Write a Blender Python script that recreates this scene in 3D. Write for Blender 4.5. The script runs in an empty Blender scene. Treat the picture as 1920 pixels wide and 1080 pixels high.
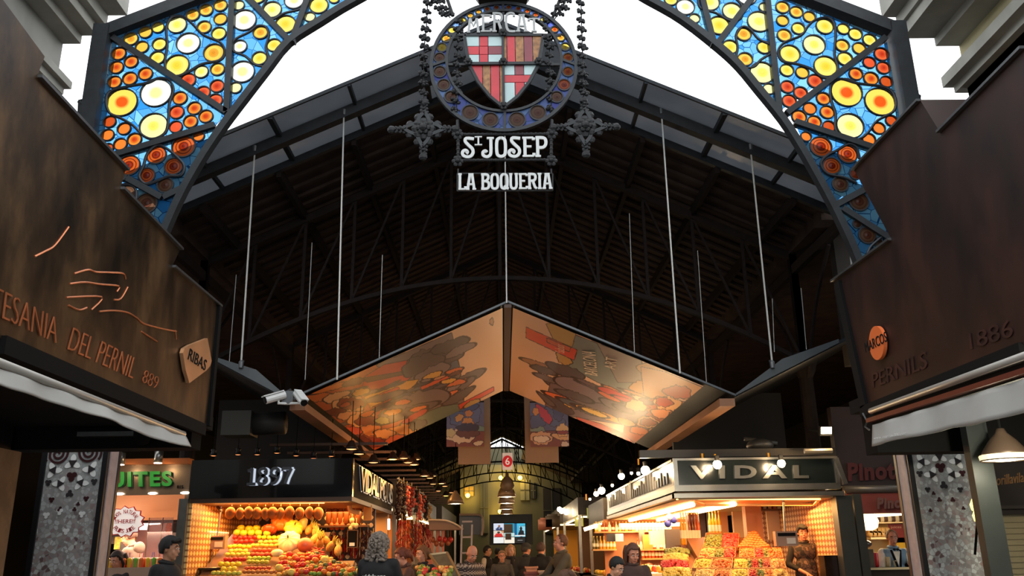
import bpy, math, random
import numpy as np
from mathutils import Vector, Matrix, Euler
random.seed(7)
PI = math.pi
C = bpy.context.scene.collection
V = Vector
def R(a): return math.radians(a)

# ---------------------------------------------------------------- camera
CAM = V((0, 0, 1.6)); FPX = 1600.0
PITCH, ROLL, YAW = R(17.2), R(-0.9), R(0.83)
RC = (Matrix.Rotation(-YAW, 3, 'Z') @ Matrix.Rotation(PI/2 + PITCH, 3, 'X') @ Matrix.Rotation(ROLL, 3, 'Z'))
cam_d = bpy.data.cameras.new('camera'); cam = bpy.data.objects.new('camera', cam_d); C.objects.link(cam)
cam.location = CAM; cam.rotation_euler = RC.to_euler(); cam_d.sensor_width = 36; cam_d.lens = FPX/1920*36
cam_d.clip_end = 300; cam_d.clip_start = 0.05
bpy.context.scene.camera = cam

# measuring helpers: a point of the photo turned into a point on a real plane
def ray(px, py): return RC @ V(((px-960)/FPX, -(py-540)/FPX, -1))
def at(px, py, Y):
    d = ray(px, py); return CAM + d*((Y-CAM.y)/d.y)
def atX(px, py, X):
    d = ray(px, py); return CAM + d*((X-CAM.x)/d.x)
def onpl(px, py, p, n):
    d = ray(px, py); n = V(n); return CAM + d*((V(p)-CAM).dot(n)/d.dot(n))
def proj(p):
    q = RC.transposed() @ (V(p)-CAM); return (960 - q.x/q.z*FPX, 540 + q.y/q.z*FPX)

# ---------------------------------------------------------------- materials
def lin(c):
    return tuple(((v/255)/12.92 if v/255 <= .04045 else ((v/255+.055)/1.055)**2.4) for v in c[:3]) + (1,)
MATS = {}
def newmat(name):
    m = bpy.data.materials.new(name); m.use_nodes = True
    nt = m.node_tree; b = nt.nodes['Principled BSDF']; return m, nt, b
def M(name, col=(128,128,128), rough=.6, metal=0, var=.0, scale=6, bump=0, emit=None, es=0, col2=None, coat=0, trans=0, spec=None, bscale=None):
    if name in MATS: return MATS[name]
    m, nt, b = newmat(name); N = nt.nodes.new; L = nt.links.new
    b.inputs['Base Color'].default_value = lin(col); b.inputs['Roughness'].default_value = rough
    b.inputs['Metallic'].default_value = metal
    if spec is not None: b.inputs['Specular IOR Level'].default_value = spec
    if coat: b.inputs['Coat Weight'].default_value = coat
    if trans: b.inputs['Transmission Weight'].default_value = trans
    if emit: b.inputs['Emission Color'].default_value = lin(emit); b.inputs['Emission Strength'].default_value = es
    if var or col2 or bump:
        tc = N('ShaderNodeTexCoord'); no = N('ShaderNodeTexNoise'); no.inputs['Scale'].default_value = scale
        no.inputs['Detail'].default_value = 6; L(tc.outputs['Object'], no.inputs['Vector'])
        if var or col2:
            mx = N('ShaderNodeMix'); mx.data_type = 'RGBA'
            c = lin(col); c2 = lin(col2) if col2 else tuple(max(0, x*(1-var)) for x in c[:3]) + (1,)
            mx.inputs[6].default_value = c; mx.inputs[7].default_value = c2
            mr = N('ShaderNodeMapRange'); mr.inputs[1].default_value = .35; mr.inputs[2].default_value = .65
            L(no.outputs['Fac'], mr.inputs[0]); L(mr.outputs[0], mx.inputs[0]); L(mx.outputs[2], b.inputs['Base Color'])
        if bump:
            n2 = N('ShaderNodeTexNoise'); n2.inputs['Scale'].default_value = bscale or scale*2; L(tc.outputs['Object'], n2.inputs['Vector'])
            bp = N('ShaderNodeBump'); bp.inputs['Strength'].default_value = bump; L(n2.outputs['Fac'], bp.inputs['Height']); L(bp.outputs[0], b.inputs['Normal'])
    MATS[name] = m; return m

def glassmix(name, build_color, see=.8, rough=.25, dens=.6):
    """coloured window glass: the scene behind shows through tinted, the front catches a little daylight"""
    if name in MATS: return MATS[name]
    m = bpy.data.materials.new(name); m.use_nodes = True; nt = m.node_tree; nt.nodes.clear(); N = nt.nodes.new; L = nt.links.new
    out = N('ShaderNodeOutputMaterial'); tr = N('ShaderNodeBsdfTransparent'); df = N('ShaderNodeBsdfPrincipled'); mx = N('ShaderNodeMixShader')
    df.inputs['Roughness'].default_value = rough
    mx.inputs[0].default_value = 1-see
    L(tr.outputs[0], mx.inputs[1]); L(df.outputs[0], mx.inputs[2]); L(mx.outputs[0], out.inputs['Surface'])
    c = build_color(nt, N, L)
    if isinstance(c, tuple):
        tr.inputs[0].default_value = tuple(x*dens for x in c[:3])+(1,); df.inputs['Base Color'].default_value = c
    else:
        mu = N('ShaderNodeMix'); mu.data_type = 'RGBA'; mu.blend_type = 'MULTIPLY'; mu.inputs[0].default_value = 1; mu.inputs[7].default_value = (dens, dens, dens, 1)
        L(c, mu.inputs[6]); L(mu.outputs[2], tr.inputs[0]); L(c, df.inputs['Base Color'])
    MATS[name] = m; return m

def roundel_mat(name, c0, c1, c2, rings=3.5, ringdark=.25):
    # centre colour, body colour, rim colour; rings of the spun glass
    def bc(nt, N, L):
        tc = N('ShaderNodeTexCoord'); mp = N('ShaderNodeVectorMath'); mp.operation = 'LENGTH'
        sep = N('ShaderNodeSeparateXYZ'); cb = N('ShaderNodeCombineXYZ')
        L(tc.outputs['Generated'], sep.inputs[0])
        a = N('ShaderNodeMath'); a.operation = 'SUBTRACT'; a.inputs[1].default_value = .5; L(sep.outputs['X'], a.inputs[0])
        b = N('ShaderNodeMath'); b.operation = 'SUBTRACT'; b.inputs[1].default_value = .5; L(sep.outputs['Z'], b.inputs[0])
        L(a.outputs[0], cb.inputs[0]); L(b.outputs[0], cb.inputs[1]); L(cb.outputs[0], mp.inputs[0])
        r = N('ShaderNodeMath'); r.operation = 'MULTIPLY'; r.inputs[1].default_value = 2; L(mp.outputs['Value'], r.inputs[0])
        cr = N('ShaderNodeValToRGB'); e = cr.color_ramp.elements
        e[0].position = 0; e[0].color = lin(c0); e[1].position = 1; e[1].color = lin(c2)
        k = cr.color_ramp.elements.new(.3); k.color = lin(c0); k = cr.color_ramp.elements.new(.5); k.color = lin(c1); k = cr.color_ramp.elements.new(.8); k.color = lin(c1)
        no = N('ShaderNodeTexNoise'); no.inputs['Scale'].default_value = 3; L(tc.outputs['Object'], no.inputs['Vector'])
        ad = N('ShaderNodeMath'); ad.operation = 'MULTIPLY_ADD'; ad.inputs[1].default_value = .25; L(no.outputs['Fac'], ad.inputs[0]); 
        sb = N('ShaderNodeMath'); sb.operation = 'SUBTRACT'; sb.inputs[1].default_value = .125; L(r.outputs[0], sb.inputs[0]); L(sb.outputs[0], ad.inputs[2])
        L(ad.outputs[0], cr.inputs[0])
        w = N('ShaderNodeMath'); w.operation = 'MULTIPLY'; w.inputs[1].default_value = rings*2*PI; L(ad.outputs[0], w.inputs[0])
        s = N('ShaderNodeMath'); s.operation = 'SINE'; L(w.outputs[0], s.inputs[0])
        mr = N('ShaderNodeMapRange'); mr.inputs[1].default_value = .2; mr.inputs[2].default_value = 1; mr.inputs[3].default_value = 0; mr.inputs[4].default_value = ringdark; L(s.outputs[0], mr.inputs[0])
        mx = N('ShaderNodeMix'); mx.data_type = 'RGBA'; L(mr.outputs[0], mx.inputs[0]); L(cr.outputs[0], mx.inputs[6])
        mx.inputs[7].default_value = tuple(x*.25 for x in lin(c0)[:3]) + (1,)
        return mx.outputs[2]
    return glassmix(name, bc, see=.70 if 'brown' in name or 'dark' in name else .86)

def blue_glass(name, ca, cb, sc=7, lead=.05, see=.82):
    def bc(nt, N, L):
        tc = N('ShaderNodeTexCoord')
        mp = N('ShaderNodeMapping'); mp.inputs['Scale'].default_value = (1, 0, 1); L(tc.outputs['Object'], mp.inputs[0])
        v1 = N('ShaderNodeTexVoronoi'); v1.feature = 'DISTANCE_TO_EDGE'; v1.inputs['Scale'].default_value = sc
        v2 = N('ShaderNodeTexVoronoi'); v2.inputs['Scale'].default_value = sc
        L(mp.outputs[0], v1.inputs['Vector']); L(mp.outputs[0], v2.inputs['Vector'])
        sp = N('ShaderNodeSeparateColor'); L(v2.outputs['Color'], sp.inputs[0])
        m1 = N('ShaderNodeMix'); m1.data_type = 'RGBA'; m1.inputs[6].default_value = lin(ca); m1.inputs[7].default_value = lin(cb); L(sp.outputs[0], m1.inputs[0])
        st = N('ShaderNodeMath'); st.operation = 'LESS_THAN'; st.inputs[1].default_value = lead; L(v1.outputs['Distance'], st.inputs[0])
        m2 = N('ShaderNodeMix'); m2.data_type = 'RGBA'; L(m1.outputs[2], m2.inputs[6]); m2.inputs[7].default_value = lin((30,95,160)); L(st.outputs[0], m2.inputs[0])
        return m2.outputs[2]
    return glassmix(name, bc, see=see)

# ---------------------------------------------------------------- mesh builder
ORG = {}
class MB:
    def __init__(s): s.v = []; s.f = []
    def add(s, vs, fs):
        n = len(s.v); s.v += [tuple(p) for p in vs]; s.f += [tuple(i+n for i in f) for f in fs]; return s
    def box(s, c, d, rot=None):
        c = V(c); hx, hy, hz = d[0]/2, d[1]/2, d[2]/2
        vs = [V((x*hx, y*hy, z*hz)) for x in (-1,1) for y in (-1,1) for z in (-1,1)]
        if rot is not None:
            m = rot if isinstance(rot, Matrix) else Euler(rot).to_matrix()
            vs = [m @ p for p in vs]
        return s.add([p+c for p in vs], [(0,1,3,2),(4,6,7,5),(0,4,5,1),(2,3,7,6),(0,2,6,4),(1,5,7,3)])
    def bb(s, a, b):
        return s.box(((a[0]+b[0])/2,(a[1]+b[1])/2,(a[2]+b[2])/2), (abs(a[0]-b[0]),abs(a[1]-b[1]),abs(a[2]-b[2])))
    def frame(s, p, q):
        d = (q-p); d.normalize(); a = V((0,0,1)) if abs(d.z) < .9 else V((0,1,0))
        u = d.cross(a).normalized(); w = u.cross(d); return d, u, w
    def beam(s, p, q, wu, ww, up=None):
        """box bar from p to q; wu across, ww along 'up'"""
        p, q = V(p), V(q); d = (q-p).normalized()
        a = V(up) if up else (V((0,0,1)) if abs(d.z) < .9 else V((0,1,0)))
        u = d.cross(a).normalized()*wu/2; w = u.cross(d).normalized()*ww/2
        vs = [p+u+w, p-u+w, p-u-w, p+u-w, q+u+w, q-u+w, q-u-w, q+u-w]
        return s.add(vs, [(0,1,2,3),(7,6,5,4),(0,4,5,1),(1,5,6,2),(2,6,7,3),(3,7,4,0)])
    def tube(s, pts, r, n=8, cap=True):
        pts = [V(p) for p in pts]; rs = r if isinstance(r, (list, tuple)) else [r]*len(pts)
        vs, fs = [], []; prev = None
        for i, p in enumerate(pts):
            d = (pts[min(i+1, len(pts)-1)] - pts[max(i-1, 0)]).normalized()
            if prev is None:
                a = V((0,0,1)) if abs(d.z) < .9 else V((0,1,0)); u = d.cross(a).normalized()
            else: u = (prev - d*prev.dot(d)).normalized()
            prev = u; w = d.cross(u)
            for k in range(n):
                t = 2*PI*k/n; vs.append(p + (u*math.cos(t)+w*math.sin(t))*rs[i])
        for i in range(len(pts)-1):
            for k in range(n):
                a, b = i*n+k, i*n+(k+1) % n; fs.append((a, b, b+n, a+n))
        if cap: fs.append(tuple(range(n-1, -1, -1))); fs.append(tuple(range((len(pts)-1)*n, len(pts)*n)))
        return s.add(vs, fs)
    def lathe(s, prof, n=16, loc=(0,0,0), mat=None):
        loc = V(loc); vs, fs = [], []
        for r, z in prof:
            for k in range(n):
                t = 2*PI*k/n; p = V((r*math.cos(t), r*math.sin(t), z)); p = mat @ p if mat else p; vs.append(p+loc)
        for i in range(len(prof)-1):
            for k in range(n):
                a, b = i*n+k, i*n+(k+1) % n; fs.append((a, b, b+n, a+n))
        if prof[0][0] > 1e-5: fs.append(tuple(range(n-1, -1, -1)))
        if prof[-1][0] > 1e-5: fs.append(tuple(range((len(prof)-1)*n, len(prof)*n)))
        return s.add(vs, fs)
    def ell(s, c, r, nu=12, nv=8, rot=None, fn=None):
        c = V(c); r = r if isinstance(r, (tuple, list)) else (r, r, r); vs, fs = [], []
        for j in range(nv+1):
            ph = -PI/2 + PI*j/nv
            for k in range(nu):
                t = 2*PI*k/nu; q = V((math.cos(ph)*math.cos(t), math.cos(ph)*math.sin(t), math.sin(ph)))
                sc = fn(q) if fn else 1
                p = V((q.x*r[0]*sc, q.y*r[1]*sc, q.z*r[2]*sc))
                if rot is not None: p = (rot if isinstance(rot, Matrix) else Euler(rot).to_matrix()) @ p
                vs.append(p+c)
        for j in range(nv):
            for k in range(nu):
                a, b = j*nu+k, j*nu+(k+1) % nu; fs.append((a, b, b+nu, a+nu))
        return s.add(vs, fs)
    def prism(s, pts, ext):
        """planar polygon pts (3-D) extruded by vector ext"""
        pts = [V(p) for p in pts]; e = V(ext); n = len(pts)
        vs = pts + [p+e for p in pts]
        fs = [tuple(range(n)), tuple(range(2*n-1, n-1, -1))] + [(i, i+n, (i+1) % n + n, (i+1) % n) for i in range(n)]
        return s.add(vs, fs)
    def quad(s, a, b, c, d): return s.add([a,b,c,d], [(0,1,2,3)])
    def ring(s, c, r0, r1, y0, y1, n=48, sx=1):
        """flat ring standing in the XZ plane, between depth y0 and y1"""
        c = V(c); vs, fs = [], []
        for k in range(n):
            t = 2*PI*k/n; cx, cz = math.cos(t)*sx, math.sin(t)
            for r, y in ((r0,y0),(r1,y0),(r1,y1),(r0,y1)): vs.append(c+V((cx*r, y, cz*r)))
        for k in range(n):
            a = k*4; b = ((k+1) % n)*4
            for j in range(4): fs.append((a+j, a+(j+1) % 4, b+(j+1) % 4, b+j))
        return s.add(vs, fs)
    def build(s, name, mat, parent=None, smooth=False, org=None):
        me = bpy.data.meshes.new(name); o = bpy.data.objects.new(name, me)
        if parent is not None:
            og = V(ORG.get(parent.name, (0,0,0)))
        else:
            if org is None:
                xs = [p[0] for p in s.v]; ys = [p[1] for p in s.v]; zs = [p[2] for p in s.v]
                og = V(((min(xs)+max(xs))/2, (min(ys)+max(ys))/2, min(zs)))
            else: og = V(org)
            o.location = og
        me.from_pydata([(p[0]-og.x, p[1]-og.y, p[2]-og.z) for p in s.v], [], s.f); me.update()
        if mat: me.materials.append(mat)
        if smooth: me.polygons.foreach_set('use_smooth', [True]*len(me.polygons))
        C.objects.link(o)
        if parent is not None: o.parent = parent
        ORG[o.name] = og.copy(); return o

def tag(o, label=None, cat=None, group=None, kind=None):
    if label: o['label'] = label
    if cat: o['category'] = cat
    if group: o['group'] = group
    if kind: o['kind'] = kind
    return o
def empty(name, loc, label=None, cat=None, group=None, kind=None):
    o = bpy.data.objects.new(name, None); C.objects.link(o); o.location = V(loc); o.empty_display_size = .2
    ORG[o.name] = V(loc); return tag(o, label, cat, group, kind)
def kids(o): return [c for c in bpy.data.objects if c.parent == o]
KID = {}
def copy_tree(o, loc, rotz=None, label=None, group=None, scale=None, children=None):
    c = o.copy(); C.objects.link(c); c.location = V(loc); ORG[c.name] = V(loc)
    if rotz is not None: c.rotation_euler = (0, 0, rotz)
    if scale is not None: c.scale = (scale,)*3 if not isinstance(scale, tuple) else scale
    if label: c['label'] = label
    if group: c['group'] = group
    if o.name not in KID: KID[o.name] = [(ch, kids(ch)) for ch in kids(o)]
    for ch, gs in KID[o.name]:
        d = ch.copy(); C.objects.link(d); d.parent = c
        for g in gs:
            h = g.copy(); C.objects.link(h); h.parent = d
    return c

# text -> mesh
TCACHE = {}
def textgeo(t, off=0, shear=0, space=1):
    k = (t, off, shear, space)
    if k in TCACHE: return TCACHE[k]
    cu = bpy.data.curves.new('t', 'FONT'); cu.body = t; cu.offset = off; cu.shear = shear; cu.resolution_u = 3; cu.space_character = space
    o = bpy.data.objects.new('t', cu); C.objects.link(o); bpy.context.view_layer.update()
    me = bpy.data.meshes.new_from_object(o.evaluated_get(bpy.context.evaluated_depsgraph_get()))
    vs = [tuple(v.co) for v in me.vertices]; fs = [tuple(p.vertices) for p in me.polygons]
    bpy.data.objects.remove(o); bpy.data.curves.remove(cu); bpy.data.meshes.remove(me)
    x0 = min(v[0] for v in vs); x1 = max(v[0] for v in vs); y0 = min(v[1] for v in vs); y1 = max(v[1] for v in vs)
    vs = [((v[0]-x0)/(x1-x0), (v[1]-y0)/(y1-y0)) for v in vs]
    # boundary edges for the extrusion
    cnt = {}
    for f in fs:
        for i in range(len(f)):
            a, b = f[i], f[(i+1) % len(f)]; cnt[(a, b)] = 1
    be = [(a, b) for (a, b) in cnt if (b, a) not in cnt]
    TCACHE[k] = (vs, fs, be); return TCACHE[k]
def text(mb, t, bl, br, tl, depth, off=0.0, shear=0, space=1):
    """text filling the parallelogram bl, br, tl; 'depth' is the extrusion vector towards the reader"""
    vs, fs, be = textgeo(t, off, shear, space); bl, br, tl, e = V(bl), V(br), V(tl), V(depth)
    P = [bl + (br-bl)*x + (tl-bl)*y for x, y in vs]; n = len(P)
    mb.add(P + [p+e for p in P], [tuple(i+n for i in f) for f in fs] + [tuple(reversed(f)) for f in fs] + [(a, b, b+n, a+n) for a, b in be])
    return mb

# picture printed on a sheet: colours stored on the mesh of the sheet
def printed(name, p00, p10, p11, p01, nu, nv, fn, mat, parent, ptfn=None):
    p00, p10, p11, p01 = V(p00), V(p10), V(p11), V(p01); vs = []; 
    for j in range(nv+1):
        b = j/nv
        for i in range(nu+1):
            a = i/nu; vs.append(p00*(1-a)*(1-b)+p10*a*(1-b)+p11*a*b+p01*(1-a)*b)
    if ptfn: vs = [ptfn(p) for p in vs]
    fs = [(j*(nu+1)+i, j*(nu+1)+i+1, (j+1)*(nu+1)+i+1, (j+1)*(nu+1)+i) for j in range(nv) for i in range(nu)]
    mb = MB(); mb.v = [tuple(p) for p in vs]; mb.f = fs
    o = mb.build(name, mat, parent); me = o.data
    cols = fn(vs)
    at_ = me.color_attributes.new('ink', 'FLOAT_COLOR', 'POINT'); at_.data.foreach_set('color', cols.astype(np.float32).ravel())
    return o
def inkmat():
    if 'printed_cloth' in MATS: return MATS['printed_cloth']
    m, nt, b = newmat('printed_cloth'); a = nt.nodes.new('ShaderNodeVertexColor'); a.layer_name = 'ink'
    nt.links.new(a.outputs[0], b.inputs['Base Color']); b.inputs['Roughness'].default_value = .45
    MATS['printed_cloth'] = m; return m
def paint(P2, base, shapes, edge=3.0, edgecol=(70,38,34)):
    """P2: (n,2) positions in the drawing's own units. shapes: ('e',cx,cy,rx,ry,deg,col) or ('p',[(x,y)..],col)"""
    n = len(P2); out = np.ones((n, 4)); out[:, :3] = lin(base)[:3]
    x, y = P2[:, 0], P2[:, 1]; ec = np.array(lin(edgecol)[:3])
    for s in shapes:
        if s[0] == 'e':
            _, cx, cy, rx, ry, dg, col = s; a = R(dg); dx, dy = x-cx, y-cy
            u = dx*math.cos(a)+dy*math.sin(a); v = -dx*math.sin(a)+dy*math.cos(a)
            wob = 1+.10*np.sin(np.arctan2(v, u)*5+cx)+.06*np.sin(np.arctan2(v, u)*11+cy)
            d = np.sqrt((u/rx)**2+(v/ry)**2)/wob
            big = d < 1+edge/min(rx, ry); sm = d < 1
        else:
            _, pts, col = s; ins = np.zeros(n, bool); dist = np.full(n, 1e9); m = len(pts)
            for i in range(m):
                x1, y1 = pts[i]; x2, y2 = pts[(i+1) % m]
                c = ((y1 > y) != (y2 > y)); xi = (x2-x1)*(y-y1)/((y2-y1) if y2 != y1 else 1e-9)+x1
                ins ^= c & (x < xi)
                L2 = (x2-x1)**2+(y2-y1)**2; t = np.clip(((x-x1)*(x2-x1)+(y-y1)*(y2-y1))/L2, 0, 1)
                dist = np.minimum(dist, np.hypot(x-x1-t*(x2-x1), y-y1-t*(y2-y1)))
            sm = ins; big = ins | (dist < edge)
        out[big, :3] = ec; out[sm, :3] = lin(col)[:3]
    return out

def light_point(name, loc, power, col=(255,190,120), radius=.05):
    l = bpy.data.lights.new(name, 'POINT'); l.energy = power; l.color = lin(col)[:3]; l.shadow_soft_size = radius
    o = bpy.data.objects.new(name, l); C.objects.link(o); o.location = loc; return o
def light_area(name, loc, rot, sx, sy, power, col=(255,190,120)):
    l = bpy.data.lights.new(name, 'AREA'); l.shape = 'RECTANGLE'; l.size = sx; l.size_y = sy; l.energy = power; l.color = lin(col)[:3]
    o = bpy.data.objects.new(name, l); C.objects.link(o); o.location = loc; o.rotation_euler = rot; return o

# world: a bright, even overcast sky
w = bpy.data.worlds.new('overcast_sky'); bpy.context.scene.world = w; w.use_nodes = True
w.node_tree.nodes['Background'].inputs[0].default_value = (.96, .98, 1, 1); w.node_tree.nodes['Background'].inputs[1].default_value = 2.4
sc = bpy.context.scene; sc.view_settings.view_transform = 'Standard'; sc.view_settings.look = 'None'; sc.view_settings.gamma = 1; sc.view_settings.exposure = 0

# common materials
IRON = M('dark_painted_iron', (46,50,54), .55, .3, .3, 9)
IRON2 = M('cast_iron', (34,37,40), .6, .3, .35, 20, bump=.3)
BLACK = M('matt_black', (9,9,9), .85, spec=.2)
GREY = M('grey_metal', (105,108,110), .4, .7, .2, 8)
STEEL = M('brushed_steel', (150,148,142), .3, .9, .15, 10)
WHITE = M('white_paint', (225,226,224), .5, 0, .08, 10)
LETTER = M('letter_white', (205,210,210), .5)
WIRE = M('steel_wire', (200,200,195), .4, .3)

def frosted(name, col, tl=.15):
    m, nt, b = newmat(name); N = nt.nodes.new; L = nt.links.new; out = nt.nodes['Material Output']
    b.inputs['Base Color'].default_value = lin(col); b.inputs['Roughness'].default_value = .3
    t = N('ShaderNodeBsdfTranslucent'); mx = N('ShaderNodeMixShader'); mx.inputs[0].default_value = tl
    tc = N('ShaderNodeTexCoord'); no = N('ShaderNodeTexNoise'); no.inputs['Scale'].default_value = 1.5; no.inputs['Detail'].default_value = 5; L(tc.outputs['Object'], no.inputs['Vector'])
    mc = N('ShaderNodeMix'); mc.data_type = 'RGBA'; mc.inputs[6].default_value = lin((60,66,74)); mc.inputs[7].default_value = lin((110,112,116)); L(no.outputs['Fac'], mc.inputs[0]); L(mc.outputs[2], t.inputs[0])
    L(b.outputs[0], mx.inputs[1]); L(t.outputs[0], mx.inputs[2]); L(mx.outputs[0], out.inputs['Surface']); MATS[name] = m; return m
from mathutils.geometry import delaunay_2d_cdt
YG = 9.0
LP, RP = at(190,60,YG), at(1686,52,YG)
XC = (LP.x+RP.x)/2
# ---------------------------------------------------------------- entrance arch
BLUE = blue_glass('blue_leaded_glass', (45,148,235), (140,214,250), 8, .024)
BLUE2 = blue_glass('violet_blue_glass', (84,92,205), (140,185,245), 7, .03, see=.66)
RM = {'W': roundel_mat('glass_pale', (250,246,150), (255,254,235), (255,255,245), 1.0, .0),
      'V': roundel_mat('glass_cream', (246,226,95), (253,246,165), (252,248,190), 2.2, .12),
      'y': roundel_mat('glass_yellow', (243,205,60), (250,226,110), (244,214,90), 2.6, .16),
      'z': roundel_mat('glass_amber', (226,150,40), (246,200,80), (240,180,50), 3.0, .25),
      'Y': roundel_mat('glass_yellow_red_heart', (240,90,25), (250,214,90), (252,222,110), 1.2, .05),
      'o': roundel_mat('glass_orange', (205,70,22), (244,140,50), (236,110,40), 2.6, .35),
      'r': roundel_mat('glass_red_orange', (196,58,28), (232,98,52), (225,85,45), 2.6, .35),
      'd': roundel_mat('glass_dark_red', (150,40,15), (215,95,35), (240,130,50), 3.6, .9),
      'b': roundel_mat('glass_brown', (110,60,45), (120,85,62), (140,105,85), 3.2, .55)}
LEAD = M('lead_came', (40,44,50), .5, .4)
arch = empty('entrance_arch', (XC, YG, 0), 'tall dark iron entrance arch filled with blue, yellow and orange stained glass', 'arch')
def z2(l): return [(160+x/2.571, y/2.571) for x, y in l]
def z4(l): return [(1200+x/2.25, y/2.25) for x, y in l]
RL = [(162,260,34,'o'),(151,326,33,'o'),(142,397,32,'o'),(222,299,32,'o'),(216,380,34,'o'),(291,357,33,'o'),(177,494,73,'Y'),(342,448,74,'W'),(330,608,66,'V'),
(118,588,30,'d'),(188,622,31,'o'),(109,652,30,'o'),(170,697,31,'o'),(238,674,33,'o'),(112,715,24,'d'),(457,474,34,'o'),(441,542,34,'r'),(527,523,33,'o'),(437,613,31,'r'),(508,587,33,'o'),(582,562,33,'o'),
(221,189,34,'z'),(291,157,31,'z'),(352,134,29,'y'),(274,228,31,'z'),(358,215,33,'y'),(348,280,35,'y'),(443,121,45,'V'),(497,210,56,'W'),(444,316,56,'y'),(620,256,48,'z'),(519,74,31,'z'),(583,50,32,'z'),(652,27,32,'z'),(652,93,31,'z'),(574,132,33,'z'),(644,163,34,'y'),(560,347,33,'V'),(638,335,33,'z'),
(496,387,36,'r'),(636,416,33,'r'),(569,447,33,'r'),(627,485,34,'r'),
(740,27,27,'V'),(767,98,56,'W'),(845,158,35,'z'),(745,225,34,'W'),(910,219,34,'y'),(840,282,35,'y'),(758,347,57,'W'),(725,424,29,'V'),
(827,-20,44,'y'),(901,48,44,'V'),(1007,3,46,'W'),(966,118,48,'y'),(1126,27,44,'y'),(1083,83,26,'V'),(1200,-5,25,'y'),
(475,707,55,'d'),(547,657,27,'o'),(343,748,46,'d'),(211,798,52,'d'),(427,803,43,'d'),(297,847,39,'d'),(387,893,38,'b'),(200,935,43,'b'),(296,981,51,'b')]
RR = [(130,0,27,'y'),(191,30,38,'W'),(230,79,22,'V'),(294,10,40,'V'),(333,108,43,'y'),(388,48,40,'V'),(450,-15,42,'W'),(524,32,22,'V'),(502,92,48,'V'),(437,145,31,'z'),(380,199,32,'y'),(523,201,29,'y'),(443,251,31,'z'),(515,308,50,'V'),(544,376,25,'V'),
(601,32,28,'z'),(659,52,27,'z'),(714,72,25,'z'),(601,88,25,'z'),(667,121,27,'y'),(608,150,29,'z'),(779,112,36,'y'),(734,190,46,'V'),(632,229,42,'y'),(782,281,48,'y'),(857,123,25,'y'),(908,145,28,'y'),(968,170,28,'y'),(853,193,28,'z'),(924,205,27,'z'),(864,249,31,'y'),(619,297,28,'y'),(684,307,27,'z'),(738,343,31,'r'),(621,367,28,'r'),(677,393,28,'r'),(629,427,29,'r'),
(1018,230,30,'r'),(967,265,26,'r'),(1026,287,28,'r'),(910,313,28,'o'),(974,333,30,'o'),(1038,346,26,'d'),(871,391,64,'Y'),(1012,430,63,'Y'),(886,532,56,'V'),
(773,417,28,'o'),(716,459,27,'o'),(789,474,29,'o'),(671,494,30,'o'),(735,515,28,'o'),(796,535,26,'d'),(1060,510,24,'d'),(1007,542,26,'o'),(965,589,27,'o'),(1020,600,20,'o'),
(700,577,22,'o'),(762,620,45,'d'),(875,651,40,'d'),(808,701,37,'d'),(908,735,24,'d'),(843,778,33,'b'),(922,851,40,'b'),(915,946,18,'b'),(958,993,36,'b'),(1005,1025,19,'b')]
roundels = []
for l, zf, s in ((RL, z2, 2.571), (RR, z4, 2.25)):
    for x, y, r, k in l:
        (px, py), = zf([(x, y)]); p = at(px, py, YG); e = at(px+r/s, py, YG)
        roundels.append((p.x, p.z, abs(e.x-p.x)*1.02, k))
paneL = [[(210,78),(424,214),(403,238),(176,306)], [(213,70),(404,-2),(438,-14),(426,212)], [(438,-14),(452,-16),(545,82),(500,135),(459,187),(426,214)],
         [(452,-18),(600,-70),(548,82)], [(600,-70),(760,-110),(668,0),(600,42),(548,80)],
         [(176,306),(403,238),(378,300),(350,355),(305,372),(225,330),(165,318)], [(165,318),(225,330),(308,372),(345,352),(318,418),(290,500),(262,600),(150,600)]]
paneR = [[(1663,78),(1476,212),(1490,230),(1700,300)], [(1660,70),(1452,-10),(1436,-14),(1460,210)], [(1436,-14),(1420,-16),(1343,86),(1380,124),(1418,168),(1458,210)],
         [(1420,-18),(1300,-62),(1340,86)], [(1300,-62),(1130,-100),(1216,0),(1280,38),(1338,84)],
         [(1700,300),(1490,230),(1529,324),(1558,386),(1575,374),(1640,344),(1715,340)], [(1715,340),(1640,344),(1575,374),(1562,390),(1600,470),(1625,540),(1650,620),(1745,620)]]
panes = []
def inside(p, poly):
    c = False; n = len(poly)
    for i in range(n):
        a, b = poly[i], poly[(i+1) % n]
        if (a[1] > p[1]) != (b[1] > p[1]) and p[0] < (b[0]-a[0])*(p[1]-a[1])/(b[1]-a[1])+a[0]: c = not c
    return c
def holed(poly, circles):
    vs = [V(p) for p in poly]; n = len(vs); es = [(i, (i+1) % n) for i in range(n)]
    for cx, cz, r, k in circles:
        b = len(vs); vs += [V((cx+r*math.cos(2*PI*i/20), cz+r*math.sin(2*PI*i/20))) for i in range(20)]
        es += [(b+i, b+(i+1) % 20) for i in range(20)]
    ov, oe, of, *_ = delaunay_2d_cdt(vs, es, [], 0, 1e-5); keep = []
    for f in of:
        c = sum((ov[i] for i in f), V((0, 0)))/len(f)
        if inside(c, poly) and not any((c.x-q[0])**2+(c.y-q[1])**2 < (q[2]*.985)**2 for q in circles): keep.append(tuple(f))
    return ov, keep
def pane(poly, circles, name, mat, parent, Y, th=.012):
    ov, fs = holed(poly, circles); n = len(ov)
    mb = MB(); mb.add([(p.x, Y, p.y) for p in ov], fs); return mb.build(name, mat, parent)
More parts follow.
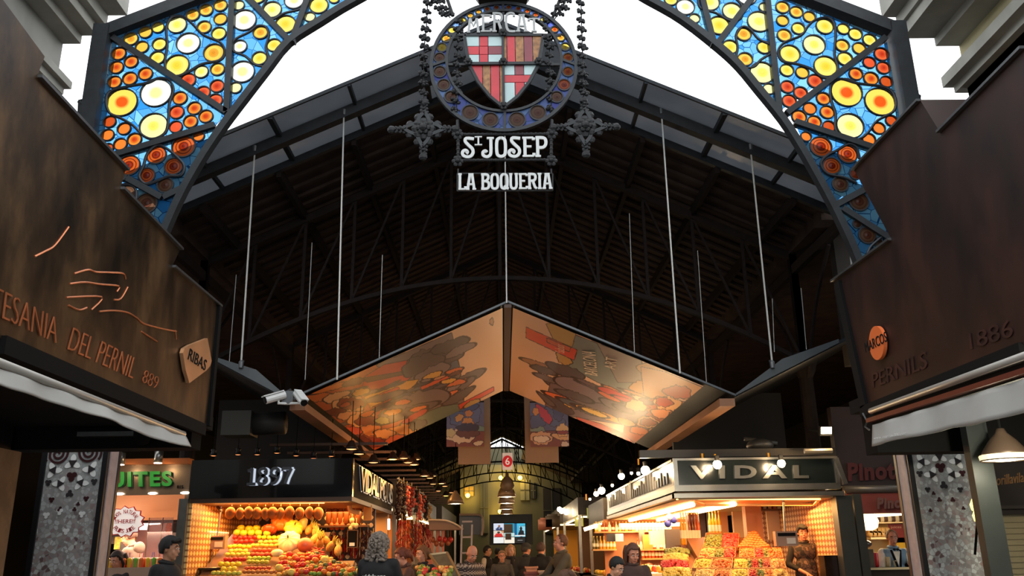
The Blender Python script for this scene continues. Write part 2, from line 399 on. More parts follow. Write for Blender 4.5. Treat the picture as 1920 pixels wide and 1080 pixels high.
for side in (paneL, paneR):
    for pl in side:
        poly = [(q.x, q.z) for q in (at(x, y, YG) for x, y in pl)]
        cs = [c for c in roundels if inside((c[0], c[1]), poly) or any(math.hypot(c[0]-a, c[1]-b) < c[2] for a, b in poly) or
              any(inside((c[0]+c[2]*math.cos(t), c[1]+c[2]*math.sin(t)), poly) for t in (0, .8, 1.6, 2.4, 3.1, 3.9, 4.7, 5.5))]
        panes.append((pane(poly, cs, 'stained_glass_panel', BLUE, arch, YG), poly, cs))
# central pane over the crest, above the top of the frame
top = [at(760,-110,YG), at(945,-215,YG), at(1130,-100,YG)]; low = [at(1216,0,YG), at(1100,-60,YG), at(945,-90,YG), at(790,-60,YG), at(668,0,YG)]
pane([(q.x, q.z) for q in top+low], [], 'stained_glass_panel', BLUE, arch, YG)
def roundel(cx, cz, r, k, Y, parent, name='glass_roundel', n=28, mb=None):
    vs, fs, mi = [], [], []
    prof = [(0, -.018), (r*.25, -.012), (r*.9, -.004), (r, 0)]
    for i, (rr, dy) in enumerate(prof):
        for j in range(n): vs.append((cx+rr*math.cos(2*PI*j/n), Y+dy, cz+rr*math.sin(2*PI*j/n)))
    for i in range(len(prof)-1):
        for j in range(n): fs.append((i*n+j, i*n+(j+1) % n, (i+1)*n+(j+1) % n, (i+1)*n+j)); mi.append(0)
    t = .007
    b = len(vs)
    for rr, dy in ((r-t, -.016), (r+t, -.016), (r+t, .012), (r-t, .012)):
        for j in range(n): vs.append((cx+rr*math.cos(2*PI*j/n), Y+dy, cz+rr*math.sin(2*PI*j/n)))
    for i in range(4):
        for j in range(n):
            i2 = (i+1) % 4; fs.append((b+i*n+j, b+i*n+(j+1) % n, b+i2*n+(j+1) % n, b+i2*n+j)); mi.append(1)
    if mb is not None: mb.append((vs, fs, mi, k)); return
    m = MB(); m.v, m.f = vs, fs; o = m.build(name, RM[k], parent); o.data.materials.append(LEAD)
    o.data.polygons.foreach_set('material_index', mi); return o
srt = sorted(range(len(roundels)), key=lambda i: -roundels[i][2]); big = set(srt[:98])
used = set(); rest = []
for po, poly, cs in panes:
    for c in cs:
        i = roundels.index(c)
        if i in used or not inside((c[0], c[1]), poly): continue
        used.add(i)
        if i in big: roundel(*c, YG, po)
        else: rest.append(c)
for c in roundels:
    if roundels.index(c) not in used: rest.append(c)
acc = []
for c in rest: roundel(*c, YG, None, n=20, mb=acc)
m = MB(); mi = []; ks = sorted({a[3] for a in acc})
for vs, fs, mm, k in acc: m.add(vs, fs); mi += [0 if x else 1+ks.index(k) for x in mm]
o = m.build('small_glass_roundel', LEAD, arch); 
for k in ks: 
    # small ones share one plain colour per kind
    cc = {'o': (240,125,45), 'r': (226,88,48), 'z': (244,190,70), 'y': (250,222,100), 'V': (252,244,170), 'd': (200,80,30), 'b': (125,85,65), 'W': (255,253,230), 'Y': (250,210,90)}[k]
    o.data.materials.append(glassmix('small_glass_'+{'o':'orange','r':'red','z':'amber','y':'yellow','V':'cream','d':'dark','b':'brown','W':'pale','Y':'gold'}[k], lambda nt, N, L, cc=cc: lin(cc), see=.86))
o.data.polygons.foreach_set('material_index', mi); tag(o, kind='stuff')
# iron frame
def strut(p, q, w=.07, name='strut', d=.10): return MB().beam(p, q, d, w, up=None if False else (V(q)-V(p)).cross(V((0,1,0)))).build(name, IRON, arch)
innerL = [(668,0),(600,41),(541,80),(500,131),(459,184),(418,238),(378,298),(345,356),(316,418),(292,480),(272,545),(255,620),(240,720),(232,800)]
innerR = [(1216,0),(1280,37),(1347,89),(1385,124),(1420,166),(1467,224),(1500,275),(1529,326),(1565,393),(1600,468),(1626,540),(1648,620),(1668,720),(1678,800)]
def catm(pts, k=4):
    out = []
    for i in range(len(pts)-1):
        p0, p1, p2, p3 = pts[max(i-1,0)], pts[i], pts[i+1], pts[min(i+2,len(pts)-1)]
        for j in range(k):
            t = j/k; out.append(.5*((2*p1)+(-p0+p2)*t+(2*p0-5*p1+4*p2-p3)*t*t+(-p0+3*p1-3*p2+p3)*t**3))
    return out+[pts[-1]]
iw = [at(x, y, YG) for x, y in reversed(innerL)] + [at(790,-60,YG), at(945,-90,YG), at(1100,-60,YG)] + [at(x, y, YG) for x, y in innerR]
iw = catm(iw, 3)
def ribband(pts, w, y0, y1, up):
    vs, fs = [], []
    for i, p in enumerate(pts):
        d = (pts[min(i+1, len(pts)-1)]-pts[max(i-1, 0)]).normalized(); nrm = V((-d.z, 0, d.x))
        for s, y in ((-1,y0),(1,y0),(1,y1),(-1,y1)): vs.append(V((p.x, y, p.z))+nrm*s*w/2)
    for i in range(len(pts)-1):
        for j in range(4): fs.append((i*4+j, i*4+(j+1) % 4, (i+1)*4+(j+1) % 4, (i+1)*4+j))
    fs += [(0,1,2,3), tuple((len(pts)-1)*4+k for k in (3,2,1,0))]; return vs, fs
MB().add(*ribband(iw, .08, YG-.055, YG+.055, 1)).build('arch_rib', IRON, arch)
CL, CR, CT = at(197,66,YG), at(1678,60,YG), at(945,-222,YG)
strut(CL, CT, .15, "top_beam", .2); strut(CT, CR, .15, "top_beam", .2)
for c, sx in ((CL, 1), (CR, -1)):
    MB().bb((c.x-.09, YG-.13, 3.85), (c.x+.09, YG+.13, c.z+.08)).build('upright', IRON, arch)
for l in ([(213,72),(426,212)], [(437,-14),(426,212)], [(452,-16),(545,80)], [(600,-60),(548,80)], [(178,304),(404,236)], [(165,318),(240,336),(305,372)], [(308,372),(345,354)],
          [(1659,72),(1474,214)], [(1436,-14),(1460,210)], [(1420,-16),(1343,86)], [(1300,-62),(1338,86)], [(1700,300),(1489,230)], [(1562,388),(1640,346),(1712,336)], [(1578,392),(1665,448)], [(900,-200),(790,-60)], [(990,-200),(1100,-60)], [(760,-120),(668,0)], [(1130,-110),(1216,0)]):
    for a, b in zip(l, l[1:]): strut(at(*a, YG), at(*b, YG))
LOOPS = [([(118,442),(200,418),(300,400),(350,378),(400,385),(425,430),(405,500),(400,580),(385,640),(330,670),(280,655),(230,605),(170,570),(120,548),(100,495)], z2, 1),
 ([(410,90),(390,140),(395,220),(383,300),(395,350),(440,368),(500,345),(560,310),(650,290),(672,250),(650,205),(570,170),(520,120),(480,85),(440,77)], z2, 1),
 ([(708,215),(730,185),(790,155),(830,125),(870,130),(885,170),(870,230),(885,280),(870,318),(820,312),(770,270),(720,250)], z2, 1),
 ([(880,-10),(855,40),(870,85),(910,92),(960,64),(1040,42),(1060,0)], z2, 0),
 ([(345,700),(300,740),(280,800),(260,850),(290,887),(340,875),(400,850),(460,845),(476,800),(440,755),(390,715)], z2, 1),
 ([(165,895),(210,888),(245,920),(240,1000)], z2, 0),
 ([(850,333),(920,352),(1040,370),(1077,415),(1070,470),(1000,510),(960,562),(920,588),(860,588),(825,545),(825,480),(808,430),(803,380),(812,348)], z4, 1),
 ([(740,85),(790,74),(820,100),(825,160),(820,230),(836,290),(812,328),(770,326),(720,290),(660,270),(600,257),(583,215),(610,180),(680,150),(710,110)], z4, 1),
 ([(405,150),(432,113),(465,125),(500,165),(550,190),(557,220),(510,252),(480,282),(430,284),(405,252),(412,200)], z4, 1),
 ([(245,-10),(255,35),(320,55),(380,88),(425,78),(432,30),(405,-5)], z4, 0),
 ([(925,670),(915,625),(880,608),(830,635),(790,655),(762,690),(790,732),(860,748),(915,772)], z4, 0),
 ([(960,1070),(975,1040),(1020,1000)], z4, 0)]
for pts, zf, cl in LOOPS:
    P = [at(x, y, YG-.02) for x, y in zf(pts)]
    if cl:
        k = len(P); P = catm(P[-2:]+P+P[:3], 4)[8:-8]; 
    else: P = catm(P, 4)
    MB().tube(P, .017, 6, cap=not cl).build('scroll_bar', LEAD, arch)
# side brackets seen against the sky
for l in ([(175,186),(152,190),(150,232),(166,240)], [(150,190),(168,215),(160,240)]):
    MB().tube([at(x, y, YG) for x, y in l], .035, 6).build('side_bracket', IRON, arch)
for l in ([(1695,168),(1712,176),(1722,180),(1720,205)], [(1712,178),(1705,200)]):
    MB().tube([at(x, y, YG) for x, y in l], .03, 6).build('side_bracket', IRON, arch)

# ---------------------------------------------------------------- mosaic pillars
def mosaic(name):
    m, nt, b = newmat(name); N = nt.nodes.new; L = nt.links.new
    tc = N('ShaderNodeTexCoord'); v = N('ShaderNodeTexVoronoi'); v.inputs['Scale'].default_value = 26; L(tc.outputs['Object'], v.inputs['Vector'])
    e = N('ShaderNodeTexVoronoi'); e.feature = 'DISTANCE_TO_EDGE'; e.inputs['Scale'].default_value = 26; L(tc.outputs['Object'], e.inputs['Vector'])
    sp = N('ShaderNodeSeparateColor'); L(v.outputs['Color'], sp.inputs[0]); cr = N('ShaderNodeValToRGB'); cr.color_ramp.interpolation = 'CONSTANT'
    el = cr.color_ramp.elements; el[0].color = lin((184,186,184)); el[1].position = .45; el[1].color = lin((206,210,208))
    for p, c in ((.2, (152,146,144)), (.65, (172,158,154)), (.8, (156,130,128)), (.9, (214,216,212)), (.96, (116,92,92))): k = el.new(p); k.color = lin(c)
    L(sp.outputs[0], cr.inputs[0]); cr2 = N('ShaderNodeValToRGB'); cr2.color_ramp.interpolation = 'CONSTANT'; el = cr2.color_ramp.elements
    el[0].color = lin((166,173,172)); el[1].position = .5; el[1].color = lin((176,182,181)); k = el.new(.25); k.color = lin((158,165,164)); k = el.new(.92); k.color = lin((162,166,165))
    L(sp.outputs[0], cr2.inputs[0])
    sx = N('ShaderNodeSeparateXYZ'); L(tc.outputs['Object'], sx.inputs[0])
    no = N('ShaderNodeTexNoise'); no.inputs['Scale'].default_value = 5; L(tc.outputs['Object'], no.inputs['Vector'])
    ma = N('ShaderNodeMath'); ma.operation = 'MULTIPLY_ADD'; ma.inputs[1].default_value = .9; L(no.outputs['Fac'], ma.inputs[0]); L(sx.outputs['Z'], ma.inputs[2])
    mr = N('ShaderNodeMapRange'); mr.inputs[1].default_value = 2.35; mr.inputs[2].default_value = 2.95; L(ma.outputs[0], mr.inputs[0])
    mx = N('ShaderNodeMix'); mx.data_type = 'RGBA'; L(mr.outputs[0], mx.inputs[0]); L(cr.outputs[0], mx.inputs[6]); L(cr2.outputs[0], mx.inputs[7])
    g = N('ShaderNodeMath'); g.operation = 'LESS_THAN'; g.inputs[1].default_value = .06; L(e.outputs['Distance'], g.inputs[0])
    m2 = N('ShaderNodeMix'); m2.data_type = 'RGBA'; L(g.outputs[0], m2.inputs[0]); L(mx.outputs[2], m2.inputs[6]); m2.inputs[7].default_value = lin((160,158,156))
    L(m2.outputs[2], b.inputs['Base Color']); b.inputs['Roughness'].default_value = .35; return m
MOS = mosaic('broken_tile_mosaic'); TW = M('white_tile', (250,252,250), .3); TD = M('dark_tile', (62,58,60), .35, var=.3, scale=60); TR = M('dark_red_tile', (66,34,38), .35); TP = M('pink_side_stone', (178,160,158), .5, var=.15, scale=14)
DKF = M('pillar_black_edge', (24,24,28), .4)
def pillar(pts, side, label):
    # pts: mosaic face top-left, top-right, bottom-left, bottom-right (photo)
    tl, tr, bl, br = [at(x, y, YG-.3) for x, y in pts]; x0, x1 = (tl.x+bl.x)/2, (tr.x+br.x)/2
    yf = YG-.3; root = empty('mosaic_pillar', ((x0+x1)/2, yf+.3, 0), label, 'pillar')
    MB().bb((x0, yf, 0), (x1, yf+.24, 3.9)).build('mosaic_face', MOS, root)
    e = .05; MB().bb((x0-e, yf-.02, 0), (x0, yf+.03, 3.9)).bb((x1, yf-.02, 0), (x1+e, yf+.03, 3.9)).build('black_edge', DKF, root)
    # reveal facing the passage
    xs = x1+e if side < 0 else x0-e; s = 1 if side < 0 else -1
    MB().bb((xs-s*.03, yf+.03, 0), (xs+s*.012, yf+.2, 3.9)).build('side_reveal', TP, root)
    MB().bb((xs-s*.03, yf+.2, 0), (xs+s*.02, yf+.25, 3.9)).build('back_rail', DKF, root)
    xm = (x0+x1)/2; wd = (x1-x0)
    def P(a, z): return V((x0+wd*a, yf, z))
    return root, P, x0, x1, yf
def trefoil(root, P, a, z, rot, s=.075, yf=0):
    o = P(a, z); m = MB()
    for k in range(3):
        t = rot+k*2*PI/3; d = V((math.sin(t), 0, math.cos(t))); c = o+d*s*.95; q = V((d.z, 0, -d.x))
        pts = []
        for i in range(12):
            u = 2*PI*i/12; rr = s*.62; w = 1-.35*(-math.cos(u))*.6
            pts.append(c + d*math.cos(u)*rr*1.05 + q*math.sin(u)*rr*(.78+.25*(-math.cos(u)))+V((0,-.001,0)))
        m.prism(pts, (0,-.006,0))
    f = m.build('white_petals', TW, root)
    t3 = [o+V((math.sin(rot+PI/3+k*2*PI/3), 0, math.cos(rot+PI/3+k*2*PI/3)))*s*.9+V((0,-.009,0)) for k in range(3)]
    MB().prism(t3, (0,-.004,0)).build('dark_triangle', TD, root)
def chip(root, P, a, z, rot, s, mat, nm='dark_trefoil'):
    o = P(a, z); m = MB()
    for k in range(3):
        t = rot+k*2*PI/3; d = V((math.sin(t), 0, math.cos(t))); c = o+d*s*.5
        m.prism([c+V((math.cos(u)*s*.5, -.001-.001*k, math.sin(u)*s*.5)) for u in [2*PI*i/8 for i in range(8)]], (0,-.006,0))
    m.build(nm, mat, root)
def spiral(root, P, a, z, s=.14, cw=1):
    o = P(a, z); pts = []
    for i in range(70):
        t = i/69*2*PI*2.6; r = s*(.1+.9*i/69); pts.append(o+V((cw*r*math.cos(t), -.004, r*math.sin(t))))
    vs, fs = ribband(pts, s*.17, o.y-.010, o.y-.001, 1); MB().add(vs, fs).build('spiral', TR, root)
PL = [(88,847),(193,846),(60,1078),(169,1079)]; PR = [(1709,852),(1808,850),(1741,1080),(1845,1064)]
pl, P, x0, x1, yf = pillar(PL, -1, 'grey mosaic pillar with two dark red spirals and white flowers, left of the gate')
def zat(x, y): return at(x, y, yf).z
a_of = lambda px, py: (at(px, py, yf).x-x0)/(x1-x0)
for (px, py, cw) in ((109,851,1),(168,848,-1)): spiral(pl, P, a_of(px,py), zat(px,py), .125, cw)
for px, py, rot in ((137,868,0),(101,882,-.5),(171,880,.5),(113,907,.5),(152,905,-.4)): trefoil(pl, P, a_of(px,py), zat(px,py), rot, .05 if py > 890 else .054)
for px, py, rot, s, mt in ((135,893,PI,.055,TR),(91,905,PI,.035,TD),(177,903,PI,.035,TD),(131,926,0,.04,TD),(97,937,PI,.03,TR),(162,935,PI,.03,TR),(113,955,0,.028,TR),(147,945,0,.02,TR),(140,955,0,.022,TR)): chip(pl, P, a_of(px,py), zat(px,py), rot, s, mt)
for px, py, in ((113,953),(125,990),(88,960),(155,958)): chip(pl, P, a_of(px,py), zat(px,py)-.03, PI, .035, TW, 'white_trefoil')
pr, P, x0, x1, yf = pillar(PR, 1, 'grey mosaic pillar with white three-petalled flowers, right of the gate')
for px, py, rot in ((1760,856,PI+PI),(1728,866,-.4),(1794,865,.5),(1747,890,.5),(1785,890,-.5)): trefoil(pr, P, a_of(px,py), zat(px,py), rot, .052)
for px, py, rot, s, mt in ((1763,876,PI,.055,TR),(1724,888,PI,.035,TD),(1804,887,PI,.035,TR),(1769,910,0,.042,TD),(1739,918,PI,.03,TD),(1800,918,PI,.03,TD),(1750,925,0,.02,TR),(1761,937,0,.026,TR),(1786,937,0,.026,TR),(1744,957,0,.02,TR),(1806,953,0,.02,TR)): chip(pr, P, a_of(px,py), zat(px,py), rot, s, mt)

# ---------------------------------------------------------------- letters cut from sheet for the crest
def gl(ch):
    G = {'M': (.62, [[(.02,0),(.16,0)],[(.09,0),(.16,1)],[(.16,1),(.31,.45),(.46,1)],[(.46,1),(.53,0)],[(.46,0),(.60,0)]]),
     'E': (.50, [[(.12,0),(.12,1)],[(.02,.96),(.46,.96)],[(.12,.52),(.38,.52)],[(.02,.04),(.47,.04)],[(.46,.96),(.46,.84)],[(.47,.04),(.47,.18)]]),
     'R': (.54, [[(.12,0),(.12,1)],[(.04,.96),(.34,.95),(.44,.85),(.44,.66),(.34,.53),(.16,.52)],[(.30,.52),(.42,.1),(.52,.03)],[(.02,.03),(.22,.03)]]),
     'C': (.52, [[(.45,.78),(.44,.93),(.30,.97),(.15,.90),(.10,.7),(.11,.3),(.2,.06),(.36,.02),(.50,.03)]]),
     'A': (.56, [[(.10,0),(.22,.96)],[(.46,0),(.34,.96)],[(.14,.96),(.42,.96)],[(.14,.33),(.42,.33)],[(0,.03),(.2,.03)],[(.36,.03),(.56,.03)]]),
     'T': (.52, [[(.26,0),(.26,.96)],[(.03,.95),(.49,.95)],[(.03,.95),(.03,.80)],[(.49,.95),(.49,.80)],[(.14,.03),(.38,.03)]]),
     'S': (.56, [[(.50,.93),(.2,.96),(.16,.8),(.3,.6),(.44,.42),(.46,.22),(.36,.05),(.2,.03),(.07,.12),(.06,.28),(.16,.36),(.25,.28),(.2,.2)]]),
     'J': (.50, [[(.36,.96),(.36,.25),(.30,.07),(.18,.02),(.06,.1),(.05,.25),(.14,.32),(.2,.25)],[(.2,.96),(.48,.96)]]),
     'O': (.52, [[(.26,.97),(.13,.9),(.09,.7),(.09,.3),(.13,.1),(.26,.03),(.39,.1),(.43,.3),(.43,.7),(.39,.9),(.26,.97)]]),
     'Q': (.52, [[(.26,.97),(.13,.9),(.09,.7),(.09,.3),(.13,.1),(.26,.03),(.39,.1),(.43,.3),(.43,.7),(.39,.9),(.26,.97)],[(.26,.22),(.36,.1),(.5,.02)]]),
     'P': (.50, [[(.12,0),(.12,1)],[(.04,.96),(.34,.95),(.44,.84),(.44,.62),(.34,.47),(.16,.46)],[(.02,.03),(.24,.03)]]),
     'L': (.44, [[(.12,0),(.12,1)],[(.02,.97),(.22,.97)],[(.04,.04),(.42,.04)],[(.42,.04),(.42,.2)]]),
     'B': (.52, [[(.12,0),(.12,1)],[(.03,.96),(.33,.95),(.42,.86),(.41,.68),(.3,.54),(.14,.53)],[(.3,.53),(.44,.42),(.45,.18),(.34,.04),(.03,.04)]]),
     'U': (.52, [[(.11,.97),(.10,.3),(.15,.08),(.26,.03),(.37,.08),(.42,.3),(.41,.97)],[(.02,.97),(.2,.97)],[(.32,.97),(.5,.97)]]),
     'I': (.28, [[(.14,0),(.14,1)],[(.03,.97),(.25,.97)],[(.03,.03),(.25,.03)]])}
    return G[ch]
def draw_letters(word, bl, tr, Y, th, name, mat, parent, t=.115, tops=None, dep=.02):
    x0, z0, x1, z1 = bl[0], bl[1], tr[0], tr[1]; W = sum(gl(c)[0] for c in word); sx = (x1-x0)/W; h = z1-z0; cx = 0; n = len(word)
    for i, c in enumerate(word):
        w_, st = gl(c); hh = h*(tops[i] if tops else 1); m = MB()
        for k, s in enumerate(st):
            hor = abs(s[0][1]-s[-1][1]) < .02 and len(s) == 2
            pts = [V((x0+(cx+x)*sx, Y, z0+y*hh)) for x, y in s]
            if len(pts) > 3: pts = catm(pts, 3)
            vs, fs = ribband(pts, (t*.55 if hor else t)*h*(.9 if not hor else 1.1), Y-dep-.0006*k, Y+.0006*k, 1); m.add(vs, fs)
        m.build(name, mat, parent); cx += w_
# ---------------------------------------------------------------- crest
YC = YG-.12
def z3(x, y): return at(700+x/2.842, y/2.842, YC)
cc = (z3(300,345)+z3(1088,345))/2; RO = (z3(1088,345)-z3(300,345)).x/2; RI = (z3(1010,345)-z3(385,345)).x/2
topz, botz = z3(694,20).z, z3(694,700).z; cc.z = (topz+botz)/2; cc.y = YC
crest = empty('market_crest', (cc.x, YC, botz), 'round iron crest with stained glass ring, red and white shield and grey letters', 'crest')
MB().ring(cc, RO-.04, RO, -.03, .03, 64).build('outer_ring', IRON, crest)
ci = V((z3(697,345).x, YC, (z3(697,58).z+z3(697,598).z)/2)); RI = (z3(697,58).z-z3(697,598).z)/2+.01
MB().ring(ci, RI-.03, RI, -.03, .03, 64).build('inner_ring', IRON, crest)
rs = []; Rm = (RO-.04+RI)/2; rr0 = (RO-.04-RI)/2
kinds = {}
for px, py, r, k in ((410,157,22,'y'),(381,204,24,'z'),(358,253,27,'y'),(341,308,28,'b'),(345,385,33,'b'),(370,456,33,'b'),(405,523,33,'b'),(511,607,42,'b'),(623,645,40,'b'),(768,650,42,'b'),(880,607,42,'b'),(985,523,32,'b'),(1022,456,32,'d'),(1046,385,27,'o'),(1042,308,27,'o'),(1026,250,26,'y'),(1003,201,25,'z'),(973,155,20,'o'),(912,100,17,'y'),(871,73,17,'o'),(824,55,17,'o'),(775,41,17,'o'),(722,37,16,'o'),(655,37,16,'o'),(604,44,18,'o'),(557,57,18,'z'),(512,78,20,'z'),(468,102,20,'y')):
    p = z3(px, py); q = z3(px+r, py); d = V((p.x-ci.x, p.z-ci.z)); d.normalize(); e_ = V((ci.x-cc.x, ci.z-cc.z)); bq = d.dot(e_); to = -bq+math.sqrt(bq*bq-e_.dot(e_)+(RO-.04)**2); mid = (to+RI)/2; rad = min((q.x-p.x)*1.05, (to-RI)/2*.95); rs.append((ci.x+d.x*mid, ci.z+d.y*mid, rad, k))
N_ = 64
for q0 in range(4):
    a0, a1 = q0*PI/2, (q0+1)*PI/2; ro, ri = RO-.04, RI-.01
    poly = [(cc.x+ro*math.cos(a0+(a1-a0)*i/16), cc.z+ro*math.sin(a0+(a1-a0)*i/16)) for i in range(17)] + [(ci.x+ri*math.cos(a1-(a1-a0)*i/16), ci.z+ri*math.sin(a1-(a1-a0)*i/16)) for i in range(17)]
    cs = [c for c in rs if inside((c[0], c[1]), poly)]; po = pane(poly, cs, 'ring_glass', BLUE2, crest, YC)
    for c in cs: roundel(*c, YC, po)
for a in range(4):
    t = a*PI/2; d = V((math.cos(t), 0, math.sin(t))); MB().beam(ci+d*RI*.98, cc+d*(RO-.02), .05, .03, up=(d.z,0,-d.x)).build('ring_divider', IRON, crest)
# shield
SR = M('shield_red_glass', (196,44,58), .35, var=.2, scale=5); SD = M('shield_dark_red_glass', (132,52,66), .35, var=.2, scale=5); SW = M('shield_white_glass', (176,202,204), .35, var=.1, scale=6); SG = M('shield_gold_glass', (168,118,66), .35, var=.35, scale=16, col2=(120,78,40))
sh = [(485,190),(905,190),(880,345),(830,440),(765,520),(694,575),(625,520),(560,440),(510,345)]
SP = [z3(*p) for p in sh]
outl = [(q.x, q.z) for q in SP]
def clip_rect(poly, x0, x1, z0, z1):
    def cl(P, f, g):
        out = []
        for i in range(len(P)):
            a, b = P[i], P[(i+1) % len(P)]
            if f(a): out.append(a)
            if f(a) != f(b): out.append(g(a, b))
        return out
    P = poly
    for ax, v, s in ((0,x0,1),(0,x1,-1),(1,z0,1),(1,z1,-1)):
        if not P: return P
        f = lambda p: (p[ax]-v)*s >= 0
        def g(a, b):
            t = (v-a[ax])/(b[ax]-a[ax]); return (a[0]+(b[0]-a[0])*t, a[1]+(b[1]-a[1])*t)
        P = cl(P, f, g)
    return P
def q3(x, y): p = z3(x, y); return p.x, p.z
xm = q3(692,345)[0]; zm = q3(692,345)[1]; zt = outl[0][1]; zb = min(p[1] for p in outl); xl, xr = outl[0][0], outl[1][0]
def field(cells, nm):
    for x0, x1, z0, z1, m in cells:
        P = clip_rect(outl, x0+.004, x1-.004, z0+.004, z1-.004)
        if len(P) > 2: MB().prism([(a, YC-.01, b) for a, b in P], (0,.02,0)).build(nm, m, crest)
X = lambda px: q3(px,300)[0]; Z = lambda py: q3(690,py)[1]
field([(xl,X(565),Z(248),zt,SW),(X(565),X(612),Z(248),zt,SR),(X(612),xm,Z(248),zt,SW),(xl,X(565),Z(292),Z(248),SR),(X(565),X(612),Z(292),Z(248),SR),(X(612),xm,Z(292),Z(248),SD),(xl,X(565),zm,Z(292),SW),(X(565),X(612),zm,Z(292),SR),(X(612),xm,zm,Z(292),SW)], 'shield_pane')
field([(xm,X(712),zm,zt,SG),(X(712),X(757),zm,zt,SR),(X(757),X(803),zm,zt,SG),(X(803),X(850),zm,zt,SD),(X(850),xr,zm,zt,SG)], 'shield_pane')
field([(xl,X(582),zb,zm,SR),(X(582),X(624),zb,zm,SG),(X(624),X(672),zb,zm,SR),(X(672),xm,zb,zm,SG)], 'shield_pane')
field([(xm,X(752),Z(403),zm,SW),(X(752),X(800),Z(403),zm,SD),(X(800),xr,Z(403),zm,SW),(xm,xr,Z(442),Z(403),SR),(xm,X(752),zb,Z(442),SW),(X(752),X(802),zb,Z(442),SR),(X(802),xr,zb,Z(442),SW)], 'shield_pane')
for a, b in zip(SP, SP[1:]+SP[:1]): MB().beam(a, b, .05, .035, up=(b-a).cross(V((0,1,0)))).build('shield_frame', IRON, crest)
MB().beam((xm,YC,zt),(xm,YC,zb),.08,.03,up=(1,0,0)).beam((X(505),YC,zm),(X(880),YC,zm),.08,.035,up=(0,0,1)).build('shield_cross_bar', IRON, crest)
for p, q in (((485,188),(395,188)),((905,188),(1000,188)),((510,345),(390,345)),((880,345),(1005,345)),((692,190),(692,50)),((694,575),(694,600))):
    MB().beam(z3(*p), z3(*q), .03, .03).build('stay_bar', IRON, crest)
def rosette(mb, c, r, n=6):
    c = V(c); mb.ell(c+V((0,-r*.35,0)), (r*.35, r*.3, r*.35), 8, 5)
    for k in range(n):
        t = 2*PI*k/n; mb.ell(c+V((math.cos(t)*r*.6, -r*.1, math.sin(t)*r*.6)), (r*.38, r*.22, r*.38), 7, 4)
for p in ((505,340),(880,337),(690,185),(692,340),(694,575)):
    m = MB(); rosette(m, z3(*p)+V((0,-.05,0)), .055); m.build('rosette', IRON2, crest)
bl, tr = q3(497,180), q3(885,75)
draw_letters('MERCAT', bl, (tr[0], q3(690,76)[1]), YC-.02, 0, 'letter', M('crest_letter_grey', (158,162,163), .5), crest, tops=[.70,.90,1,1,.90,.70], t=.12)
# crown boss above the ring
MB().lathe([(0,-.02),(.30,.0),(.36,.1),(.30,.26),(.12,.36),(0,.4)], 20, z3(690,2)).build('crown_boss', IRON2, crest)

# hanging name signs under the crest
def bar_tw(name, a, b, parent, r=.016):
    a, b = V(a), V(b); n = max(3, int((b-a).length/.05)); m = MB().tube([a, b], r, 8)
    for i in range(n): m.ell(a+(b-a)*((i+.5)/n), (r*1.5, r*1.5, r*1.2), 6, 4)
    return m.build(name, IRON2, parent)
sg = empty('name_sign', z3(698,850), 'upper hanging openwork sign with curled pale letters framed by twisted iron bars', 'sign')
bar_tw('twisted_bar', z3(452,717), z3(948,714), sg); bar_tw('twisted_bar', z3(452,855), z3(948,852), sg); bar_tw('twisted_bar', z3(452,717), z3(452,855), sg); bar_tw('twisted_bar', z3(948,714), z3(948,852), sg)
for p in ((450,717),(950,714),(450,860),(948,858)):
    m = MB(); rosette(m, z3(*p), .075); m.build('rosette', IRON2, sg)
for p, q in (((450,640),(450,717)),((950,638),(950,714))): MB().tube([z3(*p), z3(*q)], .02, 6).build('hanger', IRON2, sg)
a, b = q3(468,842), q3(925,732)
draw_letters('S', a, (q3(545,842)[0], b[1]), YC, 0, 'letter', LETTER, sg, t=.16)
draw_letters('JOSEP', (q3(578,842)[0], a[1]), b, YC, 0, 'letter', LETTER, sg, t=.16)
draw_letters('I', q3(535,776), (q3(585,776)[0], q3(690,730)[1]), YC, 0, 'small_letter', LETTER, sg, t=.2)
lb = empty('name_sign', z3(698,1020), 'lowest hanging sign, a row of pale letters on a thin iron frame', 'sign')
for p, q in (((448,925),(955,925)),((448,1018),(955,1016)),((448,925),(448,1018)),((955,925),(955,1016)),((452,900),(452,925)),((948,900),(948,925))): MB().tube([z3(*p), z3(*q)], .009, 6).build('frame_bar', IRON2, lb)
draw_letters('LA', q3(450,1016), q3(548,930), YC-.01, 0, 'letter', LETTER, lb, t=.17)
draw_letters('BOQUERIA', q3(572,1014), q3(952,928), YC-.01, 0, 'letter', LETTER, lb, t=.17)

# garlands of cast flowers
def garland(pts, label, r=.070, dbl=False):
    P = [z3(*p) for p in pts]; tot = sum((b-a).length for a, b in zip(P, P[1:])); m = MB(); s = 0; step = r*1.75
    pos = []; acc_ = 0; nxt = 0
    for a, b in zip(P, P[1:]):
        L_ = (b-a).length
        while nxt <= acc_+L_: pos.append(a+(b-a)*((nxt-acc_)/L_)); nxt += step
        acc_ += L_
    m.tube(P, .008, 5)
    for i, p in enumerate(pos):
        rr = r*random.uniform(.85, 1.1); off = V((random.uniform(-.01,.01), 0, 0))
        for q in ([V((-.04,0,0)), V((.04,.02,.02))] if dbl else [V((0,0,0))]):
            c = p+off+q
            for k in range(5):
                t = 2*PI*k/5+i*.6; m.ell(c+V((math.cos(t)*rr*.62, math.sin(t+1)*rr*.4, math.sin(t)*rr*.5)), (rr*.42, rr*.42, rr*.30), 6, 4, rot=(random.random(), random.random(), t))
            m.ell(c, (rr*.45, rr*.5, rr*.4), 6, 4)
    return tag(m.build('flower_garland', IRON2, None), label, 'garland', 'cast iron flower garlands')
garland([(292,-30),(282,150),(270,260),(268,400),(270,560)], 'black garland of cast flowers hanging at the far left of the crest')
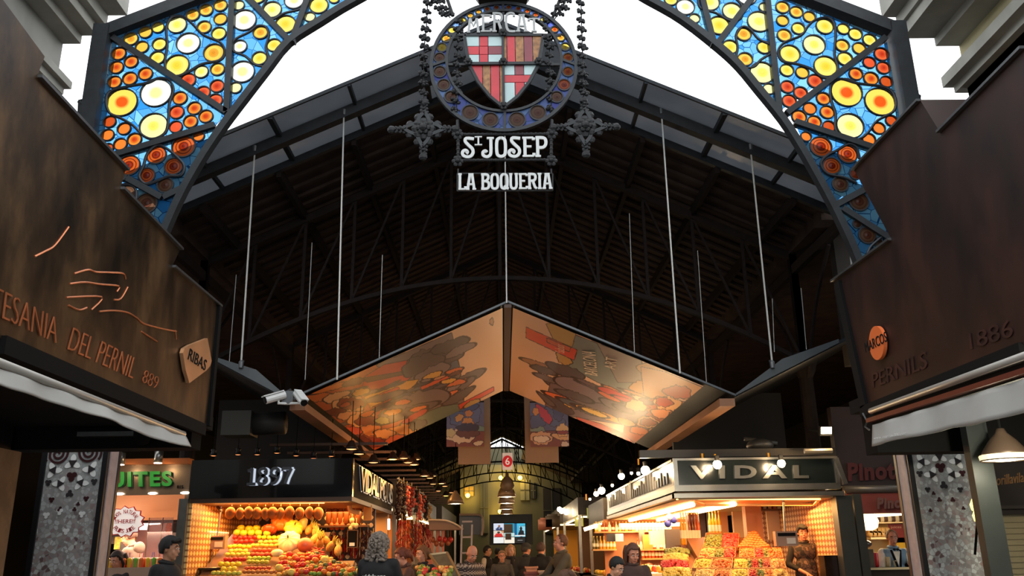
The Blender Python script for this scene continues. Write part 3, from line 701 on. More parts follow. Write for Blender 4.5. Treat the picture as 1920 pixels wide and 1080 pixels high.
garland([(1105,-30),(1110,150),(1115,300),(1122,560)], 'black garland of cast flowers hanging at the far right of the crest')
garland([(335,-30),(365,50),(410,95)], 'short slanting black flower garland joining the crest at its upper left', .06, True)
garland([(1040,-30),(1010,40),(960,110)], 'short slanting black flower garland joining the crest at its upper right', .06, True)
garland([(458,115),(448,300),(446,450),(442,600)], 'black flower garland laid over the left side of the crest ring', .068)
garland([(925,110),(938,250),(943,450),(950,610)], 'black flower garland laid over the right side of the crest ring', .068)
for a, b in (((385,-30),(425,85)),((1005,-30),(955,95))):
    tag(MB().tube([z3(*a), z3(*b)], .02, 8).build('hanger_rod', IRON2, None), 'slanting iron rod holding the crest from above, %s side' % ('left' if a[0] < 600 else 'right'), 'rod')
def cross(c, w, h, label):
    c = V(c); root = empty('cross_ornament', c-V((0,0,h)), label, 'ornament', 'iron cross ornaments')
    tips = [V((0,0,h)), V((w,0,0)), V((0,0,-h)), V((-w,0,0))]
    for i in range(4):
        a, b = tips[i]*.62, tips[(i+1) % 4]*.62; mid = (a+b)*.33
        P = catm([c+a+(a.normalized()*.03), c+(a+mid*1.1)*.55, c+mid*1.15, c+(b+mid*1.1)*.55, c+b], 3)
        vs, fs = ribband(P, .04, c.y-.03, c.y+.03, 1); MB().add(vs, fs).build('curved_edge', IRON, root)
        m = MB(); t = tips[i]; n = t.normalized(); s = V((n.z, 0, -n.x))
        for k in range(3): rosette(m, c+t*(.66+.14*k), .06-.006*k, 5)
        m.ell(c+t*1.05, (.05, .04, .05), 8, 5); m.build('leaf_finial', IRON2, root)
    m = MB(); rosette(m, c, .15, 8); rosette(m, c+V((0,-.04,0)), .09, 6)
    for k in range(8): t = 2*PI*k/8+.39; m.ell(c+V((math.cos(t)*.17, 0, math.sin(t)*.17)), (.05,.03,.05), 6, 4)
    m.build('flower_boss', IRON2, root)
cl_, cr_ = z3(268,690), z3(1127,678)
cross(cl_, (z3(430,690)-z3(105,690)).x/2, (z3(268,560)-z3(268,835)).z/2, 'iron cross ornament of cast leaves hanging left of the crest')
cross(cr_, (z3(1285,678)-z3(965,678)).x/2, (z3(1127,550)-z3(1127,825)).z/2, 'iron cross ornament of cast leaves hanging right of the crest')
# ---------------------------------------------------------------- ground and street
PAVE = M('grey_paving', (92,88,84), .45, 0, .25, 3, bump=.1)
tag(MB().bb((-14,-12,-.1),(14,66,0)).build('floor', PAVE), kind='structure')
# ---------------------------------------------------------------- rusted canopies of the first stalls
def rust(name, c1, c2, c3, rough, metal):
    m, nt, b = newmat(name); N = nt.nodes.new; L = nt.links.new; tc = N('ShaderNodeTexCoord')
    mp = N('ShaderNodeMapping'); mp.inputs['Rotation'].default_value = (R(-28),0,0); mp.inputs['Scale'].default_value = (1,1.7,.8); L(tc.outputs['Object'], mp.inputs[0])
    n1 = N('ShaderNodeTexNoise'); n1.inputs['Scale'].default_value = 1.6; n1.inputs['Detail'].default_value = 8; n1.inputs['Roughness'].default_value = .62; L(mp.outputs[0], n1.inputs['Vector'])
    cr = N('ShaderNodeValToRGB'); e = cr.color_ramp.elements; e[0].position = .36; e[0].color = lin(c1); e[1].position = .66; e[1].color = lin(c3); k = e.new(.5); k.color = lin(c2)
    L(n1.outputs['Fac'], cr.inputs[0]); L(cr.outputs[0], b.inputs['Base Color']); b.inputs['Metallic'].default_value = metal
    mr = N('ShaderNodeMapRange'); mr.inputs[3].default_value = rough-.1; mr.inputs[4].default_value = rough+.15; L(n1.outputs['Fac'], mr.inputs[0]); L(mr.outputs[0], b.inputs['Roughness'])
    bp = N('ShaderNodeBump'); bp.inputs['Strength'].default_value = .15; L(n1.outputs['Fac'], bp.inputs['Height']); L(bp.outputs[0], b.inputs['Normal']); MATS[name] = m; return m
RUST = rust('rusted_steel', (48,39,32), (80,62,45), (118,92,64), .36, .6); RUSTR = rust('red_rusted_steel', (38,28,26), (52,33,28), (66,39,31), .48, .4)
COPPER = M('copper_letter', (214,130,86), .35, .6, .2, 8); DARKM = M('dark_sheet_metal', (38,38,38), .5, .4, .2, 5)
def side_canopy(X, sgn, outline, mat, label, yend):
    P = [atX(x, y, X) for x, y in outline]; root = empty('steel_canopy', (X, 6, P[0].z), label, 'canopy')
    MB().prism(P, (sgn*.45, 0, 0)).build('panel', mat, root)
    return root, P
XL = (atX(412,574,-3).x*0 + (at(400,680,7.8).x)); XR = at(1590,650,7.8).x
OLL = [(392,799),(412,574),(323,499),(338,467),(226,352),(236,318),(70,142),(84,106),(0,-8),(-120,-150),(-420,-150),(-420,410),(0,634)]
cl1, P1 = side_canopy(XL, -1, OLL, RUST, 'left brown rusted steel stall canopy with stepped top and copper lettering', 7.8)
ORR = [(1614,764),(1562,527),(1671,448),(1601,318),(1725,187),(1762,247),(1920,88),(2120,-120),(2500,-150),(2500,440),(1920,645)]
cr1, P2 = side_canopy(XR, 1, ORR, RUSTR, 'right dark red rusted steel stall canopy with stepped top and an orange disc', 7.8)
def edge_strip(pts, X, s, w, root, nm='edge_trim', mat=BLACK):
    a, b = atX(*pts[0], X), atX(*pts[1], X); MB().beam(a+V((s*.01,0,0)), b+V((s*.01,0,0)), .04, w, up=(b-a).cross(V((1,0,0)))).build(nm, mat, root)
edge_strip([(409,574),(389,799)], XL, 1, .07, cl1); edge_strip([(0,646),(380,806)], XL, 1, .10, cl1, 'lower_trim'); edge_strip([(412,574),(323,499)], XL, 1, .02, cl1, 'top_edge', GREY); edge_strip([(338,467),(226,352)], XL, 1, .02, cl1, 'top_edge', GREY)
edge_strip([(236,318),(70,142)], XL, 1, .02, cl1, 'top_edge', GREY)
edge_strip([(1573,530),(1624,762)], XR, -1, .12, cr1); edge_strip([(1618,772),(1920,655)], XR, -1, .09, cr1, 'lower_trim')
for a, b in (((1562,527),(1671,448)),((1601,318),(1725,187)),((1762,247),(1920,88))): edge_strip([a,b], XR, -1, .02, cr1, 'top_edge', GREY)
z5 = lambda x, y: (x/2.348, 400+y/2.348)
def wordX(t, bl, br, tl, X, s, root, mat, nm='letters', off=-.02, dep=.006):
    a, b, c = [atX(*p, X)+V((s*.006,0,0)) for p in (bl, br, tl)]
    m = MB(); text(m, t, a, b, c, (s*dep,0,0), off); return m.build(nm, mat, root)
a, b, c = [atX(*z5(*p), XL) for p in ((-15,455),(240,572),(0,335))]
e = (b-a)*(9/6.0); a2 = b-e; m = MB(); text(m, 'ARTESANIA', a2+V((.006,0,0)), b+V((.006,0,0)), a2+(c-a)+V((.006,0,0)), (.006,0,0), -.02); m.build('letters', COPPER, cl1)
wordX('DEL', z5(292,598), z5(390,642), z5(318,503), XL, 1, cl1, COPPER)
wordX('PERNIL', z5(416,655), z5(577,727), z5(444,563), XL, 1, cl1, COPPER)
wordX('889', z5(620,742), z5(683,775), z5(634,688), XL, 1, cl1, COPPER, 'number', -.03)
for l in ([(325,265),(385,248),(420,258),(480,260),(540,265),(552,290)], [(305,310),(370,303),(440,312),(520,320),(512,345)], [(290,370),(445,368),(400,425)], [(435,432),(500,428),(560,437),(600,460),(630,485),(700,505),(775,520)], [(500,380),(530,375),(560,325)], [(150,190),(200,165),(240,140),(300,60)], [(620,520),(690,565)], [(300,405),(345,425),(380,415)], [(770,515),(775,555)]):
    P = catm([atX(*z5(*p), XL)+V((.003,0,0)) for p in l], 4); MB().tube(P, .006, 5).build('etched_line', COPPER, cl1)
PLQ = M('polished_copper_plaque', (226,170,124), .38, .5, .15, 3)
pq = [z5(*p) for p in ((893,550),(912,650),(905,672),(888,692),(812,748),(795,690),(783,615),(790,595),(815,580))]
po = MB().prism([atX(*p, XL)+V((.012,0,0)) for p in pq], (.03,0,0)).build('plaque', PLQ, cl1); tag(po, 'leaf-shaped polished copper plaque')
m = MB(); text(m, 'RIBAS', *[atX(*z5(*p), XL)+V((.043,0,0)) for p in ((803,642),(880,694),(814,594))], (.004,0,0), .0); m.build('plaque_letters', BLACK, po)
OD = M('orange_enamel_disc', (236,118,62), .4)
c = atX(1652,643,XR); rr = abs((atX(1652,610,XR)-atX(1652,677,XR)).z)/2
do = MB().prism([c+V((-.012, math.cos(t)*rr, math.sin(t)*rr)) for t in [2*PI*i/40 for i in range(40)]], (-.03,0,0)).build('disc', OD, cr1); tag(do, 'round orange disc')
m = MB(); text(m, 'MARCOS', *[atX(*p, XR)+V((-.043,0,0)) for p in ((1633,661),(1674,640),(1630,643))], (-.004,0,0), .0); m.build('disc_letters', BLACK, do)
z6 = lambda x, y: (1540+x/2.347, 400+y/2.347)
FADE = M('faded_rust_letter', (72,38,31), .6, .3, .5, 6)
m = MB(); text(m, 'PERNILS', *[atX(*z6(*p), XR)+V((-.004,0,0)) for p in ((230,770),(470,680),(225,705))], (-.004,0,0), .0); m.build('faded_letters', FADE, cr1)
m = MB(); text(m, '1886', *[atX(*z6(*p), XR)+V((-.004,0,0)) for p in ((660,600),(850,540),(650,530))], (-.004,0,0), .0); m.build('faded_letters', FADE, cr1)
# canopy soffits and shed walls (the dark timber kiosks under the canopies)
zs = atX(392,799,XL).z; WXL = at(48,960,7.9).x
WOODP = M('weathered_plank', (196,164,128), .75, 0, .35, 4, bump=.2); FRW = M('old_timber_frame', (160,128,98), .7, 0, .4, 5, bump=.2)
sh = empty('timber_kiosk', (WXL, 5, 0), 'dark timber kiosk under the left canopy with closed plank shutters', 'kiosk')
def yA(px, py, X): return atX(px, py, X).y
MB().bb((WXL-1.0, 1, 0), (WXL-.05, 7.6, 2.9)).build('body', DARKM, sh)
zz = .12; 
for i in range(9):
    MB().bb((WXL-.05, 1.2, zz), (WXL, 6.9, zz+.225)).build('plank', WOODP, sh); zz += .245
MB().bb((WXL-.05, 6.95, 0), (WXL+.03, 7.14, 2.5)).bb((WXL-.05, 7.18, 0), (WXL+.05, 7.6, 2.5)).build('door_post', FRW, sh)
MB().beam((WXL+.01, 4.6, 1.0), (WXL+.01, 6.9, 1.9), .03, .1, up=(0,-.4,1)).beam((WXL+.01, 3, 2.3), (WXL+.01, 6.7, 1.0), .03, .08, up=(0,.4,1)).build('brace', FRW, sh)
MB().bb((WXL-1.0, 1, zs-.02), (XL-.02, 8.0, zs+.1)).build('roof_board', BLACK, sh)
bz = zat(180,846)-.0
zb0 = at(200,846,7.9).z
MB().bb((WXL-.3, 7.7, zb0), (XL-.1, 7.95, zs)).build('end_beam', BLACK, sh)
MB().bb((WXL+.5, 7.62, zb0+.1), (XL-.15, 7.7, zb0+.14)).build('rail', GREY, sh)
m = MB().lathe([(.02,-.12),(.07,-.10),(.085,.06),(.06,.07)], 14, V((XL-.45, 7.5, zb0+.12)), Euler((.9,0,.5)).to_matrix()).build('downlight', BLACK, sh)
# right kiosk
zs2 = atX(1614,764,XR).z; WXR = XR+1.75
sh2 = empty('shuttered_kiosk', (WXR, 5, 0), 'dark kiosk under the right canopy with dark fascia and roller shutter', 'kiosk')
MB().bb((XR+.02, 1, zs2-.02), (WXR+1.2, 8.0, zs2+.1)).build('roof_board', BLACK, sh2)
zb1 = at(1760,851,7.9).z
MB().bb((XR+.1, 7.7, zb1), (WXR+.5, 7.95, zs2)).build('end_beam', BLACK, sh2)
post = [at(1828,900,7.3), at(1868,900,7.3)]
MB().bb((post[0].x, 7.3, 0), (post[1].x, 7.40, zs2)).build('post', M('dark_green_grey_post', (44,50,50), .5, .2, .2, 6), sh2)
# the shop front behind the post: fascia and roller shutter, parallel to the street
SX = post[1].x+.25
def atSX(px, py): return atX(px, py, SX)
YS1 = 8.6
xs0 = at(1850,950,YS1).x
SHUT = M('roller_shutter_beige', (150,138,108), .5, .2, .15, 3)
sft = at(1890,955,YS1)
m = MB(); n = 34
for i in range(n):
    z = .05+i*(sft.z-.12)/n; m.bb((xs0, YS1, z), (WXR+2.2, YS1+.03, z+.045)); m.bb((xs0, YS1+.02, z+.04), (WXR+2.2, YS1+.05, z+.08))
m.build('roller_shutter', SHUT, sh2)
MB().bb((xs0, YS1-.08, sft.z-.05), (WXR+2.2, YS1+.3, 2.9)).build('fascia', M('dark_brown_fascia', (36,28,24), .6), sh2)
m = MB(); text(m, 'morillavila', at(1856,912,YS1-.085), at(1919,904,YS1-.085), at(1856,893,YS1-.085), (0,-.01,0), .005); m.build('letters', M('dull_gold_letter', (120,86,54), .5), sh2)
for z in (sft.z-.0,): MB().bb((xs0, YS1-.14, z), (WXR+2.2, YS1-.06, z+.03)).build('shutter_rail', M('dark_rail', (52,46,40), .5), sh2)
m = MB(); cchain = [at(1822,875,7.9), at(1826,930,7.9), at(1832,985,7.9), at(1828,1040,7.9)]
tag(MB().tube(cchain, .012, 6).build('power_cable', BLACK), 'black cable hanging between the right mosaic pillar and the dark post', 'cable')
for (px, py, hh) in ((1828,946,.14),(1833,966,.12)):
    tag(MB().lathe([(0,-.07),(.035,-.05),(.045,0),(.02,.05),(0,.06)], 10, at(px, py, 7.95)).build('bare_bulb', M('yellow_lit_bulb', (255,230,120), .4, emit=(255,222,120), es=3)), 'small yellow lit bulb on the cable beside the right mosaic pillar, %s one' % ('upper' if py < 950 else 'lower'), 'bulb')
def bell_lamp(c, r, h, label, on=True, group=None, col=(60,55,50), power=0, tilt=None, es=6, emcol=(255,244,214)):
    root = empty('pendant_lamp', c, label, 'lamp', group); mt = tilt or Matrix.Identity(3)
    MB().lathe([(.03, h), (.045, h*.86), (r*.55, h*.62), (r*.86, h*.3), (r, .0), (r*.96, .01), (r*.5, h*.6), (.03, h*.84)], 18, c, mt).build('lamp_shade', M('shade_%d' % sum(col), col, .4, .3), root, True)
    if on: MB().ell(V(c)+mt @ V((0,0,h*.12)), (r*.82, r*.82, h*.14), 14, 6).build('bulb', M('lamp_glow_%d_%d' % (es, sum(emcol)), emcol, .5, emit=emcol, es=es), root)
    if power: light_point('lamp_light', V(c)+V((0,0,-.05)), power, emcol, .06)
    return root
c = at(1886,864,7.0); lp = bell_lamp(c, .19, .26, 'grey-brown bell lamp with a pale lit rim under the right canopy', power=9, col=(92,76,64)); MB().tube([c+V((0,0,.24)), V((c.x,c.y,zs2))], .01, 6).build('stem', BLACK, lp)
MB().lathe([(.19,.01),(.195,.04),(.185,.05)], 18, c).build('rim', M('lamp_rim', (240,225,190), .4, emit=(255,235,190), es=1.0), lp)

# awnings
CAN = M('grey_white_canvas', (172,172,168), .8, 0, .12, 2.5, bump=.1); CASS = M('awning_cassette_white', (176,172,164), .35, .1, .1, 4)
def awning(X, s, top, mid, low, name, label, cass):
    root = empty('folded_awning', atX(*mid[0], X), label, 'awning'); n = 30
    T = [atX(*p, X) for p in top]; B = [atX(*p, X) for p in mid]
    rr = abs((T[0]-B[0]).z)/2*1.05
    MB().tube([(T[0]+B[0])/2, (T[-1]+B[-1])/2], rr, 14).build('cassette', cass, root, True)
    Wv = [atX(*p, X) for p in low[0]]; Wl = [atX(*p, X) for p in low[1]]; 
    ys = [p.y for p in Wv]; yl = [p.y for p in Wl]
    y0, y1 = min(ys[0], ys[-1]), max(ys[0], ys[-1])
    def interp(P, y):
        P = sorted(P, key=lambda p: p.y)
        if y <= P[0].y: return P[0].z
        for a, b in zip(P, P[1:]):
            if y <= b.y: return a.z+(b.z-a.z)*(y-a.y)/(b.y-a.y)
        return P[-1].z
    vs, fs = [], []; n = 60; k = 6
    for i in range(n+1):
        y = y0+(y1-y0)*i/n; za, zb_ = interp(Wv, y), interp(Wl, y)
        for j in range(k+1):
            t = j/k; vs.append((X+s*(.01+.05*t+.02*t*math.sin(y*5)+.008*math.sin(y*13)), y, za+(zb_-za)*t))
    for i in range(n):
        for j in range(k): a = i*(k+1)+j; fs.append((a, a+1, a+k+2, a+k+1))
    o = MB().add(vs, fs).build('valance', CAN, root, True); md = o.modifiers.new('thickness', 'SOLIDIFY'); md.thickness = .006
    return root
XA = XL+.12
aw = awning(XA, 1, [(-150,612),(0,670),(344,807)], [(-150,632),(0,694),(344,822)], ([(-150,632),(0,692),(345,818)], [(-150,678),(0,730),(55,744),(90,756),(132,772),(170,782),(213,797),(251,812),(298,830),(330,836),(346,838)]), 'awning', 'rolled white awning with wavy grey valance below the left brown canopy', CASS)
XB = XR-.10
ar = awning(XB, -1, [(1634,765),(1920,656),(2100,590)], [(1632,777),(1920,679),(2100,616)], ([(1639,797),(1920,712),(2100,655)], [(1632,840),(1700,824),(1740,818),(1800,802),(1850,796),(1920,779),(2100,735)]), 'awning', 'rolled awning with long pale grey valance below the right red canopy', CASS)
a, b = atX(1630,789,XB), atX(2100,640,XB); MB().beam(a, b, .06, .035).build('front_rail', M('rust_red_rail', (112,54,42), .45, .3), ar)
a, b = atX(1634,782,XB+.04), atX(2100,640-14,XB+.04); MB().beam(a+V((0,0,-.03)), b+V((0,0,-.03)), .05, .09).build('dark_housing', BLACK, ar)
z7b = lambda x, y: (1640+x/6, 780+y/6)
m = MB(); text(m, 'www.marcos886.com', *[atX(*z7b(*p), XB)+V((-.075,0,0)) for p in ((90,268),(480,205),(92,235))], (-.003,0,0), .0); m.build('valance_letters', M('pale_print', (214,216,214), .7), ar)
MB().tube([atX(1618,775,XB), atX(1626,790,XB), atX(1622,800,XB), atX(1630,806,XB)], .008, 6).build('crank_hook', GREY, ar)
# stone houses on both sides of the street
STONE = M('pale_grey_cornice_stone', (150,150,142), .8, 0, .2, 3, bump=.1); PLAS = M('cream_plaster', (178,170,132), .9, 0, .12, 2)
STG = M('street_wall_stone', (140,140,134), .85, 0, .2, 2)
def house(s, X0, z_c, z_s, yend, label, wallmat, steps):
    root = empty('stone_house', (X0, 3, 0), label, 'building')
    MB().bb((X0, -8, 0), (X0+s*5, yend, z_c)).build('wall', wallmat, root)
    for (dx, z0, z1, dy) in steps[0]: MB().bb((X0-s*dx, -8, z0), (X0+s*5, yend+dy, z1)).build('cornice_moulding', STONE, root)
    for (dx, z0, z1, dy) in steps[1]: MB().bb((X0-s*dx, -8, z0), (X0+s*1, yend+dy, z1)).build('string_course', STONE, root)
    return root
# right: wall corner seen at (1798,85)-(1808,140); cornice bottom 80ish, string course 165
YH = 9.6
cR = at(1803,110,YH); kR = at(1797,84,YH).z; 
sR = at(1800,140,YH).z; sR2 = at(1800,172,YH).z
xa, xb, xc, xd = [at(*p, YH).x for p in ((1754,85),(1694,78),(1684,60),(1655,42))]
house(1, cR.x, kR, sR, YH, 'cream plastered house with heavy grey cornice at the upper right', PLAS,
      ([(cR.x-xa, kR-.02, kR+.10, .0), (cR.x-xb, kR+.10, kR+.26, .0), (cR.x-xc, kR+.26, kR+.42, .0), (cR.x-xd, kR+.42, kR+.9, .0)], [(.10, sR2+.05, sR2+.15, .12), (.22, sR2+.15, sR2+.3, .16), (.0, 0, sR2+.05, .0)]))
cL = at(112,120,YH); kL = at(118,80,YH).z; sL = at(110,165,YH).z
xa, xb, xc, xd = [at(*p, YH).x for p in ((152,80),(182,66),(200,50),(238,35))]
house(-1, cL.x, kL, sL, YH, 'grey stone house with stepped cornice at the upper left', STG,
      ([(xa-cL.x, kL-.02, kL+.10, 0), (xb-cL.x, kL+.10, kL+.24, 0), (xc-cL.x, kL+.24, kL+.4, 0), (xd-cL.x, kL+.4, kL+.9, 0)], [(.06, sL-.05, sL+.05, .08), (.13, sL+.05, sL+.15, .12)]))

# ---------------------------------------------------------------- market hall roof
ZR, SL = 8.77, .47; YV0, YV1, XE, YB = 10.4, 11.75, 4.9, 64.0
ROOFM = M('sooty_roof_boards', (74,58,50), .85, 0, .45, 3, spec=.3); STL = M('sooty_steel', (40,31,27), .8, 0, .3, 8, spec=.25)
def zr(x): return ZR-SL*abs(x)
rf = empty('ceiling', (0, 34, ZR), kind='structure')
for s in (-1, 1):
    MB().prism([(0,YV1,ZR),(s*XE,YV1,zr(XE)),(s*XE,56,zr(XE)),(0,56,ZR)], (0,0,.05)).build('roof_boards', ROOFM, rf)
    MB().prism([(s*1.4,56,zr(1.4)),(s*XE,56,zr(XE)),(s*XE,YB,zr(XE)),(s*1.4,YB,zr(1.4))], (0,0,.05)).build('roof_boards', ROOFM, rf)
    m = MB(); y = YV1+.15
    while y < 55: m.beam((0,y,ZR-.03),(s*XE,y,zr(XE)-.03),.07,.05); y += .34 if y < 28 else .7
    m.build('roof_battens', ROOFM, rf)
    for x in (1.1, 2.2, 3.3, 4.4): MB().beam((s*x,YV1,zr(x)-.12),(s*x,50,zr(x)-.12),.07,.16).build('purlin', STL, rf)
    MB().bb((s*(XE-.06), 11.9, 6.3), (s*12, YB, 6.62)).build('aisle_roof', ROOFM, rf)
    tag(MB().bb((s*11.8, 12, 0), (s*12, YB, 6.4)).build('wall_'+('right' if s > 0 else 'left'), M('dark_hall_wall', (46,40,36), .8), None), kind='structure')
MB().beam((0,YV1,ZR-.12),(0,50,ZR-.12),.12,.2).build('ridge_beam', STL, rf)
# truss
def truss(y, seg=12):
    root = empty('roof_truss', (0,y,4.4), 'dark arched iron roof truss across the market hall', 'truss', 'arched trusses under the hall roof')
    zb_ = lambda x: 5.95-.062*x*x
    xs = [-XE+2*XE*i/seg for i in range(seg+1)]
    P = [V((x, y, zb_(x))) for x in [-XE+2*XE*i/36 for i in range(37)]]; m = MB()
    m.add(*ribband(P, .07, y-.04, y+.04, 1)).build('lower_arch', STL, root)
    MB().beam((-XE,y,zr(XE)-.2),(0,y,ZR-.2),.09,.12).beam((0,y,ZR-.2),(XE,y,zr(XE)-.2),.09,.12).build('top_chord', STL, root)
    m = MB(); zt_ = lambda x: zr(x)-.2
    for i, x in enumerate(xs):
        m.beam((x,y,zb_(x)),(x,y,zt_(x)),.04,.05,up=(1,0,0))
        if i < seg:
            a, b = (x, xs[i+1]) if i < seg/2 else (xs[i+1], x)
            m.beam((a,y,zb_(a)),(b,y,zt_(b)),.035,.04,up=(0,1,0))
    m.build('lattice', STL, root)
    return root
t0 = truss(13.5)
for y in (19.5, 25.5, 31.5, 37.5, 43.5, 49.5, 55.5): copy_tree(t0, (0,y,4.4))
c0 = empty('iron_column', (-XE-.0,13.5,0), 'dark iron column carrying the hall roof truss', 'column', 'iron columns along the hall')
MB().lathe([(.22,0),(.22,.25),(.13,.35),(.11,4.2),(.16,4.3),(.2,4.45),(.2,4.6)], 12, (-XE,13.5,0)).build('shaft', STL, c0)
m = MB()
for s in (-1,1):
    m.tube(catm([V((-XE,13.5+s*.1,4.2)), V((-XE,13.5+s*.8,5.2)), V((-XE,13.5+s*1.6,5.9))],4), .03, 6).bb((-XE-.05,13.5,5.95),(-XE+.05,13.5+s*3,6.1)).beam((-XE,13.5,4.6),(-XE,13.5,6.3),.12,.12)
m.build('bracket', STL, c0)
for y in (13.5, 19.5, 25.5, 31.5, 37.5, 43.5):
    for s in (-1, 1):
        if (y, s) != (13.5, -1): copy_tree(c0, (s*XE, y, 0))
# glazed verge at the mouth of the hall
VG = frosted('frosted_verge_glass', (46,50,56), .24)
vr = empty('glazed_roof_verge', (0, 11, ZR), 'strip of dark frosted glass panes and iron bars edging the hall roof', 'roof edge')
xs = [0, 1.05, 2.05, 3.1, 4.1, XE]
for s in (-1, 1):
    for i, (xa, xb) in enumerate(zip(xs, xs[1:])):
        for (ya, yb) in ((YV0, 11.0), (11.0, YV1)):
            g = .01; MB().quad((s*(xa+g),ya,zr(xa+g)),(s*(xb-g),ya,zr(xb-g)),(s*(xb-g),yb,zr(xb-g)),(s*(xa+g),yb,zr(xa+g))).build('verge_pane', VG, vr)
    for x in xs: MB().beam((s*x,YV0,zr(x)-.02),(s*x,YV1,zr(x)-.02),.07 if x in (1.05,3.1) else .045,.07).build('glazing_bar', IRON, vr)
    MB().beam((0,11,zr(0)-.06),(s*(XE+.3),11,zr(XE+.3)-.06),.14,.2).build('verge_beam', IRON, vr)
    MB().beam((0,YV0,zr(0)),(s*(XE+.2),YV0,zr(XE+.2)),.03,.05).build('edge_bar', IRON, vr)
    MB().beam((0,YV1,zr(0)-.05),(s*(XE+.1),YV1,zr(XE+.1)-.05),.08,.12).build('inner_bar', IRON, vr)
# lower lean-to fronts either side, hiding the aisles
for s, nm in ((-1,'left'),(1,'right')):
    tag(MB().bb((s*(XE+.2),12.2,4.15),(s*12,12.4,6.45)).build('wall_front_'+nm, M('dark_hall_wall'), None), kind='structure')
# far end wall with lit backdrop
tag(MB().bb((-12,YB,0),(12,YB+.2,9.0)).build('wall_far', M('olive_render', (96,90,66), .9, 0, .25, .6), None), kind='structure')

# ---------------------------------------------------------------- lower hanging canopy with printed cloths
YN = 11.0
RN, LN, RNr = at(952,568,YN), at(541,752,YN), at(1380,744,YN); OL_, OR_ = at(405,680,YN), at(1574,645,YN)
ze = (LN.z+RNr.z)/2; YF = onpl(680,838,(0,0,ze),(0,0,1)).y; YF = 17.2
hc = empty('hanging_canopy', (RN.x, YN, ze), 'low pitched canopy hung on steel wires over the market entrance, lined with printed cloth', 'canopy')
CT_ = M('canopy_underside', (196,150,112), .5, 0, .1, 3); GUT = M('eaves_box', (150,104,74), .5, .1, .15, 3); CED = M('canopy_grey_edge', (92,96,98), .4, .5, .1, 4)
rx = RN.x
for P, Q, s in ((LN, OL_, -1), (RNr, OR_, 1)):
    MB().prism([(rx,YN,RN.z),(P.x,YN,P.z),(P.x,YF,P.z),(rx,YF,RN.z)], (0,0,.03)).build('roof_slope', DARKM, hc)
    MB().beam((rx,YN,RN.z+.02),(P.x,YN,P.z+.02),.025,.025).build('front_edge', CED, hc)
    MB().bb((P.x-s*.02,YN,P.z-.12),(P.x-s*.22,YF,P.z-.02)).build('eaves_box', GUT, hc)
    MB().prism([(P.x,YN,P.z),(Q.x+s*1.2,YN,Q.z+(Q.z-P.z)/abs(Q.x-P.x)*1.2),(Q.x+s*1.2,YF,Q.z+(Q.z-P.z)/abs(Q.x-P.x)*1.2),(P.x,YF,P.z)], (0,0,.05)).build('wing_slope', DARKM, hc)
    a, b = V((P.x,YN-.03,P.z+.02)), V((Q.x,YN-.03,Q.z+.02)); MB().prism([a, a+(b-a)*.99, a+(b-a)*.99+V((0,0,.05)), a+(b-a)*.45+V((0,0,.16)), a+V((0,0,.02))], (0,.04,0)).build('wing_edge', CED, hc)
MB().beam((rx,YN,RN.z-.04),(rx,YF,RN.z-.04),.10,.05).build('ridge_strip', M('dark_ridge', (84,56,40), .5), hc)
def streaks(S, seed, x0, x1, y0, y1, deg):
    rg = random.Random(seed); out = []
    pal = [(132,108,116),(104,86,94),(150,126,130),(92,92,112),(206,60,44),(232,120,56),(236,178,80),(120,70,60),(84,70,84),(214,150,110)]
    for i in range(46):
        t = rg.random(); x = x0+(x1-x0)*t; m = (y0+(y1-y0)*(.5+(.5-t)*(.55 if deg < 0 else -.55)))+rg.uniform(-95,95); out.append(('e', x, m, rg.uniform(22,70), rg.uniform(5,16), deg+rg.uniform(-8,8), rg.choice(pal)))
    return out
def lerp(a, b, t): return a+(b-a)*t
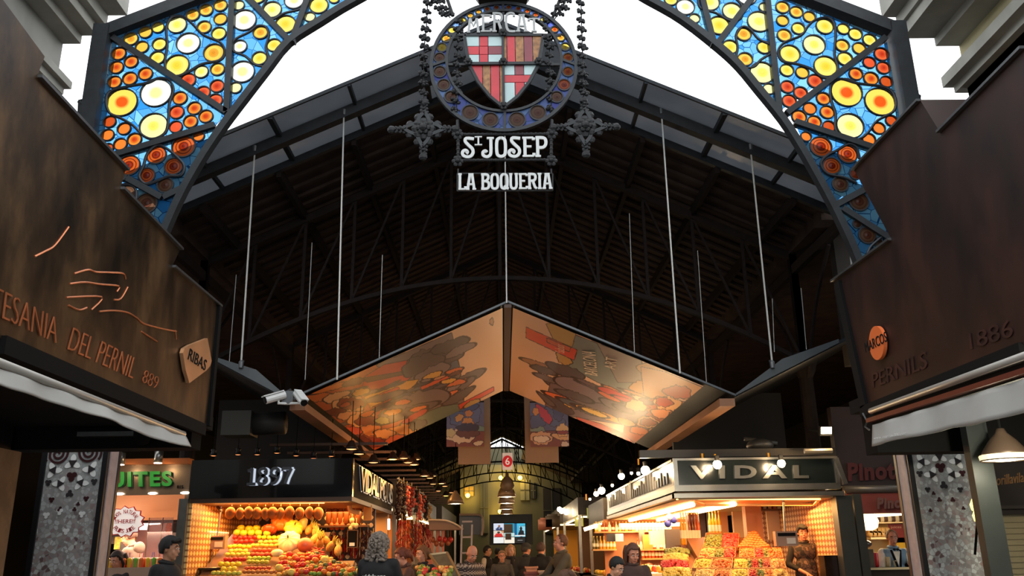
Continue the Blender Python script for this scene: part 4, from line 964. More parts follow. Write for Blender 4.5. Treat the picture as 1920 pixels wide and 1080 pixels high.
def artL(vs):
    P = np.array([proj(v) for v in vs]); P = (P-np.array([500,540]))*3.176
    S = [('p',[(560,500),(1100,268),(1150,480),(1180,720),(900,870),(700,720)],(132,112,108)), ('p',[(100,660),(640,452),(760,560),(840,760),(700,990),(560,980),(300,780)],(196,84,38)),
     ('p',[(820,790),(1060,700),(1170,690),(1180,760),(930,880)],(112,124,112)),('p',[(700,690),(1000,540),(1130,420),(1160,500),(900,660),(720,720)],(100,104,122)),
     ('e',980,420,190,60,-17,(104,84,82)),('e',1090,345,120,30,-20,(98,80,78)),('e',1150,370,95,22,-25,(140,116,116)),('p',[(590,525),(700,458),(838,432),(800,500),(900,495),(790,590),(560,625)],(214,56,30)),('p',[(560,540),(800,500),(810,515),(600,560)],(120,70,50)),
     ('e',930,455,130,55,-18,(104,84,82)),('e',990,510,110,42,-25,(142,120,124)),('e',990,525,55,20,-20,(236,180,90)),('p',[(580,650),(800,560),(905,545),(870,590),(620,712)],(240,172,50)),('p',[(600,660),(780,590),(790,600),(620,672)],(230,90,40)),
     ('p',[(918,590),(1142,488),(1152,505),(925,606)],(232,96,48)),('e',1180,545,150,25,-27,(112,92,92)),('e',1120,600,120,28,-28,(124,104,106)),('e',1140,650,100,22,-30,(106,88,90)),('e',880,690,210,60,-20,(132,108,112)),('e',860,735,180,26,-20,(110,90,98)),
     ('e',810,680,45,14,-10,(236,120,60)),('e',900,720,50,12,-15,(236,120,60)),('e',750,740,50,16,-10,(240,150,60)),('e',880,765,85,16,-30,(206,48,46)),('e',700,650,110,18,-15,(120,100,100)),
     ('e',300,650,95,26,-5,(214,110,50)),('e',410,650,80,24,-18,(232,170,120)),('e',495,693,98,46,-3,(242,178,120)),('e',498,690,78,34,-3,(160,62,40)),('e',470,695,30,12,-20,(214,90,60)),
     ('e',420,740,60,22,0,(130,40,30)),('e',480,760,60,22,-10,(240,160,110)),('e',570,785,80,48,-5,(244,176,116)),('e',590,790,58,30,-5,(150,60,36)),('e',600,750,40,14,-20,(232,120,50)),('e',620,848,66,32,0,(236,140,76)),('e',520,850,50,22,10,(214,80,50)),
     ('e',820,850,110,38,-12,(240,150,60)),('e',700,870,60,28,0,(240,160,100)),('e',640,920,70,26,0,(160,50,36)),('e',760,900,60,20,-20,(214,90,50)),('e',560,900,50,20,10,(120,40,30)),('e',900,815,50,26,-20,(104,98,110)),('e',690,790,40,20,0,(190,180,110)),
     ('e',560,620,50,18,-15,(240,176,70)),('e',400,590,120,14,-16,(226,120,50)),('e',520,560,60,18,-15,(120,74,70)),
     ('p',[(1145,696),(1350,590),(1352,612),(1150,722)],(236,80,46)),('e',1230,690,50,20,-20,(200,160,90)),('e',1340,200,10,18,0,(196,140,100))]
    return paint(P, (238,192,156), S[:18]+streaks(S, 7, 420, 1150, 500, 800, -20)+S[18:], 4.0, (60,34,36))
def artR(vs):
    P = np.array([proj(v) for v in vs]); P = (P-np.array([900,540]))*3.176
    S = [('p',[(570,282),(960,430),(1000,520),(920,640),(700,560),(500,450)],(128,132,128)),('p',[(700,330),(960,430),(960,560),(820,560)],(150,128,120)),
     ('p',[(395,215),(430,210),(568,272),(548,350),(440,310)],(196,150,70)),('e',500,425,50,26,35,(200,150,80)),('p',[(276,235),(578,370),(558,428),(276,296)],(230,66,44)),('p',[(400,300),(540,355),(530,378),(400,322)],(214,90,50)),
     ('e',1040,500,100,50,10,(206,146,72)),('e',960,590,62,36,0,(214,150,70)),('p',[(960,470),(1100,500),(1320,590),(1335,700),(1150,640),(980,660)],(216,150,96)),('p',[(880,700),(1040,660),(1340,690),(1215,860),(1010,940),(850,900)],(176,92,56)),
     ('p',[(390,700),(420,560),(900,640),(1000,740),(900,820),(520,760)],(124,100,112)),('e',330,450,80,14,18,(170,120,90)),('e',380,490,75,18,18,(100,84,88)),('e',520,500,115,32,22,(92,76,82)),('e',400,540,70,14,22,(120,100,106)),('e',640,610,190,44,22,(138,114,126)),('e',560,640,110,20,18,(100,84,92)),
     ('e',700,600,120,10,20,(92,76,90)),('e',660,575,90,8,22,(110,80,90)),('e',800,630,120,17,20,(214,58,52)),('e',860,665,60,10,20,(206,52,50)),('e',490,660,110,14,22,(232,110,66)),('e',770,650,70,10,25,(232,110,60)),
     ('e',470,700,100,30,30,(86,72,82)),('e',400,670,60,12,40,(110,92,98)),('e',530,690,48,16,30,(232,176,90)),('e',620,720,140,18,22,(96,98,112)),('e',740,760,160,16,20,(226,160,72)),('e',690,745,80,12,20,(236,190,90)),('p',[(575,768),(720,810),(860,870),(940,950),(700,850),(590,800)],(222,72,44)),
     ('e',800,700,100,20,22,(138,116,126)),('e',860,720,60,14,20,(110,90,104)),('e',930,700,60,30,10,(206,170,120)),('e',1180,620,80,36,5,(190,90,62)),('e',1115,690,80,42,8,(240,176,116)),('e',1095,680,48,26,8,(196,76,52)),('e',1000,800,66,32,5,(230,170,120)),('e',1000,800,46,20,5,(176,96,60)),('e',1090,750,70,26,5,(232,150,100)),
     ('e',870,800,50,18,20,(236,160,90)),('e',950,850,60,20,10,(200,120,80)),('e',1060,850,50,18,0,(220,150,110)),('e',1170,760,50,22,0,(206,120,80))]
    return paint(P, (234,186,158), S[:10]+streaks(S, 5, 430, 1000, 520, 800, 21)+S[10:], 4.0, (60,34,36))
CLM = inkmat()
for P, s, fn, lab, x0t in ((LN, -1, artL, 'left slope cloth printed with figures and dishes', 1.0), (RNr, 1, artR, 'right slope cloth printed with figures and dishes', .93)):
    A = V((rx+s*.07, YN+.01, lerp(RN.z, P.z, .07/abs(P.x-rx))-.035)); B = V((lerp(rx, P.x-s*.22, x0t), YN+.01, 0)); B.z = lerp(RN.z, P.z, (B.x-rx)/(P.x-rx))-.035; 
    root = empty('printed_cloth', (A+B)/2+V((0,3,0)), lab+', under the hanging canopy', 'banner')
    o = printed('cloth', A, B, B+V((0,YF-YN-.05,0)), A+V((0,YF-YN-.05,0)), 330, 250, fn, CLM, root)
    if s > 0:
        z8 = lambda x, y: (900+x/3.176, 540+y/3.176); nrm = (B-A).cross(V((0,1,0))); nrm = nrm if nrm.z < 0 else -nrm; nrm.normalize()
        for t, bl, br, tl, mt in (('BARCELONA', (702,520), (690,378), (626,505), (236,214,190)), ('ART', (806,482), (820,415), (742,470), (236,214,190)), ('Sabor', (505,385), (505,335), (448,375), (240,180,150))):
            m = MB(); text(m, t, *[onpl(*z8(*p), A, nrm)+nrm*.01 for p in (bl, br, tl)], nrm*.004, .0, space=1.0); m.build('print_letters', M('print_%d' % mt[1], mt, .6), root)
# little hanging banners
def artB(kind):
    def f(vs):
        P = np.array([(v[0], v[2]) for v in vs]); mn = P.min(0); mx = P.max(0); P = (P-mn)/(mx-mn)*np.array([78,84]); P[:, 1] = 84-P[:, 1]
        if kind == 0: S = [('p',[(0,55),(78,55),(78,84),(0,84)],(130,66,52)),('p',[(48,40),(78,48),(78,55),(40,55)],(120,140,124)),('e',26,24,24,12,-40,(92,92,122)),('e',60,22,10,22,10,(100,98,128)),('e',40,10,24,8,0,(80,78,110)),('e',26,30,9,6,-30,(210,140,60)),('e',46,22,8,6,0,(200,120,50)),('e',30,63,30,14,0,(222,190,160)),('e',44,40,12,10,0,(206,130,50)),('e',44,56,22,12,0,(110,60,42)),('e',44,48,22,7,0,(66,46,56)),('e',8,58,10,8,0,(206,180,130)),('e',66,78,10,4,-10,(216,190,160))]
        else: S = [('p',[(0,55),(78,55),(78,84),(0,84)],(130,66,52)),('p',[(0,46),(24,40),(30,55),(0,55)],(130,140,124)),('e',20,34,24,12,-20,(92,88,118)),('e',46,30,26,14,30,(96,92,118)),('e',30,24,22,8,50,(196,50,60)),('e',12,18,6,7,0,(214,130,50)),('e',58,22,10,14,0,(88,80,108)),('e',22,68,24,12,0,(216,160,120)),('e',22,70,16,6,0,(234,200,170)),('e',66,66,22,6,5,(216,160,110)),('e',66,54,12,12,0,(222,170,110)),('e',66,58,12,3,0,(150,60,50)),('e',70,80,8,5,0,(210,180,160))]
        return paint(P, (100,92,120), S, .9)
    return f
BEI = M('beige_banner_cloth', (166,134,108), .7, 0, .06, 3)
for (x0, x1, xb0, xb1, k, lab) in ((837,908,859,920,0,'left'), (995,1067,985,1048,1,'right')):
    a, b = at(x0,838,18.6), at(x1,838,18.6); t_ = at(x1,756,18.6).z+1.0
    root = empty('hanging_banner', (a+b)/2, 'hanging banner printed with %s, %s of the number 6 sign' % ('a bowl and blue figures' if k == 0 else 'a hat and a dish', lab), 'banner')
    hgt = at(x0,838-84,18.6).z
    printed('cloth', (a.x,18.6,a.z), (b.x,18.6,a.z), (b.x,18.6,hgt), (a.x,18.6,hgt), 110, 110, artB(k), CLM, root)
    MB().tube([(a.x,18.6,hgt),(b.x,18.6,hgt)], .015, 6).build('top_rod', STL, root)
    a, b = at(xb0,871 if k == 0 else 868,19.0), at(xb1,871 if k == 0 else 868,19.0)
    MB().bb((a.x,19.0,a.z),(b.x,19.015,a.z+1.9)).build('banner_backing', BEI, tag(empty('plain_banner', a, 'plain beige banner hanging lower behind the printed one, %s side' % lab, 'banner')))
# wires
def wire(p, q, r, label, grp=None): return tag(MB().tube([p, q], r, 6).build('steel_wire', WIRE), label, 'wire', grp)
def vw(px, py, px2, py2, Y, r, label, grp=None):
    a = at(px, py, Y); b = at(px2, py2, Y); x = (a.x+b.x)/2; return wire((a.x,Y,a.z), (b.x,Y,b.z), r, label, grp)
vw(478,278,452,683,YN-.05,.012,'pale steel wire farthest left, from the roof verge to the left canopy wing')
vw(645,210,632,712,YN-.05,.012,'pale steel wire dropping to the middle of the left canopy slope')
vw(945,100,950,568,YN-.05,.010,'pale steel wire from behind the crest down to the canopy ridge')
vw(1240,208,1275,700,YN-.05,.012,'pale steel wire dropping to the middle of the right canopy slope')
vw(1407,275,1448,683,YN-.05,.012,'pale steel wire to the right canopy wing')
vw(1590,430,1597,500,YN-.05,.012,'short pale wire seen beside the right rusted canopy')
for a in ((585,455,572,712),(717,478,711,672),(443,515,430,678),(1180,400,1190,672),(1308,470,1325,722),(1502,540,1512,655),(1448,560,1452,660)): vw(*a, 12.6, .006, 'thin dark wire holding the back of the hanging canopy', 'thin rear canopy wires')
for px, py in ((478,278),(645,210),(1240,208),(1407,275),(452,683),(1448,683)):
    p = at(px, py, YN-.05); tag(MB().lathe([(.0,-.06),(.03,-.05),(.035,.03),(.015,.05),(.0,.07)], 8, p).tube([p+V((0,0,.03)),p+V((0,.08,.06))], .018, 6).build('wire_anchor', GREY), 'small steel wire anchor %s' % ('at the roof verge, ' if py < 400 else 'on the canopy wing, ')+{478:'far left',645:'left of the crest',1240:'right of the crest',1407:'far right',452:'left',1448:'right'}[px], 'anchor')
# security cameras
WP = M('camera_white', (214,216,214), .35); 
def cctv(px, py, d, label):
    c = at(px, py, YN-.25); root = empty('security_camera', c, label, 'security camera'); d = V(d).normalized()
    MB().tube([c-d*.13, c+d*.13], .052, 12).build('housing', WP, root); MB().tube([c+d*.13, c+d*.145], .044, 12).build('lens', BLACK, root)
    MB().beam(c-d*.1+V((0,0,.055)), c+d*.17+V((0,0,.055)), .1, .015).build('sun_shield', WP, root)
    k = at(541,748,YN-.15); MB().tube([c-d*.05, c-d*.05+V((0,0,-.09)), k+V((0,0,-.06))], .018, 8).build('arm', WP, root)
cctv(516,745,(-.8,-.5,-.35),'white security camera pointing left at the left corner of the hanging canopy'); cctv(563,746,(.5,-.6,-.55),'white security camera pointing down right at the left corner of the hanging canopy')
k = at(541,746,YN-.12); tag(MB().box(k, (.14,.12,.16)).tube([k+V((-.1,0,-.02)),k+V((.1,0,-.02))],.02,8).tube([k+V((0,-.05,.08)),k+V((0,.08,.12))],.015,6).build('camera_bracket', GREY), 'grey junction box holding both security cameras', 'bracket')
# ventilation box and duct in the dark above the left stall
a, b = at(417,770,12.0), at(468,815,12.0); VB = M('duct_metal', (62,60,54), .6, .3)
root = empty('ventilation_unit', (a+b)/2, 'dim grey ventilation box with round duct above the left stalls', 'vent'); MB().bb((a.x,12,b.z),(b.x,12.4,a.z)).build('box', VB, root)
MB().tube([at(470,795,12.2), at(535,793,12.2)], .16, 14).build('duct', M('dark_duct', (44,42,40), .6, .3), root, True)
# ---------------------------------------------------------------- people
SKIN = {'a': M('skin_warm', (214,158,126), .55, 0, .08, 20), 'b': M('skin_ruddy', (206,138,108), .55, 0, .08, 20), 'c': M('skin_tan', (186,132,100), .55, 0, .08, 20)}
EYEW = M('eye_white', (225,220,212), .3); EYED = M('eye_dark', (38,26,20), .3); LIP = M('lips', (156,84,72), .5)
def bake(mb, name, mat, parent, vox, it=3, noise=0):
    me = bpy.data.meshes.new('tmp'); me.from_pydata(mb.v, [], mb.f); o = bpy.data.objects.new('tmp', me); C.objects.link(o)
    r = o.modifiers.new('r', 'REMESH'); r.mode = 'VOXEL'; r.voxel_size = vox; r.use_smooth_shade = True
    if it: s_ = o.modifiers.new('s', 'SMOOTH'); s_.iterations = it; s_.factor = .5
    bpy.context.view_layer.update()
    m2 = bpy.data.meshes.new_from_object(o.evaluated_get(bpy.context.evaluated_depsgraph_get())); bpy.data.objects.remove(o); bpy.data.meshes.remove(me)
    m2.name = name; m2.materials.clear(); m2.materials.append(mat); q = bpy.data.objects.new(name, m2); C.objects.link(q); q.parent = parent
    m2.polygons.foreach_set('use_smooth', [True]*len(m2.polygons)); ORG[q.name] = V(ORG.get(parent.name, (0,0,0))); return q
def cap(mb, p, q, r1, r2, n=10):
    p, q = V(p), V(q); mb.tube([p, q], [r1, r2], n); mb.ell(p, r1, n, 6); mb.ell(q, r2, n, 6)
def hand(mb, wr, el, side, curl=.5, s=1.0, palm_dir=None):
    wr, el = V(wr), V(el); d = (wr-el).normalized(); u = d.cross(V((0,0,1)) if abs(d.z) < .8 else V((0,-1,0))).normalized(); n = u.cross(d)
    if palm_dir is not None:
        n = V(palm_dir); n = (n-d*n.dot(d)).normalized(); u = d.cross(n)
    p0 = wr+d*.045*s; rot = Matrix((u, d, n)).transposed()
    mb.ell(p0, (.040*s, .052*s, .018*s), 10, 6, rot=rot); cap(mb, wr-d*.02, wr+d*.03*s, .027*s, .024*s)
    for i, (off, ln) in enumerate(((-.029,.068),(-.010,.078),(.010,.073),(.028,.058))):
        a = wr+d*.085*s+u*off*s; c1 = curl*.7; b = a+(d*math.cos(c1)-n*math.sin(c1))*ln*.5*s; c2 = curl*1.7; c = b+(d*math.cos(c2)-n*math.sin(c2))*ln*.5*s
        cap(mb, a, b, .0095*s, .0088*s, 8); cap(mb, b, c, .0088*s, .0075*s, 8)
    t = -1 if side < 0 else 1
    a = wr+d*.03*s-u*.032*s*t; b = a+(d*.7-u*t*.7-n*.3).normalized()*.036*s; c = b+(d*.95-u*t*.2-n*.4).normalized()*.03*s
    cap(mb, a, b, .012*s, .010*s, 8); cap(mb, b, c, .010*s, .0085*s, 8)
def person(x, y, zf, h, rot, label, top, hair, haircol, skin='a', lean=0, turn=0, tilt=0, L=None, Rr=None, pants=(38,38,44), vox=.012, sleeve=1.0, stripe=None, glasses=False, bulk=1.0, coat=False, curl=.5, sleevecol=None, topmat=None, bust=False):
    s = h/1.76; root = empty('person', (0,0,0), label, 'person')
    piv = V((0,0,.95)); RL_ = Matrix.Rotation(R(lean), 3, 'X')
    def U(p): return piv + RL_ @ (V(p)-piv)
    hc_ = U((0, -.02, 1.64)) + V((0, -.03 if tilt > 12 else 0, -.01 if tilt > 12 else 0)); Hm = Matrix.Rotation(R(turn), 3, 'Z') @ RL_ @ Matrix.Rotation(R(tilt), 3, 'X')
    def H(p): return hc_ + Hm @ V(p)
    b = MB(); sk = SKIN[skin]
    # head
    b.ell(H((0,.012,.022)), (.074,.094,.098), 16, 12, rot=Hm); b.ell(H((0,-.022,-.05)), (.056,.066,.066), 14, 10, rot=Hm); b.ell(H((0,-.058,-.096)), (.026,.024,.02), 10, 6, rot=Hm)
    b.tube([H((0,-.082,.018)), H((0,-.104,-.022)), H((0,-.092,-.032))], [.008,.014,.012], 8); b.ell(H((0,-.098,-.026)), (.017,.014,.011), 8, 6, rot=Hm)
    for k in (-1,1): b.ell(H((k*.030,-.076,.030)), (.022,.013,.009), 8, 5, rot=Hm); b.ell(H((k*.077,.010,-.004)), (.010,.020,.032), 8, 6, rot=Hm); b.ell(H((k*.036,-.062,-.034)), (.022,.020,.022), 8, 5, rot=Hm)
    b.ell(H((0,-.088,-.060)), (.022,.010,.009), 8, 5, rot=Hm)
    nk = U((0,.01,1.47)); cap(b, nk, H((0,.012,-.06)), .056, .052)
    ch, wa = U((0,.005,1.32)), U((0,0,1.12)); 
    for c, r in ((U((0,.0,1.34)),(.165,.10,.14)), (wa,(.14,.095,.16)), (V((0,0,.96)),(.16,.11,.13))): b.ell(c, r, 14, 8, rot=RL_)
    sh = {1: U((.175,.005,1.425)), -1: U((-.175,.005,1.425))}; cap(b, sh[1], sh[-1], .052, .052)
    arms = {}
    for k, a in ((-1, L), (1, Rr)):
        e, w = (a[0], a[1]) if a else (U((k*.235,.03,1.14)), U((k*.245,-.05,.90)))
        e, w = V(e), V(w); arms[k] = (e, w); cap(b, sh[k], e, .047, .038); cap(b, e, w, .037, .026); hand(b, w, e, k, curl, 1.0, a[2] if a and len(a) > 2 else None)
    for k in (-1,1):
        cap(b, (k*.09,0,.92), (k*.10,-.02,.50), .082, .055); cap(b, (k*.10,-.02,.50), (k*.10,.02,.09), .052, .036); b.ell((k*.105,-.05,.04), (.042,.115,.038), 10, 6)
    body = bake(b, 'body', sk, root, vox, 2)
    # clothes
    tm = topmat or M('cloth_%d_%d_%d' % top, top, .85, 0, .25, 9, bump=.35, bscale=12)
    g = MB(); B_ = bulk
    for c, r in ((U((0,.0,1.35)),(.192*B_,.128*B_,.155)), (wa,(.168*B_,.125*B_,.18)), (U((0,0,1.0)),(.182*B_,.138*B_,.16))): g.ell(c, r, 18, 10, rot=RL_)
    cap(g, sh[1]+V((-.01,0,-.008)), sh[-1]+V((.01,0,-.008)), .070*B_, .070*B_); cap(g, U((0,.012,1.45)), U((0,.010,1.50)), .082, .068)
    if coat: g.tube([V((0,0,1.0)), V((0,0,.78)), V((0,0,.58))], [.17*B_,.19*B_,.2*B_], 16)
    if bust: g.ell(U((0,-.09,1.30)), (.13,.06,.07), 12, 6, rot=RL_)
    sl = MB() if sleevecol else g
    if sleeve > 0:
        for k in (-1,1):
            e, w = arms[k]; w2 = e+(w-e)*min(1, sleeve*.98)
            cap(sl, sh[k], e, .066*B_, .052*B_)
            if sleeve > .3: cap(sl, e, w2, .052*B_, .040*B_)
    jk = bake(g, 'jacket', tm, root, .014, 3)
    if sleevecol: bake(sl, 'sleeves', M('cloth_%d_%d_%d' % sleevecol, sleevecol, .85, 0, .2, 9, bump=.3, bscale=12), root, .014, 3)
    m = MB(); P = [U((math.cos(t)*.072, .005+math.sin(t)*.072, 1.505+.012*math.sin(t))) for t in [2*PI*i/16 for i in range(17)]]; m.tube(P, .018, 6, cap=False); m.build('collar', tm, root, True)
    t_ = MB()
    for k in (-1,1): cap(t_, (k*.09,0,.93), (k*.10,-.02,.50), .10, .072); cap(t_, (k*.10,-.02,.50), (k*.10,.02,.11), .07, .06)
    t_.ell((0,0,.95), (.172,.125,.12), 12, 8); bake(t_, 'trousers', M('cloth_%d_%d_%d' % pants, pants, .9, 0, .2, 9), root, .02, 2)
    m = MB()
    for k in (-1,1): m.ell((k*.105,-.05,.045), (.05,.13,.046), 10, 6)
    m.build('shoes', BLACK, root, True)
    # face details
    for k in (-1,1):
        m = MB(); m.ell(H((k*.030,-.086,.010)), (.013,.006,.007), 8, 5, rot=Hm); e_ = m.build('eye', EYEW, root); MB().ell(H((k*.030,-.0915,.010)), (.0062,.003,.0062), 8, 5, rot=Hm).build('iris', EYED, e_)
        MB().tube([H((k*.014,-.092,.034)), H((k*.032,-.091,.040)), H((k*.048,-.080,.034))], .0045, 6).build('eyebrow', M('brow_%d' % sum(haircol), tuple(int(v*.7) for v in haircol), .8), root)
    MB().ell(H((0,-.0975,-.060)), (.021,.004,.004), 10, 5, rot=Hm).build('mouth', LIP, root)
    if glasses:
        m = MB()
        for k in (-1,1): m.tube([H((k*.031+math.cos(t)*.022,-.100,.008+math.sin(t)*.016)) for t in [2*PI*i/12 for i in range(13)]], .0022, 5, cap=False); m.tube([H((k*.053,-.098,.012)), H((k*.082,.0,.012))], .002, 5)
        m.tube([H((-.01,-.101,.012)), H((.01,-.101,.012))], .002, 5); m.build('glasses', BLACK, root)
    # hair
    hm = M('hair_%d_%d_%d' % haircol, haircol, .75, 0, .4, 40, bump=.6, bscale=60)
    def scalp(line, rad=(.083,.103,.108), up=.026, back=.016, rough=.0, low=-.05):
        vs, fs = [], []; nu, nv = 28, 18; keep = {}
        m = MB(); m.ell((0,0,0), rad, nu, nv); mv, mf = m.v, m.f; nm = MB(); ok = []
        for p in mv:
            q = V(p); yy, zz = q.y+back, q.z+up; front = yy < .0
            lim = line if yy < -.035 else (low+.045 if yy < .02 else low)
            if zz < lim: ok.append(False)
            else: ok.append(True)
            f = 1+random.uniform(-rough, rough)
            nm.v.append(tuple(H((q.x*f, q.y*f+back, q.z*f+up))))
        nm.f = [f for f in mf if sum(ok[i] for i in f) >= 3]
        o = nm.build('hair', hm, root, True); md = o.modifiers.new('t', 'SOLIDIFY'); md.thickness = .014; md.offset = 0; return o
    if hair == 'short': scalp(.066, rough=.02)
    if hair == 'receding': scalp(.105, rad=(.081,.100,.100), rough=.02, up=.022, back=.022)
    if hair == 'bald': scalp(.20, rad=(.079,.097,.10), up=.012, back=.02, low=-.06) if False else None
    if hair in ('quiff', 'fringe'):
        scalp(.055, rad=(.086,.106,.112), rough=.03); m = MB()
        for i in range(7): t = (i-3)/3; m.ell(H((t*.055, -.078+.02*abs(t), .088+(.015 if hair == 'quiff' else -.012)*(1-abs(t)))), (.026,.034,.026), 8, 5, rot=Hm)
        m.build('fringe', hm, root, True)
    if hair == 'cap':
        scalp(.05); m = MB(); m.ell(H((0,.008,.055)), (.094,.114,.085), 18, 8, rot=Hm); m.ell(H((0,-.10,.045)), (.06,.05,.008), 12, 5, rot=Hm); m.build('flat_cap', M('flat_cap_grey', (52,50,50), .9, 0, .2, 20), root, True)
    if hair == 'curly':
        scalp(.03, rad=(.092,.112,.114), low=-.09); m = MB(); random.seed(5)
        for i in range(340):
            t, ph = random.uniform(0, 2*PI), random.uniform(-.9, 1.5); q = V((math.cos(ph)*math.cos(t), math.cos(ph)*math.sin(t), math.sin(ph)))
            if q.y < -.55 and q.z < .5: continue
            r = random.uniform(.013,.023); m.ell(H((q.x*.105, q.y*.12+.022, q.z*.125+.008)), (r, r, r*1.3), 6, 4, rot=(t, ph, 0))
        for i in range(120): m.ell(H((random.uniform(-.115,.115), random.uniform(.02,.125), random.uniform(-.18,-.05))), (.017,.017,.03), 6, 4, rot=(i,i,i))
        m.build('curly_hair', hm, root, True)
    if hair in ('long', 'bob', 'ponytail'):
        scalp(.074, rad=(.084,.104,.108), rough=.015); m = MB(); z1 = {'long': -.27, 'bob': -.11, 'ponytail': -.05}[hair]
        for k in (-1,1):
            if hair != 'ponytail': m.tube([H((k*.062,-.03,.09)), H((k*.090,.0,.03)), H((k*.094,.012,-.06)), H((k*.086,-.004,z1))], [.014,.017,.022,.014], 8)
            m.tube([H((k*.05,.085,.06)), H((k*.055,.10,-.02)), H((k*.055,.095,z1*.9))], [.05,.052,.03], 10)
        m.tube([H((0,.09,.05)), H((0,.11,-.03)), H((0,.10,z1))], [.06,.06,.035], 10)
        if hair == 'ponytail': m.tube([H((0,.11,.05)), H((0,.15,.0)), H((0,.14,-.12))], [.03,.032,.014], 8)
        m.build('hair_lengths', hm, root, True)
    root.location = V((x, y, zf)); root.rotation_euler = (0, 0, rot); root.scale = (s, s, s)
    return root, H, U, arms
def stands(root, name, mb, mat, smooth=False): return mb.build(name, mat, root, smooth)
def px_person(px, py_top, Y, hextra=0):
    p = at(px, py_top, Y); return p.x, p.z
PEOPLE = []
# A: dark-haired man in black, profile to the right, before the juice stall
x, zt_ = px_person(318,1008,9.9); person(x, 9.9, 0, zt_, R(78), 'person in a black jacket with dark swept-up hair, seen in profile below the juice stall', (22,22,25), 'quiff', (26,22,20), 'c', turn=6, tilt=4, bulk=1.08, vox=.010)
# B: man in hoodie serving inside the juice stall
x, zt_ = px_person(262,988,13.3); r_ = person(x, 13.3, .22, zt_-.22, R(-95), 'person in a grey-beige hooded top working behind the juice counter', (134,118,104), 'receding', (90,66,50), 'b', lean=8, tilt=14, L=((-.23,-.18,1.12),(-.16,-.44,1.06)), Rr=((.23,-.18,1.12),(.14,-.44,1.06)), vox=.011)
MB().ell(r_[2]((0,.10,1.46)), (.13,.06,.09), 12, 8).build('hood', M('cloth_134_118_104'), r_[0], True)
x, zt_ = px_person(226,1033,12.6); person(x, 12.6, 0, zt_, R(-20), 'person with dark hair low at the left end of the juice counter', (40,34,34), 'bob', (34,26,24), 'b', tilt=22)
# C: woman with curly grey hair from behind
x, zt_ = px_person(712,1001,10.6); r_ = person(x, 10.6, 0, zt_, R(168), 'person with curly grey hair seen from behind in a black jacket with white lettering', (24,24,27), 'curly', (134,122,110), 'a', turn=-12, bulk=1.1, vox=.011, L=((-.24,-.12,1.14),(-.12,-.36,1.12)), Rr=((.25,-.10,1.14),(.12,-.36,1.12)))
m = MB(); text(m, 'vidalpons', (.135,.148,1.265), (-.135,.148,1.265), (.135,.142,1.325), (0,.012,0), .012); m.build('back_lettering', M('print_white', (226,226,220), .6), r_[0])
# D, E at the fruit
x, zt_ = px_person(768,1026,12.6); person(x, 12.6, 0, zt_, R(-72), 'person with reddish tied hair in a brown coat reaching left towards the fruit', (92,58,44), 'ponytail', (124,62,40), 'b', lean=6, tilt=14, L=((-.22,-.20,1.20),(-.12,-.42,1.24)), Rr=((.22,-.20,1.16),(.10,-.40,1.18)), bust=True)
x, zt_ = px_person(793,1024,13.8); person(x, 13.8, 0, zt_, R(-35), 'person in a dark navy coat with brown bobbed hair behind the brown coat', (30,30,40), 'bob', (122,84,54), 'a', tilt=12, turn=-20, coat=True)
# F: bald man in patterned sweater
def knit():
    m, nt, b = newmat('patterned_knit'); N = nt.nodes.new; L = nt.links.new; tc = N('ShaderNodeTexCoord'); sp = N('ShaderNodeSeparateXYZ'); L(tc.outputs['Object'], sp.inputs[0])
    def math_(op, a, b_=None):
        n = N('ShaderNodeMath'); n.operation = op
        for i, v in enumerate((a, b_)):
            if v is None: continue
            if isinstance(v, (int, float)): n.inputs[i].default_value = v
            else: L(v, n.inputs[i])
        return n.outputs[0]
    z = math_('SINE', math_('MULTIPLY', sp.outputs['Z'], 62)); zz = math_('SINE', math_('MULTIPLY', sp.outputs['Z'], 190)); xx = math_('SINE', math_('MULTIPLY', math_('ADD', sp.outputs['X'], sp.outputs['Y']), 130))
    p = math_('MULTIPLY', zz, xx); a = math_('GREATER_THAN', math_('ADD', math_('MULTIPLY', z, .6), p), .35)
    mx = N('ShaderNodeMix'); mx.data_type = 'RGBA'; mx.inputs[6].default_value = lin((58,48,44)); mx.inputs[7].default_value = lin((176,150,126)); L(a, mx.inputs[0]); L(mx.outputs[2], b.inputs['Base Color']); b.inputs['Roughness'].default_value = .95
    return m
x, zt_ = px_person(876,1020,13.3); person(x, 13.3, 0, zt_, R(28), 'bald person in a brown patterned sweater looking down beside the glass counter', (90,74,62), 'bald', (120,100,90), 'b', lean=10, tilt=26, topmat=knit(), bulk=1.12, pants=(26,27,36), Rr=((.27,-.08,1.14),(.30,-.26,.95)), L=((-.26,-.02,1.12),(-.28,-.16,.90)))
# far group
x, zt_ = px_person(913,1024,22); person(x, 22, 0, zt_, R(70), 'person in a black waistcoat with pale sleeves among the distant shoppers', (24,22,22), 'short', (30,24,22), 'c', sleevecol=(196,186,172), vox=.014, tilt=8)
x, zt_ = px_person(933,1028,25); person(x, 25, 0, zt_, R(170), 'person with black hair and dark coat seen from behind, far down the aisle', (30,28,28), 'short', (20,18,18), 'b', vox=.016)
x, zt_ = px_person(941,1033,18.5); person(x, 18.5, 0, zt_, R(4), 'person with fair-grey hair and glasses in a grey coat facing the camera in the aisle', (74,68,62), 'short', (150,118,90), 'b', glasses=True, coat=True, vox=.012, Rr=((.25,.0,1.14),(.27,-.04,.9)))
x, zt_ = px_person(957,1022,19.6); r_ = person(x, 19.6, 0, zt_, R(20), 'person with blond bob, dark scarf and a white carrier bag in the aisle', (110,98,88), 'bob', (196,150,106), 'a', coat=True, vox=.012, Rr=((.22,-.12,1.16),(.12,-.28,1.16)), L=((-.22,-.12,1.14),(-.02,-.28,1.10)))
